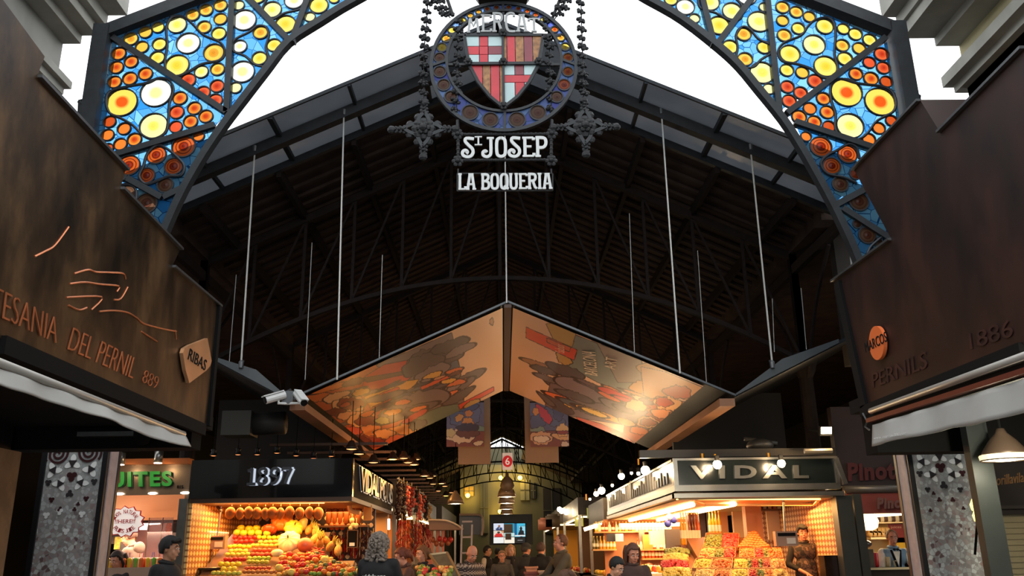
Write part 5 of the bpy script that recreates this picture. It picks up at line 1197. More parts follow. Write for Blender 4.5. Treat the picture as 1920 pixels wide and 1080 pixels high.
m = MB(); m.tube([r_[2]((math.cos(t)*.09, -.01+math.sin(t)*.09, 1.49)) for t in [2*PI*i/12 for i in range(13)]], .035, 8, cap=False); m.ell(r_[2]((0,-.12,1.38)), (.05,.03,.13), 8, 6); m.build('scarf', M('scarf_dark', (40,32,32), .9), r_[0], True)
bag = empty('carrier_bag', (x+.22, 19.3, .62), 'white carrier bag held by the blond person in the aisle', 'bag')
m = MB(); m.prism([(x+.05,19.22,.62),(x+.36,19.22,.62),(x+.31,19.26,1.0),(x+.18,19.29,1.14),(x+.10,19.26,1.0)], (0,.1,0)); o = m.build('bag_body', M('white_plastic_bag', (214,204,190), .5, 0, .1, 8, bump=.3), bag); MB().tube([(x+.12,19.3,1.0),(x+.16,19.3,1.16),(x+.22,19.3,1.0)], .012, 6).build('bag_handle', M('white_plastic_bag'), bag)
x, zt_ = px_person(986,1019,19); person(x, 19, 0, zt_, R(160), 'person in a flat cap and dark grey coat seen from behind in the aisle', (56,54,52), 'cap', (70,62,56), 'b', coat=True, bulk=1.15, vox=.014, turn=-40)
x, zt_ = px_person(1014,1017,18); person(x, 18, 0, zt_, R(150), 'person with cropped brown hair and black jacket, back turned, left of the leaning person', (30,28,28), 'receding', (84,60,50), 'b', bulk=1.1, vox=.014)
x, zt_ = px_person(1036,1026,15.5); person(x, 15.5, 0, zt_, R(35), 'person with dark brown hair leaning forward beside the tall person in olive', (26,25,28), 'short', (58,38,28), 'b', lean=20, tilt=15, vox=.013)
x, zt_ = px_person(1052,1002,14.2); r_ = person(x, 14.2, 0, zt_, R(-72), 'tall person with cropped brown hair and olive jacket in profile facing left', (84,76,60), 'receding', (104,66,44), 'b', bulk=1.12, vox=.011, Rr=((.2,-.2,1.15),(.1,-.42,1.12)), L=((-.2,-.2,1.15),(-.1,-.42,1.12)))
MB().tube([r_[2]((-.03,-.10,1.42)), r_[2]((-.02,-.13,1.2)), r_[2]((-.02,-.12,1.0))], .03, 6).build('dark_front_panel', BLACK, r_[0])
# Q crouched in hooded coat, O, P
x, zt_ = px_person(1100,1052,11.6); r_ = person(x, 11.6, 0, zt_, R(-60), 'person bending forward in an olive padded coat with brown hair over the collar', (86,72,50), 'long', (104,72,54), 'b', lean=34, tilt=12, bulk=1.2, coat=True, vox=.013)
x, zt_ = px_person(1141,1043,10.6); person(x, 10.6, 0, zt_, R(38), 'person with short black hair in a black coat, head lowered, before the right stall', (22,22,24), 'short', (22,19,18), 'a', lean=8, tilt=24, bulk=1.1, vox=.010, turn=10)
x, zt_ = px_person(1184,1019,11.3); r_ = person(x, 11.3, 0, zt_, R(8), 'person with long brown hair in a dark brown jacket looking down before the right stall', (70,48,42), 'long', (98,62,44), 'b', tilt=22, turn=4, vox=.0085, bust=True, L=((-.22,-.06,1.14),(.02,-.24,1.14)), Rr=((.23,-.08,1.14),(.12,-.26,1.20)))
# R vendor with camouflage waistcoat
def camo():
    m, nt, b = newmat('camouflage_cloth'); N = nt.nodes.new; L = nt.links.new; tc = N('ShaderNodeTexCoord'); n = N('ShaderNodeTexNoise'); n.inputs['Scale'].default_value = 9; n.inputs['Detail'].default_value = 3; L(tc.outputs['Object'], n.inputs['Vector'])
    cr = N('ShaderNodeValToRGB'); cr.color_ramp.interpolation = 'CONSTANT'; e = cr.color_ramp.elements; e[0].color = lin((34,26,24)); e[1].position = .44; e[1].color = lin((84,62,52)); k = e.new(.52); k.color = lin((54,42,38)); k = e.new(.60); k.color = lin((116,88,70))
    L(n.outputs['Fac'], cr.inputs[0]); L(cr.outputs[0], b.inputs['Base Color']); b.inputs['Roughness'].default_value = .8; return m
x, zt_ = px_person(1503,985,13.2); person(x, 13.2, .3, zt_-.3, R(-14), 'person with dark fringe in a camouflage waistcoat over a black shirt behind the trays', (70,58,48), 'fringe', (30,24,22), 'b', topmat=camo(), sleevecol=(34,30,32), vox=.0085, sleeve=.55, turn=8, tilt=4, L=((-.27,-.02,1.16),(-.02,-.24,1.02)), Rr=((.27,.0,1.14),(.22,-.16,.96)))
# S barman
x, zt_ = px_person(1670,994,12.9); r_ = person(x, 12.9, .2, zt_-.2, R(-6), 'grey-haired person in pale blue waistcoat, white shirt and bow tie behind the bar', (120,146,166), 'receding', (150,124,96), 'b', sleevecol=(226,220,206), vox=.0085, tilt=8, turn=-4, L=((-.25,-.10,1.12),(-.20,-.30,1.0)), Rr=((.27,-.06,1.13),(.26,-.26,1.0)))
m = MB(); m.prism([r_[2](p) for p in ((-.05,-.128,1.44),(.05,-.128,1.44),(.0,-.150,1.22))], (0,-.01,0)); m.build('shirt_front', M('cloth_226_220_206'), r_[0])
m = MB(); 
for k in (-1,1): m.ell(r_[2]((k*.025,-.125,1.468)), (.026,.012,.016), 8, 5); m.beam(r_[2]((k*.07,-.10,1.46)), r_[2]((k*.02,-.165,1.20)), .03, .012)
m.build('bow_tie_and_lapels', BLACK, r_[0])
# ---------------------------------------------------------------- lattice, tiles
def pattern(name, ca, cb, kx, kz, thr, axis='X', rough=.5):
    if name in MATS: return MATS[name]
    m, nt, b = newmat(name); N = nt.nodes.new; L = nt.links.new; tc = N('ShaderNodeTexCoord'); sp = N('ShaderNodeSeparateXYZ'); L(tc.outputs['Object'], sp.inputs[0])
    def mt(op, a, c):
        n = N('ShaderNodeMath'); n.operation = op
        for i, v in enumerate((a, c)):
            if isinstance(v, (int, float)): n.inputs[i].default_value = v
            elif v is not None: L(v, n.inputs[i])
        return n.outputs[0]
    u = mt('MULTIPLY', sp.outputs[axis], kx); v = mt('MULTIPLY', sp.outputs['Z'], kz)
    p = mt('MULTIPLY', mt('SINE', mt('ADD', u, v), None), mt('SINE', mt('SUBTRACT', u, v), None)); g = mt('GREATER_THAN', p, thr)
    mx = N('ShaderNodeMix'); mx.data_type = 'RGBA'; mx.inputs[6].default_value = lin(ca); mx.inputs[7].default_value = lin(cb); L(g, mx.inputs[0]); L(mx.outputs[2], b.inputs['Base Color']); b.inputs['Roughness'].default_value = rough
    MATS[name] = m; return m
LAT = pattern('expanded_metal_lattice', (150,96,50), (226,184,120), 58, 40, .12)
LAT2 = pattern('expanded_metal_lattice_pale', (168,108,70), (232,196,156), 58, 40, .05)
TRI = pattern('black_triangle_tiles', (38,26,22), (210,176,130), 26, 26, .35)
GBLK = M('gloss_black_fascia', (10,10,11), .12, 0, coat=.6); ALU = M('aluminium_frame', (150,146,138), .32, .85, .15, 6); DGR = M('dark_green_grey_glass', (27,33,33), .2, .1, .1, 3, coat=.3)
WARM = (255,186,104); WARMW = (255,216,164); TUBE = M('lit_tube_warm', (255,232,180), .4, emit=(255,222,160), es=7); TUBEO = M('lit_tube_orange', (255,200,120), .4, emit=(255,186,100), es=5); TUBEW = M('lit_tube_white', (255,246,230), .4, emit=(255,240,220), es=6)
WOODC = M('counter_wood', (120,80,50), .6, 0, .3, 5); HOT = M('bulb_hot', (255,240,210), .4, emit=(255,232,190), es=30)
# ---------------- stall 1897
Y0 = 12.0; xA, xB = at(357,900,Y0).x, at(661,900,Y0).x; zb = at(500,933,Y0).z; zt = at(500,861,Y0).z
s1 = empty('fruit_stall', ((xA+xB)/2, Y0, 0), 'black fronted fruit stall numbered 1897, heaped with lit fruit', 'market stall')
YS = 16.4
MB().bb((xA,Y0,zb),(xB,Y0+.12,zt)).build('fascia', GBLK, s1); MB().bb((xB-.12,Y0+.12,zb),(xB-.002,YS,zt)).bb((xA,Y0+.12,zt-.04),(xB-.002,YS,zt)).build('side_fascia', BLACK, s1)
MB().bb((xA,Y0+.1,zb-.05),(xB-.02,YS,zb-.0)).build('soffit', M('stall_soffit', (120,84,50), .5), s1)
MB().bb((xA+.02,Y0+.01,zb-.06),(xB,Y0+.05,zb)).bb((xB-.05,Y0,zb-.06),(xB-.0,YS,zb)).build('lower_trim', M('bronze_trim', (70,46,30), .5, .4), s1)
# digits
GD = {'1': (.5, [[(.26,.02),(.26,.98)],[(.26,.96),(.16,.86),(.06,.84)],[(.06,.03),(.46,.03)]]), '8': (.56, [[(.28,.97),(.14,.90),(.12,.74),(.26,.55),(.44,.38),(.46,.18),(.36,.05),(.24,.03),(.12,.09),(.09,.25),(.2,.45),(.40,.62),(.43,.8),(.38,.93),(.28,.97)]]),
      '9': (.56, [[(.45,.72),(.40,.56),(.26,.5),(.14,.58),(.10,.74),(.16,.92),(.28,.97),(.41,.9),(.46,.7),(.42,.35),(.3,.1),(.12,.03)]]), '7': (.52, [[(.06,.80),(.08,.95),(.48,.95)],[(.48,.95),(.3,.4),(.22,.02)]])}
def digits(word, x0, x1, z0, z1, Y, name, mat, parent, t, dx=0):
    W = sum(GD[c][0] for c in word); sx = (x1-x0)/W; cx = 0; h = z1-z0
    for c in word:
        m = MB()
        for k, s in enumerate(GD[c][1]):
            P = [V((x0+dx+(cx+a)*sx, Y, z0+b*h)) for a, b in s]; P = catm(P, 3) if len(P) > 3 else P; m.add(*ribband(P, t*h, Y-.02-.001*k, Y+.001*k, 1))
        m.build(name, mat, parent); cx += GD[c][0]
a, b = at(463,909,Y0-.03), at(551,877,Y0-.03)
digits('1897', a.x, b.x, a.z, b.z, Y0-.012, 'lit_digit_edge', M('led_halo_white', (225,232,245), .4, emit=(215,226,245), es=.5), s1, .17, .010)
digits('1897', a.x, b.x, a.z, b.z, Y0-.05, 'digit', M('digit_dark_steel', (70,72,76), .3, .6), s1, .175, -.012)
# side lettering on the aisle face
m = MB(); text(m, 'VIDAL PONS', (xB+.006,12.5,zb+.12), (xB+.006,16.2,zb+.12), (xB+.006,12.5,zt-.06), (.03,0,0), .03, space=.9); m.build('side_letters', M('polished_letter_dark', (66,62,60), .35, .8), s1)
m = MB(); text(m, 'VIDAL PONS', (xB+.004,12.48,zb+.105), (xB+.004,16.22,zb+.105), (xB+.004,12.48,zt-.045), (.004,0,0), .06, space=.9); m.build('side_letter_glow', M('led_halo_soft', (225,232,245), .4, emit=(215,226,245), es=.12), s1)
# back wall, wing wall, posts
YW = 14.4; xm_ = at(487,960,YW).x; xw1 = at(375,960,YW).x
MB().bb((xA-.15,YW,0),(xm_,YW+.05,zb)).build('lattice_wall', LAT, s1); MB().bb((xm_,YW,0),(xB-.02,YW+.05,zb)).build('tiled_wall', TRI, s1)
MB().bb((xA-.02,Y0+.05,0),(xA+.04,YW,zb)).build('side_wall', pattern('lattice_side', (150,96,50), (226,184,120), 26, 40, .12, 'Y'), s1)
MB().bb((xA-.12,Y0-.02,0),(xA+.0,Y0+.12,zb)).build('corner_post', STEEL, s1)
MB().bb((xB-.35,16.2,0),(xB-.05,16.4,zb)).build('rear_post', M('pale_wood_post', (196,146,96), .6), s1)
MB().bb((xm_+.5,YW-.32,2.02),(xB-.1,YW-.02,2.05)).build('shelf', WOODC, s1)
MB().tube([at(412,941,12.5), at(608,941,12.5)], .022, 8).build('light_tube', TUBEO, s1); MB().beam(at(412,938,12.5), at(608,938,12.5), .06, .03).build('tube_rail', STEEL, s1)
MB().lathe([(.02,.06),(.1,.03),(.13,0)], 14, at(506,937,12.25)).ell(at(506,938,12.25), (.11,.11,.02), 12, 5).build('ceiling_spot', TUBE, s1)
light_area('stall_light', ((xA+xB)/2,12.9,zb-.1), (R(-8),0,0), 1.9, .8, 88, WARM); light_area('stall_light', (xB-.5,14.9,zb-.1), (0,0,0), .7, 2.0, 50, WARM)
# display bank: sloping shelf
SP0 = at(500,1086,12.15); SP1 = at(500,992,13.75); dsl = (SP1-SP0); dsl.x = 0; nsl = V((0,-dsl.z,dsl.y)).normalized()
def slope(px, py): return onpl(px, py, SP0, nsl)
a0, a1, b0, b1 = slope(395,1080), slope(700,1080), slope(432,996), slope(640,996)
bank = MB(); xk = at(606,1010,13.2).x; bank.prism([(xA+.1,SP0.y-.1,0),(xA+.1,SP0.y-.1,SP0.z-.1),(xA+.1,SP1.y,SP1.z-.06),(xA+.1,SP1.y,0)], (xk-xA-.1,0,0))
sk_ = slope(640,1046); bank.prism([(xk,SP0.y-.1,0),(xk,SP0.y-.1,SP0.z-.1),(xk,sk_.y,sk_.z-.04),(xk,sk_.y,0)], (xB-.05-xk,0,0)); bank.build('display_bank', WOODC, s1)
# fruit
def fruitproto(name, cat, col, kind):
    m = MB(); mt_ = M('fruit_'+name+'_%d' % sum(col), col, .35, 0, .12, 14)
    if kind == 'round': m.ell((0,0,0), (1,1,.92), 12, 8, fn=lambda q: 1-.22*max(0,q.z)**8-.1*max(0,-q.z)**8)
    if kind == 'pear': m.ell((0,0,0), (.9,.9,1.0), 12, 9, fn=lambda q: 1+.35*max(0,q.z)**4-.28*(max(0,q.z)**.8)*(1-q.z*q.z))
    if kind == 'long': m.ell((0,0,0), (.6,1.5,.6), 10, 8)
    if kind == 'ribbed': m.ell((0,0,0), (1.15,1.15,.78), 40, 12, fn=lambda q: (1-.10*abs(math.sin(5*math.atan2(q.y,q.x))))*(1-.22*abs(q.z)**6))
    o = m.build(name, mt_, None, True, org=(0,0,0)); st = MB().tube([(0,0,.75),(.05,0,1.1)], .09, 5).build('stem', M('fruit_stem', (84,70,30), .8), o)
    return tag(o, name, cat)
protos = {}
def put(name, cat, col, kind, p, r, label, group, rot=None, stem=True):
    k = (name, col, kind)
    if k not in protos:
        o = fruitproto(name, cat, col, kind); protos[k] = o; first = True
    else:
        src = protos[k]; o = src.copy(); C.objects.link(o)
        for ch in src.children:
            if True: d = ch.copy(); C.objects.link(d); d.parent = o
    o.location = p; o.scale = (r, r, r); o.rotation_euler = rot or (random.uniform(-.3,.3), random.uniform(-.3,.3), random.uniform(0,6)); o['label'] = label; o['group'] = group; o['category'] = cat
    return o
YEL, GRN, RED, ORG_, PNK = (236,206,36), (168,190,48), (190,34,24), (232,130,36), (222,176,96)
ordn = ['top','second','third','fourth','fifth','sixth','seventh','eighth','ninth','tenth']
rows = [ # py, x0, x1, step, name, colour, kind, radius
 (996,452,506,15,'melon',YEL,'round',.062), (1004,444,500,14,'melon',(216,206,50),'round',.058), (1011,441,480,9.5,'apple',RED,'round',.04), (1011,486,530,9.5,'apple',YEL,'round',.038),
 (1018,443,480,9.5,'apple',(206,40,30),'round',.038), (1019,488,524,9.5,'apple',(232,178,70),'round',.038), (1028,431,470,9,'apple',YEL,'round',.038), (1026,474,526,9,'apple',(224,180,60),'round',.036), (1036,433,466,9,'pear',(226,206,70),'round',.037), (1035,478,512,9,'apple',(214,80,40),'round',.037),
 (1043,427,468,9.5,'apple',(220,206,66),'round',.038), (1043,474,514,9,'apple',(200,60,36),'round',.036), (1052,424,458,8.5,'apple',(186,26,22),'round',.036), (1050,468,512,9,'apple',GRN,'round',.037), (1057,466,508,8.5,'apple',(190,186,50),'round',.035),
 (1062,415,452,10.5,'lemon',YEL,'round',.042), (1070,420,446,10,'lemon',(230,200,40),'round',.04), (1068,462,512,8.5,'plum',(190,70,36),'round',.032), (1075,458,520,8.5,'plum',(206,120,50),'round',.034), (1078,400,450,9.5,'pear',(210,200,70),'round',.038)]
for i, (py, x0_, x1_, st, nm, col, kind, r) in enumerate(rows):
    x = x0_; cn = 'red' if col[0] > 180 and col[1] < 90 else 'orange-red' if col[1] < 130 else 'green' if col[0] < 200 and col[1] > 180 else 'yellow'
    side = 'left' if x0_ < 460 and x1_ < 500 else 'middle'
    while x <= x1_:
        p = slope(x+random.uniform(-1,1), py+random.uniform(-.7,.7))+nsl*(r*.7)
        put(nm, nm if nm != 'melon' else 'melon', col, kind, p, r, '%s %s in the %s block of the fruit bank, %s row' % (cn, nm, side, ordn[min(9, i//2)]), '%s %ss, fruit bank row %s %s' % (cn, nm, ordn[min(9,i//2)], side)); x += st
# middle and right heaps of mixed fruit
random.seed(21)
mix = [('tomato',(204,44,26),'red',.042),('persimmon',(228,112,30),'orange',.045),('lime',(122,150,44),'green',.034),('apricot',(236,166,66),'pale orange',.036),('avocado',(84,98,40),'dark green',.038),('melon',(232,190,80),'golden',.06)]
n_ = 0; cells_ = []
for py in range(1046, 1086, 7):
    x0_ = 524+ (1080-py)*.1; x1_ = 606+(py-1046)*2.3
    x = x0_
    while x < min(x1_, 695): cells_.append((x+random.uniform(-2,2), py+random.uniform(-2,2))); x += 8.4
for (x, py) in cells_:
    zone = (x-520)/175; w_ = [.9 if zone < .35 else .35, .6, .2 if zone < .3 else 1.2, 1.3 if zone < .3 else .9, .2 if zone < .35 else .9, .25]
    if 545 < x < 575 and py > 1060: w_ = [3,.5,0,.2,0,.2]
    k = random.choices(range(6), w_)[0]; nm, col, cn, r = mix[k]; r *= random.uniform(.9,1.15)
    p = slope(x, py)+nsl*(r*.8+random.uniform(0,.03)); 
    put(nm, nm, col, 'round', p, r, '%s %s in the mixed fruit heap %s' % (cn, nm, 'below the pumpkins' if zone < .45 else 'at the right end of the stall front'), '%s %ss in the mixed heap, %s part' % (cn, nm, 'left' if zone < .45 else 'right'))
def big(name, px, py, r, col, kind, label, cat, h=.8, rot=None, scale=None):
    k = fruitproto(name, cat, col, kind); p = slope(px, py)+nsl*(r*h); k.location = p; k.scale = scale or (r,r,r); k.rotation_euler = rot or (R(-25),0,0); tag(k, label, cat); return k
big('pumpkin',530,992,.155,(226,132,44),'ribbed','orange ribbed pumpkin on top of the fruit bank','pumpkin', rot=(R(50),0,0))
big('pumpkin',551,1003,.13,(226,196,60),'ribbed','yellow ribbed pumpkin beside the orange one','pumpkin', rot=(R(55),0,.4))
big('pumpkin',506,1002,.10,(196,76,34),'ribbed','small red-orange pumpkin left of the big orange one','pumpkin')
big('squash',543,1030,.15,(238,226,160),'ribbed','large pale cream squash in the middle of the fruit bank','squash', rot=(R(60),0,0))
big('squash',520,1046,.09,(240,226,170),'long','long pale squash lying below the cream one','squash', rot=(0,0,R(50)))
big('coconut_heap_fruit',573,1034,.12,(178,96,60),'round','round russet fruit with stringy skin beside the cream squash','fruit')
big('squash',566,994,.10,(240,214,120),'pear','yellow bottle squash right of the yellow pumpkin','squash', rot=(.3,.6,0))
for i, (px, py) in enumerate(((580,1000),(592,1006),(602,1013),(612,1022),(600,1026),(620,1032),(590,1018),(634,1040))):
    m = MB(); m.ell((0,0,0), (.055,.055,.09), 14, 10)
    for k in range(14): t = k*.45*PI; m.tube([(.015*math.cos(t),.015*math.sin(t),.07),(.05*math.cos(t),.05*math.sin(t),.15+.01*(k % 3))], [.012,.002], 4)
    p = slope(px, py)+nsl*.06
    if i == 0:
        m = MB(); m.ell((0,0,0), (.055,.055,.09), 14, 10); pine0 = m.build('pineapple', M('pineapple_skin', (206,140,50), .6, 0, .4, 40, bump=.6), None, org=(0,0,0)); m = MB()
        for k in range(14): t = k*.45*PI; m.tube([(.015*math.cos(t),.015*math.sin(t),.07),(.05*math.cos(t),.05*math.sin(t),.15+.01*(k % 3))], [.012,.002], 4)
        m.build('leaf_crown', M('pineapple_leaf', (168,150,60), .6), pine0); o = pine0; tag(o, 'golden pineapple in the slanting row beside the pumpkins', 'pineapple', 'pineapples slanting down to the right of the pumpkins')
    else: o = copy_tree(pine0, p)
    o.location = p; o.rotation_euler = (R(-30), R(25), i)
for i, (px, py) in enumerate([(578+7*(j % 5), 1036+6*(j//5)+2*(j % 2)) for j in range(18)]):
    put('chilli_pepper','chilli',(200,28,22),'long', slope(px,py)+nsl*.07, .022, 'bright red chilli in the small pile below the russet fruit', 'red chillies piled below the russet fruit')
# hanging dried gourds on strings
g0 = None
for i, px in enumerate((432,450,466,482,497,511,526,543,562,580,597)):
    p = at(px, 960+random.uniform(-1.5,1.5), 12.6); x_, y_, z_ = p
    if i == 0:
        g0 = empty('hanging_gourd', p, 'ribbed orange dried gourd hung on a string from the light rail, one of a row', 'gourd', 'dried gourds hung in a row under the light rail')
        MB().ell(p, (.075,.062,.10), 18, 10, fn=lambda q: (1-.12*abs(math.sin(4*math.atan2(q.y,q.x))))*(1-.25*max(0,q.z))).build('gourd', M('dried_gourd_skin', (206,120,44), .6, 0, .3, 20), g0, True)
        MB().tube([p+V((0,0,.09)), p+V((0,0,.2))], .004, 4).build('string', M('twine', (226,196,130), .8), g0)
        g0.rotation_euler = (0, .15, 0)
    else: copy_tree(g0, p, rotz=i*1.3)
# chilli bunches on the tiled wall
CH = M('dried_chilli_red', (160,26,20), .35, 0, .4, 30); CHD = M('dried_chilli_dark', (84,24,20), .4, 0, .4, 30); GAR = M('garlic_skin', (236,206,150), .6)
def bunch(p, w, l, mat, name, label, cat, group=None, n=60, sz=.02, seed=0):
    random.seed(seed); root = empty(name, p, label, cat, group); m = MB(); p = V(p)
    for i in range(n):
        t = random.random(); a = random.uniform(0, 2*PI); rr = w*(.35+.65*math.sin(PI*min(1, t*1.1)))*random.uniform(.4,1); c = p+V((math.cos(a)*rr, math.sin(a)*rr*.6, -l*t))
        m.tube([c, c+V((math.cos(a)*sz*.9, math.sin(a)*sz*.5, -sz*1.8)), c+V((math.cos(a)*sz*.7, 0, -sz*3.2))], [sz*.42, sz*.36, sz*.06], 5)
    m.build('fruits', mat, root); MB().tube([p+V((0,0,.08)), p+V((0,0,-l))], .006, 5).build('cord', M('twine'), root); return root
for i, (px, py, w, l, mt_, gp) in enumerate([(612,990,.06,.32,CHD,0),(626,998,.07,.36,CH,0),(640,1002,.08,.42,CH,0),(652,994,.07,.34,CHD,0),(676,990,.08,.45,CHD,0),(690,992,.08,.4,CHD,0),(664,1000,.06,.35,CH,0),(700,1000,.07,.35,CHD,0)]):
    bunch(at(px, py, YW-.1), w, l, mt_, 'chilli_bunch', '%s chilli bunch on the tiled wall, %s' % ('dark' if mt_ is CHD else 'red', ('leftmost','second from left','third from left','above the price board, left side','right of the price board','second right of the price board','just left of the price board','rightmost behind the grey-haired person')[i]), 'chillies', seed=i)
for i, px in enumerate((622,632,642)):
    p = at(px, 988, YW-.22); o = empty('hanging_pepper', p, 'orange-red pepper hung above the chilli bunches, one of three', 'pepper', 'three orange-red peppers hung on the tiled wall'); MB().ell(p, (.045,.045,.075), 12, 8, fn=lambda q: 1-.3*max(0,-q.z)).build('pepper', M('lit_pepper', (236,92,30), .3, 0, .2, 8), o, True); MB().tube([p+V((0,0,.06)), p+V((0,0,.14))], .006, 5).build('string', M('twine'), o)
for i, (px, py) in enumerate(((660,976),(662,985),(668,986),(658,990))): 
    p = at(px, py, YW-.3); tag(MB().ell(p, (.04,.04,.045), 10, 7).tube([p, p+V((0,0,.12))], .005, 4).build('hanging_garlic', GAR, None, True), 'pale garlic bulb hung on the tiled wall right of the peppers', 'garlic', 'garlic bulbs on the tiled wall')
# boxes, price boards, scales
bx1 = at(661,1010,13.9); r_ = empty('price_board', bx1, 'small black price board with a pale sticker before the chilli wall', 'board'); w1 = .10
MB().box(bx1, (.17,.03,.27)).build('frame', WOODC, r_); MB().box(bx1+V((0,-.02,.0)), (.14,.015,.24)).build('screen', BLACK, r_); MB().box(bx1+V((.0,-.03,-.085)), (.08,.01,.05)).build('sticker', WHITE, r_)
sg2 = at(403,977,14.1); r_ = empty('wall_sign', sg2, 'brown wall sign with cream lettering on the lattice', 'sign'); a, b, c = at(382,987,14.3), at(424,990,14.3), at(382,956,14.3)
MB().bb((a.x,14.28,a.z),(b.x,14.32,c.z)).build('board', M('brown_sign_board', (122,76,40), .6), r_); m = MB(); text(m, 'VIDAL PONS 1897', (a.x+.02,14.275,a.z+.09), (b.x-.02,14.275,a.z+.09), (a.x+.02,14.275,c.z-.09), (0,-.01,0), .01); m.build('letters', M('sign_cream', (240,220,160), .5), r_)
def scale_unit(px, py, Y, w, h, label, rotz=0):
    p = at(px, py, Y); root = empty('hanging_scale', p, label, 'scale'); 
    MB().box(p, (w,.12,h)).build('housing', M('scale_grey_beige', (150,120,100), .5, .2), root); MB().box(p+V((.0,-.065,h*.28)), (w*.8,.01,h*.22)).build('display', BLACK, root); MB().box(p+V((w*.18,-.065,-h*.15)), (w*.4,.012,h*.4)).build('keypad', M('keypad_pale', (196,190,176), .5), root); MB().tube([p+V((0,0,h/2)), p+V((.03,0,h/2+.5))], .014, 8).build('hanger_pole', STEEL, root); return root
scale_unit(406,1017,13.0,.28,.19,'grey market scale with a dark display hung before the lattice wall'); 
s_ = at(393,1070,12.6); tag(MB().lathe([(.0,0),(.12,.01),(.16,.04),(.15,.045),(.1,.02)], 18, s_).tube([s_+V((0,0,.03)), at(400,1036,13.0)], .006, 5).build('scale_pan', STEEL), 'shallow metal scale pan below the left scale', 'pan')
MB().tube(catm([at(410,938,12.9), at(408,948,12.9), at(412,956,12.9), at(416,958,12.9)], 4), .02, 8).build('bent_pipe', M('dark_pipe', (60,44,34), .5), s1)
MB().tube(catm([at(655,940,13.4), at(656,955,13.4), at(664,960,13.4), at(674,961,13.4)], 4), .035, 8).build('bent_pipe', M('cream_pipe', (226,190,130), .4), s1)
for i in range(6): p = at(617+11*i, 958, YW-.2); tag(MB().lathe([(.035,-.2),(.045,-.19),(.045,.0),(.03,.05),(.03,.08)], 12, p+V((0,0,.0))).build('storage_jar', M('amber_jar', (156,84,40), .25, 0, .2, 6), None, True), 'tall amber jar on the shelf above the tiled wall', 'jar', 'amber jars on the tiled wall shelf')
tag(MB().bb((at(682,950,13.8).x,13.8,at(682,976,13.8).z),(at(697,950,13.8).x,13.85,at(682,947,13.8).z)).build('paper_notice', M('orange_paper', (236,160,70), .7)), 'orange paper notice hung at the right corner of the fruit stall', 'notice')
random.seed(3)
for i in range(10): tag(MB().ell(at(628+i*4+random.uniform(-2,2), 931+random.uniform(-3,6)+i*.5, 12.7), .013, 8, 5).build('fairy_bulb', TUBEO), 'tiny warm lit bulb in the string at the right corner of the fruit stall', 'bulb', 'string of tiny bulbs in the fruit stall')
# dark lamps above the fascia
for i, (px, py) in enumerate(((400,855),(446,853),(482,853),(519,850),(555,855),(588,860),(621,856))):
    c = at(px, py, 12.5+.1*i); lp = bell_lamp(c, .055, .10, 'small black lamp with glowing rim above the 1897 fascia', True, 'black lamps over the 1897 stall', (26,22,20), es=2, emcol=(255,150,90))
    MB().tube([c+V((0,0,.09)), c+V((0,0,.6))], .006, 5).build('flex', BLACK, lp)

# ---------------- juice stall FRUITES
Yj = 12.6; xj0, xj1 = at(150,900,Yj).x, at(356,900,Yj).x; zj0, zj1 = at(300,928,Yj).z, at(300,869,Yj).z
s0 = empty('juice_stall', ((xj0+xj1)/2, Yj, 0), 'brightly lit juice stall with green letters on a steel fascia', 'market stall')
BST = M('warm_brushed_steel', (128,110,92), .35, .5, .15, 6)
MB().bb((xj0,Yj,zj0),(xj1,Yj+.1,zj1)).build('fascia', BST, s0); MB().bb((xj0,Yj-.12,zj1-.02),(xj1,Yj+.1,zj1+.06)).build('top_rail', M('copper_rail', (186,110,64), .3, .6), s0)
MB().prism([(xj0,Yj,zj0),(xj0,Yj+.1,zj0),(xj0,Yj+.55,zj0-.33),(xj0,Yj+.45,zj0-.33)], (xj1-xj0,0,0)).build('sloped_hood', M('pale_hood', (214,176,130), .4, .2), s0)
MB().bb((xj0,Yj+.45,zj0-.37),(xj1,Yj+.55,zj0-.30)).build('hood_edge', M('bronze_trim'), s0)
MB().bb((xj1-.05,Yj,0),(xj1+.12,Yj+.5,zj0)).build('corner_post', BST, s0)
fl = at(205,914,Yj-.02); fr = at(324,912,Yj-.02); ft = at(205,885,Yj-.02)
bl = fl-(fr-fl)*(2/5.0)*1.02
LG = M('green_letter', (44,150,62), .4); m = MB(); text(m, 'FRUITES', bl, fr, bl+(ft-fl), (0,-.03,0), .035, space=1.15); m.build('letters', LG, s0)
m = MB(); text(m, 'FRUITES', bl+V((.012,.01,-.008)), fr+V((.012,.01,-.008)), bl+(ft-fl)+V((.012,.01,-.008)), (0,-.012,0), .06, space=1.15); m.build('letter_shadow_plate', M('dark_green_edge', (14,50,26), .5), s0)
m = MB(); text(m, '815', at(332,916,Yj-.02), at(344,916,Yj-.02), at(332,910,Yj-.02), (0,-.01,0), .03); m.build('stall_number', BLACK, s0)
for (px, py, k) in ((225,872,0),(296,869,0)): 
    c = at(px, py, Yj-.3); lp = empty('spot_lamp', c, 'steel cylinder spotlight with bright face over the green letters, %s' % ('left' if px < 250 else 'right'), 'lamp'); MB().tube([c+V((0,0,.01)), c+V((0,0,.17))], .06, 14).build('barrel', STEEL, lp, True); MB().tube([c+V((0,0,0)), c+V((0,0,.012))], .055, 14).build('lit_face', TUBEW, lp); light_point('spot_light', c+V((0,-.02,-.06)), 2.5, WARMW, .04)
for (px, py) in ((224,926),(286,925),(347,924)): c = at(px, py, Yj-.02); MB().ell(c+V((0,0,0)), (.07,.02,.018), 12, 5).build('fascia_light', TUBEW, s0)
MB().bb((xj0,14.6,0),(xj1,14.65,zj0-.3)).build('back_wall', M('pink_lit_wall', (196,128,112), .6, 0, .15, 3), s0)
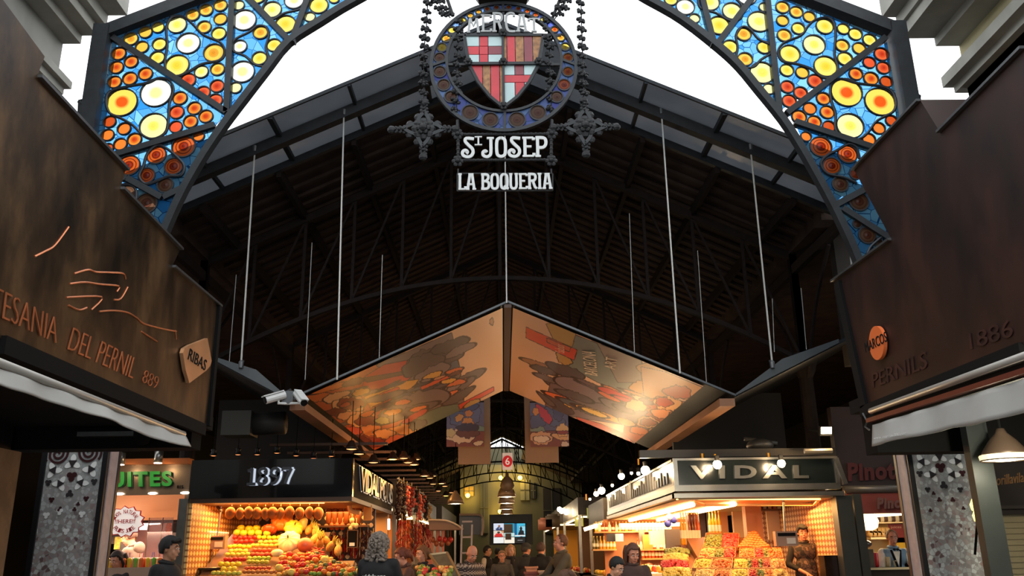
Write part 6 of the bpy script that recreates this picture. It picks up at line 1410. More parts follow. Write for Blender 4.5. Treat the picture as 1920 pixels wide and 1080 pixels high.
MB().bb((xj0,Yj+.4,zj0-.45),(xj1-.9,Yj+.9,zj0-.38)).build('light_panel', TUBEW, s0)
MB().beam(at(270,983,14.4), at(300,981,14.4), .04, .03).build('shelf_light', TUBEW, s0); MB().beam(at(316,964,14.4), at(348,964,14.4), .05, .05).build('shelf_light', TUBEW, s0)
a, b = at(298,951,14.3), at(316,958,14.3); MB().bb((a.x,14.28,b.z),(b.x,14.3,a.z)).build('pale_card', M('card_pale', (206,200,170), .6), s0); a, b = at(316,951,14.3), at(328,958,14.3); MB().bb((a.x,14.28,b.z),(b.x,14.3,a.z)).build('green_card', M('card_green', (80,160,70), .6), s0)
MB().bb((xj0,Yj-.1,0),(xj1-.2,Yj+.5,at(250,1064,Yj-.1).z)).build('counter', M('counter_steel_warm', (190,160,140), .3, .4), s0)
GLS = glassmix('clear_partition', lambda nt, N, L: (.9,.88,.88,1), see=.9, dens=.95)
a = at(277,1000,Yj+.3); MB().bb((a.x,Yj+.3,1.2),(a.x+.35,Yj+.31,zj0-.3)).build('glass_screen', GLS, s0); MB().tube([(a.x,Yj+.3,1.2),(a.x,Yj+.3,zj0-.3)], .008, 6).tube([(a.x+.2,Yj+.3,1.2),(a.x+.2,Yj+.3,zj0-.3)], .008, 6).build('screen_edge', STEEL, s0)
light_area('juice_light', ((xj0+xj1)/2,13.3,zj0-.5), (0,0,0), 2.2, .9, 95, (255,206,176))
# starburst sign
c = at(235,978,Yj-.15); rx_ = (at(268,978,Yj-.15)-at(202,978,Yj-.15)).x/2*1.05; rz_ = rx_*.80; st = empty('juice_sign', c, 'white scalloped hanging sign with red juice lettering', 'sign')
def star(k, n=13): return [c+V((math.cos(t)*rx_*k*(1 if i % 2 else .84), 0, math.sin(t)*rz_*k*(1 if i % 2 else .84))) for i, t in enumerate([2*PI*i/(2*n) for i in range(2*n)])]
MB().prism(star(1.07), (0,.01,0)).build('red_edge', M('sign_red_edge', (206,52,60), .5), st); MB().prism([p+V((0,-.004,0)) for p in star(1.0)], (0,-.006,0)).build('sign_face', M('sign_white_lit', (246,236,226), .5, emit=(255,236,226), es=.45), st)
RT = M('sign_red_text', (186,40,44), .5)
def arc_text(t, r_, a0, a1, hgt, flip=False):
    m = MB(); n = len(t)
    for i, ch in enumerate(t):
        if ch == ' ': continue
        a = R(a0+(a1-a0)*(i+.5)/n); d = V((math.cos(a)*rx_/rz_, 0, math.sin(a))); tg = V((math.sin(a), 0, -math.cos(a))) if not flip else V((-math.sin(a), 0, math.cos(a))); up = V((math.cos(a),0,math.sin(a))) if not flip else V((-math.cos(a),0,-math.sin(a)))
        w_ = hgt*.30; p = c+d*r_+V((0,-.012,0)); text(m, ch, p-tg*w_-up*hgt/2, p+tg*w_-up*hgt/2, p-tg*w_+up*hgt/2, (0,-.004,0), 0)
    return m
arc_text('100% NATURAL', rz_*.66, 165, 15, .055).build('upper_text', RT, st); arc_text('FRUITS JUICE', rz_*.62, 215, 325, .055, True).build('lower_text', RT, st)
m = MB(); text(m, '!!HERE!!', c+V((-.14,-.012,-.025)), c+V((.14,-.012,-.025)), c+V((-.14,-.012,.03)), (0,-.004,0), .01); m.build('middle_text', RT, st)
# juice cups and straws, hanging oranges
random.seed(9)
zc_ = at(250,1064,Yj-.1).z
cols = [(232,120,60),(226,60,70),(240,200,60),(230,150,190),(120,190,80),(240,226,200)]
for j in range(2):
    for i in range(15):
        p = V((at(203,1060,Yj+.1).x+i*.085, Yj-.02+.12*j, zc_)); col = cols[(i*2+j) % 6]; root = empty('juice_cup', p, 'clear cup of %s juice in the %s row on the juice counter' % (['orange','red','yellow','pink','green','cream'][(i*2+j) % 6], 'front' if j == 0 else 'back'), 'cup', '%s juice cups, %s row' % (['orange','red','yellow','pink','green','cream'][(i*2+j) % 6], 'front' if j == 0 else 'back'))
        MB().lathe([(.026,0),(.036,.10),(.038,.105),(.030,.125),(0,.13)], 10, p).build('cup', M('juice_%d' % sum(col), col, .2), root, True)
        if i % 2 == j: sc_ = random.choice([(40,90,200),(220,40,60),(40,160,90),(230,70,160)]); MB().tube([p+V((0,0,.1)), p+V((random.uniform(-.02,.02),0,.2))], .004, 5).build('straw', M('straw_%d' % sum(sc_), sc_, .4), root)
for i in range(22):
    p = at(324+random.uniform(-8,8), 990+random.uniform(-9,9), 14.2+random.uniform(-.05,.05)); put('orange','orange',(240,110,40),'round', p, .045, 'glowing orange in the net of oranges hung at the back of the juice stall', 'oranges hung in a net in the juice stall')
tag(MB().tube([at(324,975,14.2), at(324,950,14.2)], .008, 5).ell(at(324,990,14.2), (.115,.10,.125), 12, 8).build('fruit_net', glassmix('net_orange', lambda nt, N, L: (.95,.6,.3,1), see=.9, dens=.98), None, True), 'fine orange net bag holding oranges in the juice stall', 'net')
for i, (px, py, col) in enumerate(((214,1008,(60,40,30)),(222,1018,(200,180,60)),(244,1012,(230,170,60)),(232,1028,(60,50,40)))):
    a = at(px-9, py+12, 14.0-.05*i); b = at(px+9, py-12, 14.0-.05*i); tag(MB().bb((a.x,a.y,a.z),(b.x,a.y+.04,b.z)).build('picture_card', M('poster_%d' % i, col, .6, 0, .5, 30)), '%s picture card behind the juice counter' % ('dark brown','olive yellow','amber','blackish green')[i], 'poster')
# ---------------------------------------------------------------- right stall (VIDAL)
xL, xR = at(1266,900,Y0).x, at(1574,900,Y0).x; z0 = at(1400,932,Y0).z; z1 = at(1400,862,Y0).z; zled = at(1400,908,Y0).z; YE = 20.0
s2 = empty('sweet_stall', ((xL+xR)/2, Y0, 0), 'brightly lit corner stall with five steel letters on its dark fascia', 'market stall')
MB().bb((xL+.03,Y0,zled),(xR-.03,Y0+.1,z1)).build('fascia_glass', DGR, s2)
MB().bb((xL,Y0+.12,zled),(xL+.05,YE,z1)).build('side_fascia', M('dark_side_fascia', (58,50,42), .3, .4, .2, 4), s2)
random.seed(4)
for i in range(30):
    y = 12.5+i*.24; h = random.uniform(.10,.34); MB().bb((xL-.02,y,zled+.06),(xL,y+.07,zled+.06+h)).build('side_chrome_slat', M('polished_letter'), s2)
MB().bb((xL-.03,Y0-.04,z0),(xR+.03,Y0+.15,z0+.06)).bb((xL-.02,Y0-.02,z0+.09),(xR,Y0+.15,zled)).bb((xL-.03,Y0,z0),(xL+.08,YE,z0+.06)).bb((xL-.01,Y0,z0+.09),(xL+.05,YE,zled)).build('steel_ledge', ALU, s2)
MB().bb((xL-.02,Y0-.03,z1),(xR,Y0+.1,z1+.03)).bb((xL-.02,Y0-.03,zled),(xL+.04,Y0,z1)).bb((xR-.05,Y0-.03,zled),(xR,Y0,z1)).bb((xL-.02,Y0,z1),(xL+.05,YE,z1+.03)).build('edge_frame', ALU, s2)
MB().beam((xR-.03,Y0-.03,z1),(xR+.06,Y0-.03,zled-.02),.06,.07).build('corner_bracket', ALU, s2)
a, b = at(1200,852,12.6), at(1568,852,12.6); MB().bb((a.x,12.6,a.z-.05),(b.x,12.7,a.z+.06)).build('upper_beam', M('beam_grey', (84,78,70), .4, .6), s2)
MB().bb((xL,Y0+.05,z1),(xR,YE,z1+.04)).build('roof_panel', DARKM, s2)
m = MB(); text(m, 'VIDAL', at(1294,898,Y0-.01), at(1516,897,Y0-.01), at(1294,873,Y0-.01), (0,-.02,0), .035, space=1.45); m.build('letters', M('brushed_letter', (160,158,150), .25, .85), s2)
MB().bb((xL+.05,Y0+.1,z0-.02),(xR,YE,z0+.01)).build('soffit', M('soffit_cream', (222,190,140), .5), s2)
for x in (xL+.35, xL+.95): MB().tube([(x,12.6,z0-.06),(x,19.0,z0-.06)], .035, 8).build('light_tube', TUBE, s2)
MB().tube([(xL+.2,19.9-.3,z0-.14),(xL+1.9,19.9-.3,z0-.14)], .04, 8).build('light_tube', TUBE, s2)
MB().tube([at(1120,985,19.6), at(1095,993,19.6)], .04, 8).build('light_tube', TUBE, s2)
MB().beam(at(1268,934,12.2), at(1538,934,12.2), .04, .03).beam(at(1318,947,12.8), at(1528,946,12.8), .04, .035).beam(at(1298,936,12.3), at(1320,947,12.8), .04, .03).beam(at(1538,934,12.2), at(1526,946,12.8), .04, .03).build('light_rail', M('rail_lit', (236,190,120), .4, .3), s2)
MB().beam(at(1268,936,12.16), at(1538,936,12.16), .03, .02).build('light_tube', TUBEO, s2)
MB().bb((xR-.08,Y0,0),(xR+.14,Y0+.2,z0)).bb((xR+.16,Y0,0),(xR+.27,Y0+.2,z0+.02)).build('corner_post', M('grey_green_post', (74,74,68), .4, .4, .15, 4), s2)
YW2 = 14.8; xw = at(1428,1000,YW2).x
MB().bb((xw,YW2,0),(xR,YW2+.05,z0)).build('lattice_wall', LAT2, s2); MB().bb((xR-.04,Y0+.2,0),(xR,YW2,z0)).build('lattice_side', pattern('expanded_metal_lattice_side', (150,92,56), (222,184,140), 26, 40, .05, 'Y'), s2)
a, b = at(1405,1040,14.2), at(1427,955,14.2); MB().bb((a.x,14.2,0),(b.x,14.4,z0)).build('brown_column', M('brown_column', (196,126,80), .5), s2)
a, b = at(1440,1012,14.76), at(1532,952,14.76); MB().bb((a.x,14.7,a.z),(b.x,14.76,b.z)).build('pale_wall_panel', M('lit_wall_panel', (232,196,150), .6), s2)
for (x_, w_, mt_) in ((1318,9,M('dark_rack', (60,40,36), .4)), (1328,5,ALU), (1386,16,M('paper_lit', (236,180,130), .6)), (1350,24,M('warm_panel', (214,140,90), .6))):
    a, b = at(x_-w_/2,1010,16.2), at(x_+w_/2,946,16.2); MB().bb((a.x,16.2,a.z),(b.x,16.3,b.z)).build('rear_panel', mt_, s2)
# upper shelf parcels and wall shelf with box
for i in range(9): a = at(1404+i*9,950,14.5); tag(MB().box((a.x,14.5,a.z+.02),(.05,.2,.13),(0,random.uniform(-.15,.15),0)).build('parcel', M('parcel_%d' % (i % 3), ((240,210,160),(226,170,110),(200,120,80))[i % 3], .6)), '%s packet standing on the high shelf of the right stall' % ('cream','tan','brown')[i % 3], 'packet', '%s packets on the high shelf' % ('cream','tan','brown')[i % 3])
a, b = at(1404,955,14.4), at(1482,955,14.4); MB().bb((a.x,14.35,a.z-.02),(b.x,14.75,a.z)).build('high_shelf', WOODC, s2)
a, b = at(1494,980,14.2), at(1543,979,14.2); MB().prism([(a.x,14.2,a.z-.01),(b.x,14.2,b.z),(b.x-.02,14.2,b.z+.09)], (0,.5,0)).build('corner_shelf', M('mesh_shelf_brown', (96,62,50), .5), s2)
c = at(1519,968,14.4); tag(MB().box(c, (.19,.19,.24)).box(c+V((0,-.1,.02)), (.15,.01,.14)).build('speaker_box', M('brown_box', (92,56,46), .6)), 'small brown box on the corner shelf above the stallholder', 'box')
scale_unit(1473,1010,12.55,.31,.20,'dark grey market scale hung beside the stallholder in camouflage')
a, b = at(1546,1085,12.3), at(1574,1041,12.3); tag(MB().bb((a.x,12.22,a.z-.1),(b.x,12.45,b.z)).build('dark_cabinet', M('smoked_cabinet', (44,30,24), .2, .2, .6, 5), None), 'small smoky dark cabinet at the right post of the sweet stall', 'cabinet')
c = at(1552,950,13.0); tag(MB().ell(c, .045, 10, 7).build('bare_bulb', HOT), 'bare lit bulb in the upper right corner of the sweet stall', 'bulb'); light_point('bulb_light', c+V((-.1,-.05,0)), 6, WARM, .04)
# sloping tray display
T0, T1 = at(1400,1088,12.1), at(1400,1000,13.7); dd = T1-T0; dd.x = 0; nT = V((0,-dd.z,dd.y)).normalized()
def tslope(px, py): return onpl(px, py, T0, nT)
MB().prism([(xL+.45,T0.y-.05,0),(xL+.45,T0.y-.05,T0.z-.10),(xL+.45,T1.y,T1.z-.06),(xL+.45,T1.y,0)], (at(1478,1060,12.3).x-xL-.45,0,0)).build('tray_bank', M('bank_brown', (130,80,44), .5), s2)
HE = {'orange': (236,124,50), 'red': (204,42,34), 'green': (120,126,52), 'yellow': (240,196,70), 'pale orange': (240,160,84), 'amber': (222,110,40), 'pink': (206,80,60), 'golden': (244,190,96)}
lev = [(1030,1003,[(1318,1352,'green'),(1352,1384,'red')]), (1049,1031,[(1310,1338,'pale orange'),(1338,1356,'green'),(1356,1378,'red'),(1386,1414,'orange'),(1415,1432,'red'),(1432,1440,'green'),(1441,1468,'amber')]),
       (1069,1051,[(1298,1330,'yellow'),(1332,1372,'amber'),(1376,1402,'yellow'),(1402,1409,'green'),(1409,1424,'red'),(1424,1430,'green'),(1430,1446,'pink'),(1448,1474,'pale orange')]),
       (1088,1071,[(1300,1334,'golden'),(1336,1368,'orange'),(1370,1402,'yellow'),(1404,1420,'red'),(1420,1434,'green'),(1436,1450,'orange'),(1452,1480,'golden')])]
random.seed(12)
for li, (yb_, yt_, cells) in enumerate(lev):
    for ci, (xa_, xb_, cn) in enumerate(cells):
        k = 1.0; pa, pb, pc, pd = tslope(xa_,yb_), tslope(xb_,yb_), tslope(1400+(xb_-1400)*.93,yt_), tslope(1400+(xa_-1400)*.93,yt_)
        lab = '%s candied fruit tray, %s tier from the top, %s from the left' % (cn, ordn[li], ('first','second','third','fourth','fifth','sixth','seventh','eighth')[ci])
        tr = empty('display_tray', (pa+pb)/2, lab, 'tray'); m = MB()
        for p, q in ((pa,pb),(pb,pc),(pc,pd),(pd,pa)): m.beam(p+nT*.01, q+nT*.01, .007, .05, up=nT)
        m.prism([pa,pb,pc,pd], nT*-.01); m.build('tray_rim', M('tray_amber_edge', (176,118,66), .4, .1), tr)
        col = HE[cn]; m = MB(); w_ = (pb-pa).length; l_ = (pd-pa).length; sz = .022 if (li+ci) % 2 else .016
        for i in range(int(min(240, w_*l_/(sz*sz*1.6)))):
            u, v = random.random(), random.random(); p = pa+(pb-pa)*u*.94+(pd-pa)*v*.94+(pb-pa)*.03; hh = .015+.05*math.sin(PI*u)*math.sin(PI*v)
            m.ell(p+nT*hh, (sz*random.uniform(.8,1.3), sz*random.uniform(.8,1.3), sz*.8), 6, 4, rot=(random.random()*3, random.random()*3, 0))
        tag(m.build('candied_fruit', M('heap_%d_%d' % (col[0], col[1]), col, .35, 0, .35, 30)), 'heap of %s candied fruit filling the tray on the %s tier, %s from the left' % (cn, ordn[li], ('first','second','third','fourth','fifth','sixth','seventh','eighth')[ci]), 'candied fruit', kind='stuff')
TB = []
for li, (yb_, yt_, xa_, xb_, cn) in enumerate(((1087,1072,1244,1296,'yellow'),(1070,1058,1240,1290,'red'),(1056,1046,1244,1290,'golden'),(1044,1036,1248,1292,'green'))):
    q0 = V((xL+.28,12.05,1.12)); nn = V((0,-.5,1.7)).normalized(); pa, pb, pc, pd = [onpl(x_, y_, q0, nn)+nn*.02 for x_, y_ in ((xa_,yb_),(xb_,yb_),(xb_,yt_),(xa_,yt_))]
    lab = '%s fruit tray on the narrow bank at the aisle corner, %s from the front' % (cn, ordn[li].replace('top','first')); tr = empty('display_tray', (pa+pb)/2, lab, 'tray'); m = MB()
    for p, q in ((pa,pb),(pb,pc),(pc,pd),(pd,pa)): m.beam(p, q, .007, .05, up=nn)
    m.prism([pa,pb,pc,pd], nn*-.01); m.build('tray_rim', M('tray_amber_edge'), tr); col = HE[cn]; m = MB()
    for i in range(160): u, v = random.random(), random.random(); m.ell(pa+(pb-pa)*u+(pd-pa)*v+nn*(.02+.05*math.sin(PI*u)*math.sin(PI*v)), .024, 6, 4)
    tag(m.build('candied_fruit', M('heap_%d_%d' % (col[0], col[1]), col, .35, 0, .35, 30)), 'heap of %s fruit on the narrow aisle corner bank, %s from the front' % (cn, ordn[li].replace('top','first')), 'candied fruit', kind='stuff')
# pyramid of tangerines
for j in range(7):
    n = 9-j
    for i in range(n):
        px = 1413+(i-(n-1)/2)*(6.4-.25*j)-j*.3; py = 1029-j*4.2; p = tslope(px, py)+nT*(.03+.008*math.sin(i)); put('tangerine','orange',(238,104,40),'round', p, .036, 'tangerine in the bright orange pyramid at the top of the right stall', 'tangerines in the orange pyramid of the right stall')
# long yellow bottles, oils and boxes left of the trays
def bottleproto(r, h, col, name='bottle'):
    root = empty(name, (0,0,0), 'x', 'bottle'); MB().lathe([(r*.9,0),(r,h*.05),(r,h*.58),(r*.4,h*.76),(r*.34,h*.95)], 10).build('glass_body', M('bottle_glass_%d_%d' % (col[0], col[1]), col, .15, 0, coat=.3), root, True)
    MB().lathe([(r*.42,h*.93),(r*.42,h),(0,h)], 8).build('cap', M('bottle_cap_gold', (220,170,80), .3, .5), root); MB().lathe([(r*1.02,h*.2),(r*1.02,h*.45)], 10).build('label_band', M('bottle_label', (240,224,190), .6), root); return root
bp = {}
def bottle(p, r, h, col, label, group):
    k = (round(r,3), round(h,3), col)
    if k not in bp: o = bottleproto(r, h, col); bp[k] = o; o.location = p; o['label'] = label; o['group'] = group; return o
    return copy_tree(bp[k], p, rotz=random.uniform(0,6), label=label, group=group)
CN = {(226,160,40): 'golden', (150,70,30): 'brown', (110,96,40): 'olive', (220,90,40): 'orange', (236,214,170): 'pale', (90,40,26): 'dark'}
YSF = 19.7
MB().bb((xL-.12,YSF+.2,0),(xR,YSF+.25,z0)).build('rear_wall', M('rear_wall_amber', (196,118,64), .6, 0, .3, 3), s2)
for k, (py, x0_, x1_, colset) in enumerate(((997,1118,1262,[(226,160,40),(150,70,30),(236,214,170)]), (1030,1114,1152,[(226,160,40),(110,96,40)]), (1030,1196,1262,[(150,70,30),(236,214,170),(220,90,40)]), (1047,1206,1290,[(90,40,26),(150,70,30),(220,90,40)]))):
    a, b = at(x0_-3,py,YSF), at(x1_+3,py,YSF); MB().bb((a.x,YSF-.12,a.z-.03),(b.x,YSF+.2,a.z)).build('shelf', M('shelf_lit', (226,160,90), .5), s2)
    x = x0_; 
    while x < x1_:
        col = random.choice(colset); p = at(x, py, YSF); 
        bottle(p, .035, (.22,.28)[k % 2], col, '%s bottle on the %s back shelf of the sweet stall' % (CN[col], ('upper','lower left','middle','lowest')[k]), '%s bottles, %s back shelf' % (CN[col], ('upper','lower left','middle','lowest')[k])); x += 6.3
for i, (x, c_) in enumerate(((1280,(226,160,40)),(1285,(226,160,40)),(1290,(236,214,170)),(1295,(150,70,30)),(1301,(90,40,26)),(1306,(150,70,30)),(1312,(220,90,40)),(1339,(226,160,40)),(1345,(226,160,40)),(1351,(226,160,40)),(1333,(226,160,40)))):
    p = at(x, 1022 if x < 1320 else 1006, 14.0 if x < 1320 else 14.3); bottle(p, .028, .50 if x < 1320 else .40, c_, 'tall slim %s bottle %s the trays of the sweet stall' % (CN[c_], 'left of' if x < 1320 else 'at the back left of'), 'tall %s bottles %s' % (CN[c_], 'left of the trays' if x < 1320 else 'behind the trays'))
tag(MB().box(at(1298,987,14.1), (.13,.1,.42)).build('brown_carton', M('brown_carton', (128,64,46), .5)), 'tall brown carton standing among the slim bottles', 'carton')
MB().bb((at(1272,1020,14).x,13.8,.9),(at(1318,1020,14).x,14.3,at(1300,1022,14).z)).build('side_counter', M('counter_lit', (150,90,50), .4), s2); MB().bb((at(1326,1008,14.3).x,14.1,.9),(at(1362,1008,14.3).x,14.7,at(1345,1006,14.3).z)).build('side_counter', M('counter_lit'), s2)
MB().prism([(xL+.1,12.05,0),(xL+.1,12.05,1.12),(xL+.1,13.75,1.62),(xL+.1,13.75,0)], (.36,0,0)).build('aisle_bank', M('bank_brown'), s2)
MB().bb((xL+.1,15.2,0),(xL+.8,19.3,1.22)).build('aisle_counter', M('counter_pale_lit', (236,214,176), .4), s2)
random.seed(8)
for i in range(40):
    y = random.uniform(15.3,19.2); col, cn = random.choice(((236,150,50),'orange'), ) if False else random.choice((((236,150,50),'orange'),((226,60,40),'red'),((240,210,80),'yellow'))); r = random.uniform(.05,.08)
    put('preserve_bag' if False else 'fruit_tub', 'tub', col, 'round', V((xL+random.uniform(.15,.7), y, 1.22+r*.8)), r, '%s tub of sweets on the aisle counter of the sweet stall' % cn, '%s tubs on the aisle counter' % cn)
for (px, py, Y, w_, h_, col, lab, nm) in ((1146,1008,19.4,.20,.17,(46,38,34),'small dark price board on the left of the sweet stall back shelves','price_board'),(1161,1008,19.2,.17,.16,(170,190,200),'pale bluish till screen on the sweet stall back shelves','till_screen'),(1262,1010,14.6,.26,.30,(112,96,84),'grey back of a hanging scale in the sweet stall','weighing_display'),(1203,1004,19.4,.12,.24,(96,80,66),'narrow grey card hung over the sweet stall bottles','card'),(1214,1016,19.3,.2,.3,(226,130,50),'orange poster behind the sweet stall bottles','poster'),(1236,1008,18.8,.42,.28,(250,226,180),'pale overlit package stack in the sweet stall','package')):
    c = at(px, py, Y); o = MB().box(c, (w_,.06,h_)).build(nm, M('flat_%d_%d' % (col[0], col[1]), col, .4)); tag(o, lab, nm.replace('_',' '))
    if nm == 'till_screen': MB().box(c+V((0,-.035,0)), (w_*.85,.01,h_*.8)).build('screen', M('screen_blue', (170,190,205), .3, emit=(170,195,215), es=.8), o) if False else None
for i, (px, py, col) in enumerate(((1256,969,(230,230,240)),(1263,975,(60,60,150)),(1252,982,(70,70,160)),(1291,972,(190,40,36)))):
    tag(MB().ell(at(px, py, 14.6), (.06,.05,.06), 10, 7).build('hanging_bag', M('bag_%d_%d' % (col[0], col[2]), col, .4, 0, .3, 20), None, True), '%s round bag hung near the sweet stall ceiling' % ('white','blue','violet blue, lower','red')[i], 'bag')
light_area('stall_light', (xL+1.2,12.9,z0-.1), (R(-8),0,0), 2.0, .8, 66, WARM); light_area('stall_light', (xL+.6,16.6,z0-.12), (0,0,0), .9, 5.0, 140, WARMW)
light_area('stall_light', (xL+1.0,19.2,z0-.2), (R(35),0,0), 1.6, .3, 30, WARMW)
# bare bulbs around the fascia
bb_ = [(1345,871,11.75,'front',.06),(1465,869,11.75,'front',.055)]
for i, (px, py) in enumerate(((1210,882),(1197,888),(1165,893),(1184,887),(1148,910),(1128,920),(1118,926),(1106,936))):
    p = atX(px, py, xL-.18); bb_.append((px, py, p.y, 'aisle', (.07,.03,.06,.025,.03,.08,.06,.03)[i]))
for i, (px, py, Y, sd, r) in enumerate(bb_):
    c = at(px, py, Y); root = empty('bare_bulb', c, ('glaring bare bulb before the %s of the five steel letters' % ('second','fourth')[i]) if i < 2 else 'glaring bare bulb on the aisle side of the sweet stall fascia, %s from the front' % ordn[i-2].replace('top','first'), 'bulb')
    MB().ell(c, r, 12, 8).build('glass_bulb', HOT, root, True); MB().lathe([(.03,r*.8),(.035,r+.06),(.0,r+.07)], 8, c).build('socket', BLACK, root)
    if r > .04: light_point('bulb_light', c+V((0 if sd == 'front' else -.12,-.12 if sd == 'front' else 0,0)), (16 if sd == 'front' else 38) if r > .05 else (14 if sd == 'front' else 25), WARMW, .06)
for i, (px, py) in enumerate(((1317,857),(1341,858),(1441,856),(1197,866),(1099,932))):
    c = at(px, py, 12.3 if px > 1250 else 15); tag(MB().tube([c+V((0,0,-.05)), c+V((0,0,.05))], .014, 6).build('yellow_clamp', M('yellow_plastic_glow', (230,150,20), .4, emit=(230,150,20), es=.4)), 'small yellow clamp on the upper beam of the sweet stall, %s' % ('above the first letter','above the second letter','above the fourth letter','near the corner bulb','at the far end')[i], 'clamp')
# flood lamp on the dark wall
c = at(1547,808,12.0); fl_ = empty('flood_lamp', c, 'small square flood lamp glowing high on the dark wall at right', 'lamp'); MB().box(c, (.17,.08,.12), (R(20),0,0)).build('housing', BLACK, fl_); MB().box(c+V((0,-.05,0)), (.14,.02,.09), (R(20),0,0)).build('lit_glass', HOT, fl_); MB().tube([c+V((0,.05,0)), c+V((0,.6,.1))], .02, 6).build('arm', BLACK, fl_); light_point('flood_light', c+V((0,-.15,0)), 25, WARMW, .05)
c = at(1535,845,12.0); tag(MB().tube([at(1508,846,12), at(1560,845,12)], .035, 8).build('strip_lamp', M('strip_lamp_grey', (150,140,124), .3, .5), None), 'slim grey strip lamp above the right end of the sweet stall fascia', 'lamp')
c = at(1425,835,12.8); tag(MB().ell(c, (.2,.2,.1), 16, 8).beam(c+V((-.22,0,.1)), c+V((.25,0,.02)), .1, .05).build('dome_fixture', M('dim_grey_fixture', (74,72,68), .4, .3), None, True), 'dim grey dome fixture above the letters of the sweet stall', 'fixture')
# dark wall mass above the right stalls
for s, x0_, nm in ((1, xL+.1, 'right'), (-1, xB-.0, 'left')):
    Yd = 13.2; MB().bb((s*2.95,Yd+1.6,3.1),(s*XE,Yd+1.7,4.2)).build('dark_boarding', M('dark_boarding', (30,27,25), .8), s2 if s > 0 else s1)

# ---------------------------------------------------------------- bar with the red Pinotxo awning
Yp = 12.7; xp0, xp1 = xR+.30, at(1790,950,Yp).x; zp = at(1640,964,Yp).z; zr_ = at(1640,925,Yp).z; zr2 = at(1640,912,Yp).z
s3 = empty('tapas_bar', ((xp0+xp1)/2, Yp, 0), 'small lit tapas bar under a dark red awning with chalky lettering', 'market stall')
DRB = M('dark_red_board', (36,19,17), .6, 0, .3, 4); RL2 = M('red_lettering', (70,20,19), .5); AWR = M('red_awning_cloth', (122,48,36), .8, 0, .25, 4)
MB().bb((xp0-.05,Yp-.05,zr2),(xp1,Yp+.1,3.6)).build('fascia', DRB, s3); MB().tube([(xp0-.02,Yp-.1,(zr_+zr2)/2),(xp1,Yp-.1,(zr_+zr2)/2)], .06, 12).build('awning_roller', M('grey_roller', (96,92,86), .4, .4), s3, True)
MB().prism([(xp0,Yp-.12,zr_),(xp0,Yp-.10,zr_),(xp0,Yp-.16,zp),(xp0,Yp-.18,zp)], (xp1-xp0,0,0)).build('awning_valance', AWR, s3)
def hand_word(bl, br, tl, Y, mat, name):
    m = MB(); text(m, 'Pinotxo', bl, br, tl, (0,-.015,0), .045, space=1.1); m.build(name, mat, s3)
hand_word(at(1590,903,Yp-.06), at(1722,897,Yp-.06), at(1588,868,Yp-.06), 0, RL2, 'board_letters')
hand_word(at(1644,955,Yp-.19), at(1726,951,Yp-.19), at(1644,933,Yp-.19), 0, M('pale_chalk_letter', (104,66,56), .6), 'valance_letters')
MB().tube([at(1580,920,Yp-.2), at(1584,930,Yp-.2), at(1582,936,Yp-.2), at(1586,942,Yp-.2)], .012, 6).build('crank_hook', M('pinkish_hook', (190,140,126), .5), s3)
YB3 = 14.9
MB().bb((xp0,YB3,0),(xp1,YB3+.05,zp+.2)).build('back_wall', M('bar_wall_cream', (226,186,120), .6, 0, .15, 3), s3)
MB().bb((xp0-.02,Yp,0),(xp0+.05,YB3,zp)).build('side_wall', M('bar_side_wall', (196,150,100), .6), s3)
zc3 = at(1640,1064,Yp).z; MB().bb((xp0,Yp-.1,0),(xp1,Yp+.45,zc3)).build('bar_counter', M('dark_counter_front', (58,46,36), .5, .1, .2, 4), s3); MB().bb((xp0,Yp-.13,zc3-.03),(xp1,Yp+.45,zc3)).build('counter_top', M('cream_counter_top', (224,204,160), .3), s3)
MB().tube([at(1640,966,13.4), at(1700,962,13.4)], .03, 8).build('light_tube', TUBE, s3); MB().bb((at(1622,988,14.5).x,14.4,at(1622,980,14.6).z-.02),(xp1,YB3,at(1622,980,14.6).z)).build('upper_shelf', M('bar_shelf_lit', (246,220,170), .5), s3); MB().bb((at(1626,1010,14.5).x,14.35,at(1630,1008,14.6).z-.03),(at(1668,1008,14.5).x,YB3,at(1630,1008,14.6).z)).build('middle_shelf', M('bar_shelf_lit'), s3)
for i in range(9): p = at(1640+i*7, 979, 14.55); tag(MB().lathe([(.03,0),(.045,.03),(.045,.1),(.035,.11),(0,.11)], 10, p+V((0,0,0))).build('coffee_cup', M('cup_%d' % (i % 2), ((240,220,180),(90,56,36))[i % 2], .4), None, True), '%s cup in the row on the upper bar shelf' % ('cream','brown')[i % 2], 'cup', '%s cups on the upper bar shelf' % ('cream','brown')[i % 2])
for j in range(2):
    for i in range(5): p = at(1634+i*7.6, 1001-j*7, 14.55); tag(MB().tube([p, p+V((0,.12,0))], .045, 14).build('round_tin', M('round_tin_cream', (226,186,120), .4, .1), None, True), 'round cream tin lying end-on in the stack behind the bartender, %s row' % ('lower' if j == 0 else 'upper'), 'tin', 'round cream tins, %s row' % ('lower' if j == 0 else 'upper'))
c = at(1622,975,13.9); lp = empty('paper_lamp', c, 'large glowing white lampshade at the upper left of the bar', 'lamp'); MB().lathe([(.06,.18),(.12,.16),(.20,-.02),(.17,-.12),(.10,-.16)], 16, c).build('lamp_shade', M('glowing_shade', (255,240,200), .5, emit=(255,232,180), es=2.2), lp, True); MB().tube([c+V((0,0,.17)), (c.x,c.y,zp+.3)], .006, 5).build('cord', BLACK, lp)
light_point('bar_light', c+V((.25,-.2,.0)), 12, WARMW, .1); light_area('bar_area_light', ((xp0+xp1)/2,13.5,zp-.03), (0,0,0), 1.2, .5, 22, WARMW)
c = at(1594,959,12.9); tag(MB().box(c, (.13,.05,.03)).build('strip_lamp', TUBE), 'short bright strip lamp at the top left corner of the bar', 'lamp')
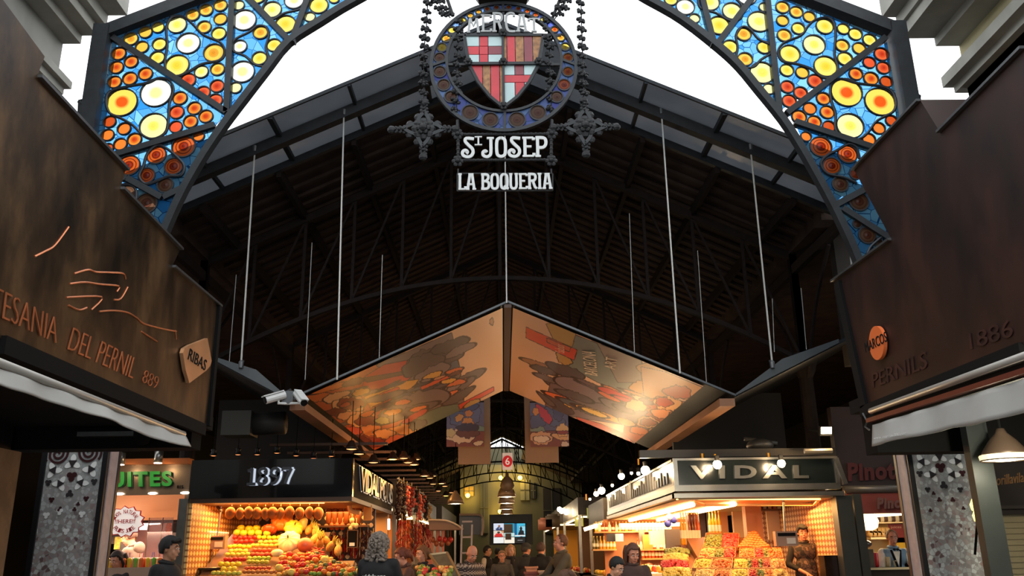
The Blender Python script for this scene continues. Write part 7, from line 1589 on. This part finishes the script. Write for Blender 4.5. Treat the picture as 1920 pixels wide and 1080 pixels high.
for i, (px, py, w_, h_, col, lab, nm) in enumerate(((1681,1000,.24,.30,(150,52,40),'red menu poster on the wall behind the bartender','poster'),(1688,1022,.16,.24,(240,190,40),'yellow poster right of the bartender','poster'),(1637,987,.16,.06,(255,240,200),'small bright label strip under the upper bar shelf','label'))):
    c = at(px, py, 14.8); r_ = empty(nm+'_card' if nm == 'label' else nm, c, lab, nm); MB().box(c, (w_,.02,h_)).build('sheet', M('sheet_%d_%d' % (col[0], col[1]), col, .6), r_)
    if i == 0: m = MB(); text(m, 'juices', c+V((-.09,-.012,.07)), c+V((.09,-.012,.07)), c+V((-.09,-.012,.12)), (0,-.003,0), .0); m.build('lettering', M('sheet_text', (236,180,150), .6), r_)
c = at(1612,1036,Yp+.15); cm = empty('coffee_machine', c, 'grey coffee machine with a black square sign on the bar counter', 'machine'); zt3 = at(1612,1030,Yp+.2).z
MB().bb((at(1597,1040,Yp+.1).x,Yp+.02,zc3),(at(1634,1040,Yp+.1).x,Yp+.4,zt3)).build('machine_body', M('machine_grey', (110,104,94), .35, .4, .15, 5), cm)
MB().ell(at(1612,1020,Yp+.2), (.17,.16,.07), 14, 8).tube([at(1597,1012,Yp+.2), at(1624,1015,Yp+.2)], .03, 8).build('top_tray', M('machine_dark', (60,50,44), .3, .3), cm, True)
a, b = at(1602,1060,Yp), at(1624,1042,Yp); MB().bb((a.x,Yp-.005,a.z),(b.x,Yp+.02,b.z)).build('sign_plate', BLACK, cm); m = MB(); text(m, 'RB', at(1604,1057,Yp-.008), at(1622,1057,Yp-.008), at(1604,1046,Yp-.008), (0,-.004,0), .02); m.build('sign_letters', M('sign_grey_letter', (200,196,184), .5), cm)
p = at(1641,1061,Yp+.1); tag(MB().lathe([(.045,0),(.055,.02),(.06,.19),(.055,.2),(0,.2)], 14, (p.x,p.y,zc3)).build('red_tumbler', M('red_plastic', (176,30,34), .3), None, True), 'red plastic tumbler on the bar counter', 'cup')
for i, (px, h_) in enumerate(((1667,.14),(1680,.09))): p = at(px, 1063, Yp+.1); tag(MB().lathe([(.028,0),(.03,.01),(.035,h_),(.033,h_),(.027,.012)], 12, (p.x,p.y,zc3)).build('drinking_glass', glassmix('glass_amber_clear', lambda nt, N, L: (.95,.85,.6,1), see=.7, dens=.9), None, True), '%s drinking glass on the bar counter' % ('tall','short')[i], 'glass')
tag(MB().bb((at(1653,1056,Yp+.2).x,Yp+.15,zc3),(at(1690,1056,Yp+.2).x,Yp+.35,zc3+.06)).build('glass_tray', M('pale_green_tray', (150,170,140), .3), None), 'pale green tray behind the glasses on the bar', 'tray')

# ---------------------------------------------------------------- hanging peppers and smoked strings left of the aisle
xh = xB+.06
PKR = M('dark_smoked_red', (120,34,30), .5, 0, .4, 20); PKP = M('salmon_red_string', (206,84,66), .5, 0, .25, 20); PKD = M('near_black_string', (46,24,22), .5, 0, .3, 20)
MB().tube([atX(748,897,xh), atX(794,926,xh)], .012, 6).build('hanging_rail', STEEL, s1)
rl = tag(MB().tube([atX(746,897,xh+.1), atX(796,928,xh+.1)], .015, 6).build('hanging_rail', STEEL), 'thin steel rail carrying the dark and red strings left of the aisle', 'rail')
for i, (px, y0_, y1_, mt_, cn) in enumerate(((748,905,972,PKD,'near-black'),(757,905,975,PKD,'blackish, second'),(763,912,945,PKP,'salmon red, short'),(767,945,968,PKR,'dull red, low'),(772,914,950,PKR,'dull red, slim'),(776,935,950,PKP,'salmon red, tiny'),(781,920,960,PKD,'blackish, middle'),(787,925,975,PKP,'salmon red, long'),(793,930,960,PKR,'dull red, long'),(799,938,975,PKD,'blackish, rearmost'),(805,948,975,M('straw_string', (180,140,90), .6),'straw yellow'))):
    p = atX(px, y0_, xh+.1); q = atX(px, y1_, xh+.1); q = V((p.x, p.y, at(px, y1_, p.y).z)); random.seed(i); root = empty('hanging_string', p, '%s string of dried peppers hanging left of the aisle' % cn, 'dried peppers'); m = MB(); n = int((p.z-q.z)/.035)
    for k in range(n):
        for _ in range(2): c = p+(q-p)*((k+.5)/n)+V((random.uniform(-.04,.04),random.uniform(-.05,.05),0)); m.ell(c, (random.uniform(.03,.05),random.uniform(.03,.05),.04), 6, 4, rot=(random.random()*3,random.random()*3,0))
    m.build('peppers', mt_, root, True); MB().tube([p+V((0,0,.1)), q], .006, 4).build('cord', M('twine'), root)
for i, px in enumerate((754,762,769,776,783,790,797)):
    p = at(px, 972+i*1.5, 15.9+.35*i); bunch(p, .12, .62, (CH, M('orange_chilli', (206,84,30), .4, 0, .4, 30), CHD)[i % 3], 'chilli_bunch', '%s chilli bunch hung low beside the aisle, %s from the front' % (('red','orange','dark red')[i % 3], ordn[i].replace('top','first')), 'chillies', seed=30+i, n=110, sz=.022)
light_point('pepper_light', (xh+.35,15.2,2.6), 12, WARM, .1)
tag(MB().tube([at(729,973,14.9), at(729,993,14.9)], .02, 8).build('upright_tube_lamp', TUBEW), 'short upright fluorescent tube by the rear post of the 1897 stall', 'lamp')

# ---------------------------------------------------------------- further stalls along the aisle
def far_stall(x0, s, Ya, Yb, zf, label, lit, cab, fas, pw, rowcol):
    root = empty('market_stall', (x0, Ya, 0), label, 'market stall'); xo = x0+s*2.4
    MB().bb((x0,Ya,zf),(xo,Yb,zf+.5)).build('fascia', fas, root); MB().bb((x0,Ya,0),(xo,Ya+.06,.95)).bb((x0,Ya,0),(x0+s*.06,Yb,.95)).build('counter_front', cab, root)
    MB().bb((x0,Ya,.95),(xo,Ya+.5,1.0)).bb((x0,Ya,.95),(x0+s*.5,Yb,1.0)).build('counter_top', STEEL, root)
    MB().bb((xo-s*.1,Ya+.5,0),(xo,Yb,zf)).bb((x0+s*.5,Yb-.1,0),(xo,Yb,zf)).build('back_wall', lit, root)
    for y in (Ya+.05, Yb-.05): MB().bb((x0,y-.04,0),(x0+s*.08,y+.04,zf)).build('post', STEEL, root)
    MB().tube([(x0+s*.15,Ya+.1,zf-.05),(xo-s*.1,Ya+.1,zf-.05)], .025, 6).tube([(x0+s*.1,Ya+.2,zf-.05),(x0+s*.1,Yb-.2,zf-.05)], .025, 6).build('light_tube', TUBE, root)
    light_area('stall_light', (x0+s*1.0,(Ya+Yb)/2,zf-.1), (0,0,0), 1.2, (Yb-Ya)*.8, pw, WARM)
    random.seed(int(Ya*10)+(1 if s > 0 else 0)); n = 0
    for k in range(26):
        y = Ya+.15+(Yb-Ya-.3)*k/26; col, cn, nm = random.choice(rowcol); r = random.uniform(.05,.075)
        put(nm, nm, col, 'round', V((x0+s*random.uniform(.1,.4), y, 1.0+r*.9)), r, '%s %s on the counter of the %s' % (cn, nm, label[:label.index('with')].strip()), '%s %ss, %s' % (cn, nm, label[:label.index('with')].strip()))
    return root
DK = M('dark_stall_wood', (70,50,38), .6, 0, .3, 4); FD = M('stall_fascia_dim', (74,64,54), .5, .2, .3, 5)
FR1 = [((230,120,40),'orange','orange'),((200,40,30),'red','tomato'),((236,196,70),'yellow','lemon')]
xl2 = xB-.05
far_stall(xl2, -1, 17.5, 21.5, 2.5, 'second left aisle stall with a pale sloping awning', M('lit_back_a', (206,130,70), .6), DK, FD, 45, FR1)
far_stall(xl2, -1, 22.3, 28, 2.5, 'third left aisle stall with dim lamps', M('lit_back_b', (150,92,60), .6), DK, FD, 28, FR1)
far_stall(-2.0, -1, 29, 38, 2.6, 'farthest left aisle stall with pink lit back', M('lit_back_c', (226,150,140), .6), DK, FD, 40, FR1)
far_stall(xL, 1, 20.8, 24.5, 2.3, 'second right aisle stall with yellow fruit', M('lit_back_d', (236,170,80), .6), DK, FD, 60, [((240,200,70),'yellow','melon'),((236,160,50),'orange','orange')])
far_stall(xL-.2, 1, 25.5, 32, 2.6, 'third right aisle stall with dim front', M('lit_back_e', (120,86,60), .6), DK, FD, 14, FR1)
far_stall(2.0, 1, 33, 44, 2.6, 'farthest right aisle stall with yellow lit back', M('lit_back_f', (250,196,90), .6), DK, FD, 60, FR1)
# striped canopy roofs over the left stalls
pg = empty('slatted_pergola', (xB,13.6,3.2), 'row of brown slats spanning over the left aisle stalls', 'pergola')
for i in range(16): y = 13.6+i*1.15; MB().bb((xB-1.6,y,3.25),(xB+.25,y+.06,3.29)).build('slat', M('slat_brown', (96,70,54), .5, .3), pg)
ll = [(659,843,12.4),(736,862,14.5),(757,860,15.2),(765,868,15.6),(776,872,16.2),(780,862,17),(796,893,17.5),(806,897,18.4),(812,908,19.4),(828,907,20.4),(834,912,21.5),(822,921,22.5),(836,930,24),(846,924,25.5),(812,893,19),(700,868,13.4),(673,852,12.9)]
for i, (px, py, Y) in enumerate(ll):
    c = at(px, py, Y); lp = bell_lamp(c, .10, .13, 'small brown bell lamp glowing orange over the left aisle stalls', True, 'brown bell lamps over the left aisle stalls', (50,36,28), es=3, emcol=(255,176,110)); MB().tube([c+V((0,0,.12)), c+V((0,0,1.0))], .006, 5).build('flex', BLACK, lp)
    if i in (1,4,6,9,12): light_point('lamp_light', c+V((0,0,-.1)), 16, WARM, .05)
c = at(854,945,17.5); lp = bell_lamp(c, .17, .26, 'larger bell lamp with bright pale mouth right of the pepper strings', True, None, (120,104,84), 10, es=6); MB().tube([c+V((0,0,.25)), c+V((0,0,1.2))], .008, 5).build('flex', BLACK, lp)
# central row of big bell lamps
for i, (py, wpx) in enumerate(((932,35),(944,33),(955,28),(964,25),(971,22))):
    off = 1035-py; D = 2.45*1000/off*1.0; D = 1.62*1600/off; c = at(950, py, D); r = .27; lp = bell_lamp(c, r, .5, 'big translucent bell lamp in the row down the middle of the aisle', True, 'big bell lamps down the middle of the aisle', (176,150,128), 30 if i < 3 else 18, es=2, emcol=(240,225,200)); MB().tube([c+V((0,0,.48)), c+V((0,0,2.2))], .012, 6).build('stem', BLACK, lp)
c = at(951,915,24.2); tag(MB().lathe([(.0,-.1),(.14,-.06),(.2,.05),(.15,.22),(.05,.32),(.04,.42)], 16, c).build('dome_loudspeaker', M('dull_cream_metal', (132,110,92), .5, .2), None, True), 'round cream metal loudspeaker hung right under the number 6 sign', 'loudspeaker')
for (px, py, w_, h_) in ((953,991,.30,.28),(953,1006,.20,.20)):
    c = at(px, py, 30); tag(MB().box(c, (w_,.3,h_)).box(c+V((0,-.16,-h_*.3)), (w_*.9,.02,.04)).build('hanging_box', M('brown_hanging_box', (84,66,54), .6)), 'brown box hung %s in front of the screens' % ('higher' if py < 992 else 'lower'), 'box')
# number 6 sign
a, b = at(942,881,22), at(961,849,22); n6 = empty('number_sign', ((a.x+b.x)/2,22,a.z), 'white hanging sign with number 6 in a red disc', 'sign'); MB().bb((a.x,22,a.z),(b.x,22.03,b.z)).build('plate', M('sign_plate_white', (226,206,194), .5, emit=(226,206,194), es=.25), n6)
cx6 = (a.x+b.x)/2; cz6 = (a.z+b.z)/2; MB().prism([(cx6+math.cos(t)*.125,21.985,cz6+math.sin(t)*.145) for t in [2*PI*i/28 for i in range(28)]], (0,.01,0)).build('red_disc', M('sign_red', (206,24,34), .5, emit=(206,24,34), es=.25), n6)
m = MB(); text(m, '6', (cx6-.055,21.98,cz6-.09), (cx6+.055,21.98,cz6-.09), (cx6-.055,21.98,cz6+.09), (0,-.006,0), .01); m.build('digit', M('sign_digit_white', (240,230,226), .5, emit=(240,230,226), es=.3), n6)
MB().tube([(cx6,22.01,b.z),(cx6,22.01,b.z+2.6)], .01, 5).build('hanger', BLACK, n6)
# screens
YT = 40.0
sx_ = [925,945,965,985]; sy_ = [981,994.5,1007,1019]; EMI = {}
def screen(x0, y0, x1, y1, fn, label, dark=False):
    a, b = at(x0+.4,y1-.3,YT), at(x1-.4,y0+.3,YT); root = empty('video_screen', ((a.x+b.x)/2,YT,a.z), label, 'screen'); MB().bb((a.x-.02,YT+.01,a.z-.02),(b.x+.02,YT+.08,b.z+.02)).build('bezel', BLACK, root)
    o = printed('picture', (a.x,YT,a.z), (b.x,YT,a.z), (b.x,YT,b.z), (a.x,YT,b.z), 60, 40, fn, SCR, root)
SCR, nt_, b_ = newmat('screen_picture'); va = nt_.nodes.new('ShaderNodeVertexColor'); va.layer_name = 'ink'; nt_.links.new(va.outputs[0], b_.inputs['Emission Color']); b_.inputs['Emission Strength'].default_value = 1.0; b_.inputs['Base Color'].default_value = (0,0,0,1)
def scr(base, S): 
    def f(vs):
        P = np.array([(v[0], v[2]) for v in vs]); mn = P.min(0); mx = P.max(0); P = (P-mn)/(mx-mn)*100; P[:, 1] = 100-P[:, 1]; return paint(P, base, S, .01, (30,30,40))
    return f
screen(925,981,945,994.5,scr((214,222,240),[('e',55,40,12,16,0,(150,110,90)),('e',55,85,32,30,0,(50,66,110)),('p',[(52,60),(58,60),(56,95)],(230,235,245))]),'wall screen showing a person in a dark blue suit, top left of the block')
screen(925,994.5,945,1007,scr((226,214,196),[('e',50,30,14,18,0,(60,40,34)),('e',50,80,40,36,0,(214,44,44)),('p',[(70,0),(100,0),(100,40),(80,30)],(200,150,110))]),'wall screen showing a red figure, middle left of the block')
screen(925,1007,945,1019,scr((240,240,236),[]),'blank white wall screen, bottom left of the block')
screen(945,1007,965,1019,scr((250,240,222),[]),'blank white wall screen with warm tint, bottom middle of the block')
screen(945,981,965,1007,scr((40,150,180),[('p',[(0,70),(100,70),(100,100),(0,100)],(190,226,224))]),'blue-green wall screen behind the hanging boxes')
screen(965,981,985,1007,scr((70,190,226),[('p',[(0,0),(20,0),(20,85),(0,85)],(20,90,140)),('p',[(40,20),(100,20),(100,80),(40,80)],(150,215,236)),('e',60,40,12,16,0,(24,26,32)),('e',62,76,28,26,0,(24,28,36)),('p',[(0,86),(100,86),(100,97),(0,97)],(226,232,232))]),'large cyan wall screen with a dark silhouette, upper right of the block')
screen(965,1007,985,1019,scr((30,30,32),[('p',[(25,45),(75,45),(75,55),(25,55)],(150,150,150))]),'black wall screen with a small grey line, bottom right of the block')
a, b = at(918,1022,YT+.3), at(998,964,YT+.3); MB_ = MB().bb((a.x,YT+.2,a.z),(b.x,YT+.5,b.z)); tag(MB_.build('screen_kiosk', M('kiosk_black', (26,25,24), .5)), 'dark cabinet carrying the block of wall screens', 'cabinet')
# ladder
lx0, lx1 = at(861,1032,16).x, at(880,1032,16).x; lz = at(870,984,16).z
la = empty('step_ladder', ((lx0+lx1)/2,16,0), 'pale metal ladder standing behind the bald person', 'ladder')
for x in (lx0, lx1): MB().beam((x,15.7,0),(x+.05,16,lz),.03,.05).build('rail', M('ladder_metal', (140,116,98), .4, .4), la)
for i in range(8): z = .25+i*.27; MB().beam((lx0+.05*z/lz,15.7+.3*z/lz,z),(lx1+.05*z/lz,15.7+.3*z/lz,z),.06,.03).build('rung', M('ladder_metal'), la)
# dark van-like hatch and awning left of the aisle centre
a, b = at(861,1003,19), at(903,966,19); hk = empty('raised_hatch', ((a.x+b.x)/2,19,a.z), 'black rounded hatch held open on grey arms behind the ladder', 'hatch'); MB().bb((a.x,19,a.z),(b.x,19.3,b.z)).build('panel', M('hatch_black', (20,18,18), .5), hk); MB().tube(catm([at(861,965,18.9), at(885,965,18.9), at(903,967,18.9), at(906,985,18.9), at(903,1004,18.9)],3), .025, 6).build('frame', M('hatch_grey', (120,104,92), .4, .3), hk)
aw2 = empty('sloping_awning', at(830,985,17.6), 'pale sloping awning with curved edge before the second left stall', 'awning')
MB().prism([at(803,975,17.4), at(835,977,17.4), at(868,993,17.4), at(805,994,17.4)], (0,.5,0)).build('canvas', M('awning_dull', (140,112,92), .7), aw2); MB().tube(catm([at(803,975,17.35), at(835,976,17.35), at(856,984,17.35), at(868,993,17.35)],3), .02, 6).build('front_tube', M('awning_tube', (206,186,160), .4, .3), aw2)
for i, (px, py) in enumerate(((818,1019),(824,1010),(828,1020),(834,1012),(840,1018),(845,1012),(812,1012))): p = at(px, py, 17.9); tag(MB().ell(p, (.05,.05,.06), 10, 6).tube([p, p+V((0,0,.3))], .005, 4).build('hanging_pan', M('hang_%d' % (i % 2), ((170,90,50),(200,50,36))[i % 2], .4, .2), None, True), 'small %s item hung under the pale awning' % ('copper','red')[i % 2], 'hanging item', '%s items hung under the pale awning' % ('copper','red')[i % 2])
# glass counter and greens in front of the bald man
gc = empty('glass_counter', at(835,1070,13.0), 'slanted glass counter lid left of the bald person', 'counter'); a, b, c_, d_ = at(806,1040,13.2), at(838,1036,13.2), at(862,1082,12.6), at(838,1084,12.6)
MB().prism([a,b,c_,d_], (0,.02,.01)).build('lid_glass', M('counter_glass', (130,122,100), .15, .3, .3, 6), gc)
for p, q in ((a,b),(b,c_),(c_,d_),(d_,a)): MB().beam(p, q, .03, .03).build('lid_frame', M('lid_frame', (176,150,110), .3, .5), gc)
MB().bb((a.x-.6,12.9,0),(c_.x,14.2,1.05)).build('counter_body', DK, gc)
random.seed(31)
for i in range(46):
    px, py = random.uniform(782,846), random.uniform(1062,1082); p = at(px, py, 12.9-(py-1062)*.02); col, cn, nm = random.choice([((236,196,110),'pale yellow','mushroom'),((226,60,50),'red','radish'),((120,140,50),'green','lime'),((240,170,90),'light orange','apricot')])
    put(nm, nm, col, 'round', p, random.uniform(.035,.05), '%s %s in the heap before the glass counter' % (cn, nm), '%s %ss before the glass counter' % (cn, nm))
# cardboard boxes on a trolley in the aisle
for i, (x0_, x1_, y0_, y1_, Y, col, lab) in enumerate(((987,1007,1062,1072,15,(196,130,90),'small tan open carton on top of the brown crate in the aisle'),(985,1009,1072,1090,15,(134,66,50),'red-brown crate standing in the aisle'),(1012,1040,1070,1080,14.6,(206,168,136),'pale foam box right of the brown crate in the aisle'),(1040,1050,1070,1080,14.8,(190,150,120),'narrow pale foam box next to the tall person'))):
    a, b = at(x0_,y1_,Y), at(x1_,y0_,Y); zlo = a.z if i == 0 else (0 if i == 1 else .78); o = MB().bb((a.x,Y,zlo),(b.x,Y+.35,b.z)).bb((a.x-.02,Y-.02,b.z-.03),(b.x+.02,Y+.37,b.z)).build('crate', M('crate_%d' % col[0], col, .6, 0, .1, 8)); tag(o, lab, 'crate')
a, b = at(1008,1080,14.5), at(1052,1080,14.5); tag(MB().bb((a.x,14.5,0),(b.x,15.1,.78)).build('trolley', DK), 'dark trolley under the pale foam boxes', 'trolley')
# far building behind the hall
BW = M('far_facade', (128,120,84), .9, 0, .2, .5)
fb = empty('far_building', (0,YB-1.2,0), 'olive building facade with windows seen through the far end of the hall', 'building'); a, b = at(868,1030,YB-1), at(1012,886,YB-1)
MB().bb((a.x-.2,YB-1,0),(b.x+3,YB-.5,b.z+.6)).build('wall', BW, fb)
for (x0_, y0_, x1_, y1_, col) in ((976,899,992,938,(150,142,100)),(871,912,888,930,(176,140,60)),(996,905,1004,935,(60,56,44)),(900,905,915,1000,(96,92,66)),(1020,915,1050,1000,(60,52,40))):
    p, q = at(x0_,y1_,YB-1.1), at(x1_,y0_,YB-1.1); w = MB().bb((p.x,YB-1.12,p.z),(q.x,YB-1.0,q.z)).build('window', M('far_win_%d_%d' % (x0_, col[0]), col, .5), fb); MB().bb(((p.x+q.x)/2-.03,YB-1.16,p.z),((p.x+q.x)/2+.03,YB-1.12,q.z)).bb((p.x,YB-1.16,(p.z+q.z)/2-.03),(q.x,YB-1.12,(p.z+q.z)/2+.03)).build('glazing_bar', M('far_bar', (110,104,76), .6), w)
for i, (px, py) in enumerate(((939,896),(975,896),(877,929),(938,959))):
    c = at(px, py, YB-1.35); tag(MB().ell(c, .17, 12, 8).build('wall_lamp', M('yellow_globe', (255,226,120), .4, emit=(255,216,100), es=4)), 'yellow globe lamp on the far facade, %s' % ('left of the number sign pole','right of the number sign pole','low at the left','lowest, left of the screens')[i], 'lamp'); light_point('far_lamp_light', c+V((0,-.4,0)), 60, (255,214,110), .2)
for i, (px, py, Y) in enumerate(((1053,958,30),(1062,960,28),(1049,955,32))):
    c = at(px, py, Y); tag(MB().ell(c, .09, 10, 7).build('spot_lamp', HOT), 'small glaring spot lamp over the right aisle stalls, %s' % ('middle','nearest','farthest')[i], 'lamp'); light_point('far_spot_light', c+V((-.2,-.2,-.1)), 15, WARMW, .1)
for (x0_, y0_, x1_, y1_, Y) in ((1078,958,1093,987,27),(1101,952,1118,972,25)):
    a, b = at(x0_,y1_,Y), at(x1_,y0_,Y); tag(MB().bb((a.x,Y,a.z),(b.x,Y+.05,b.z)).build('lit_window_panel', M('yellow_green_lit', (196,196,110), .5, emit=(190,190,100), es=.35)), 'yellow-green lit window panel above the right aisle stalls, %s' % ('left' if x0_ < 1090 else 'right'), 'window')
for px, py, w_, lab in ((1036,978,.42,'grey rounded extractor hood over the right side of the aisle'),(1022,984,.4,'small red and white box lamp beside the extractor hood')):
    c = at(px, py, 26); tag(MB().box(c, (w_,.4,w_*.75)).box(c+V((0,0,w_*.42)), (w_*.7,.3,w_*.14)).build('extractor_hood' if w_ > .41 else 'box_lamp', M('hood_%d' % int(w_*100), (120,104,84) if w_ > .41 else (190,120,90), .5, .2), None, True), lab, 'hood' if w_ > .41 else 'lamp')
# unseen lamps added under the right canopy to warm the opposite panel
for i, y in enumerate((4.6, 5.9)):
    c = V((XR+.5, y, zs2-.30)); lp = bell_lamp(c, .15, .2, 'added unseen bell lamp under the right rusted canopy, %s the visible one' % ('farther from' if i == 0 else 'next to'), True, None, (60,52,46), 90); MB().tube([c+V((0,0,.19)), V((c.x,c.y,zs2))], .01, 6).build('stem', BLACK, lp)
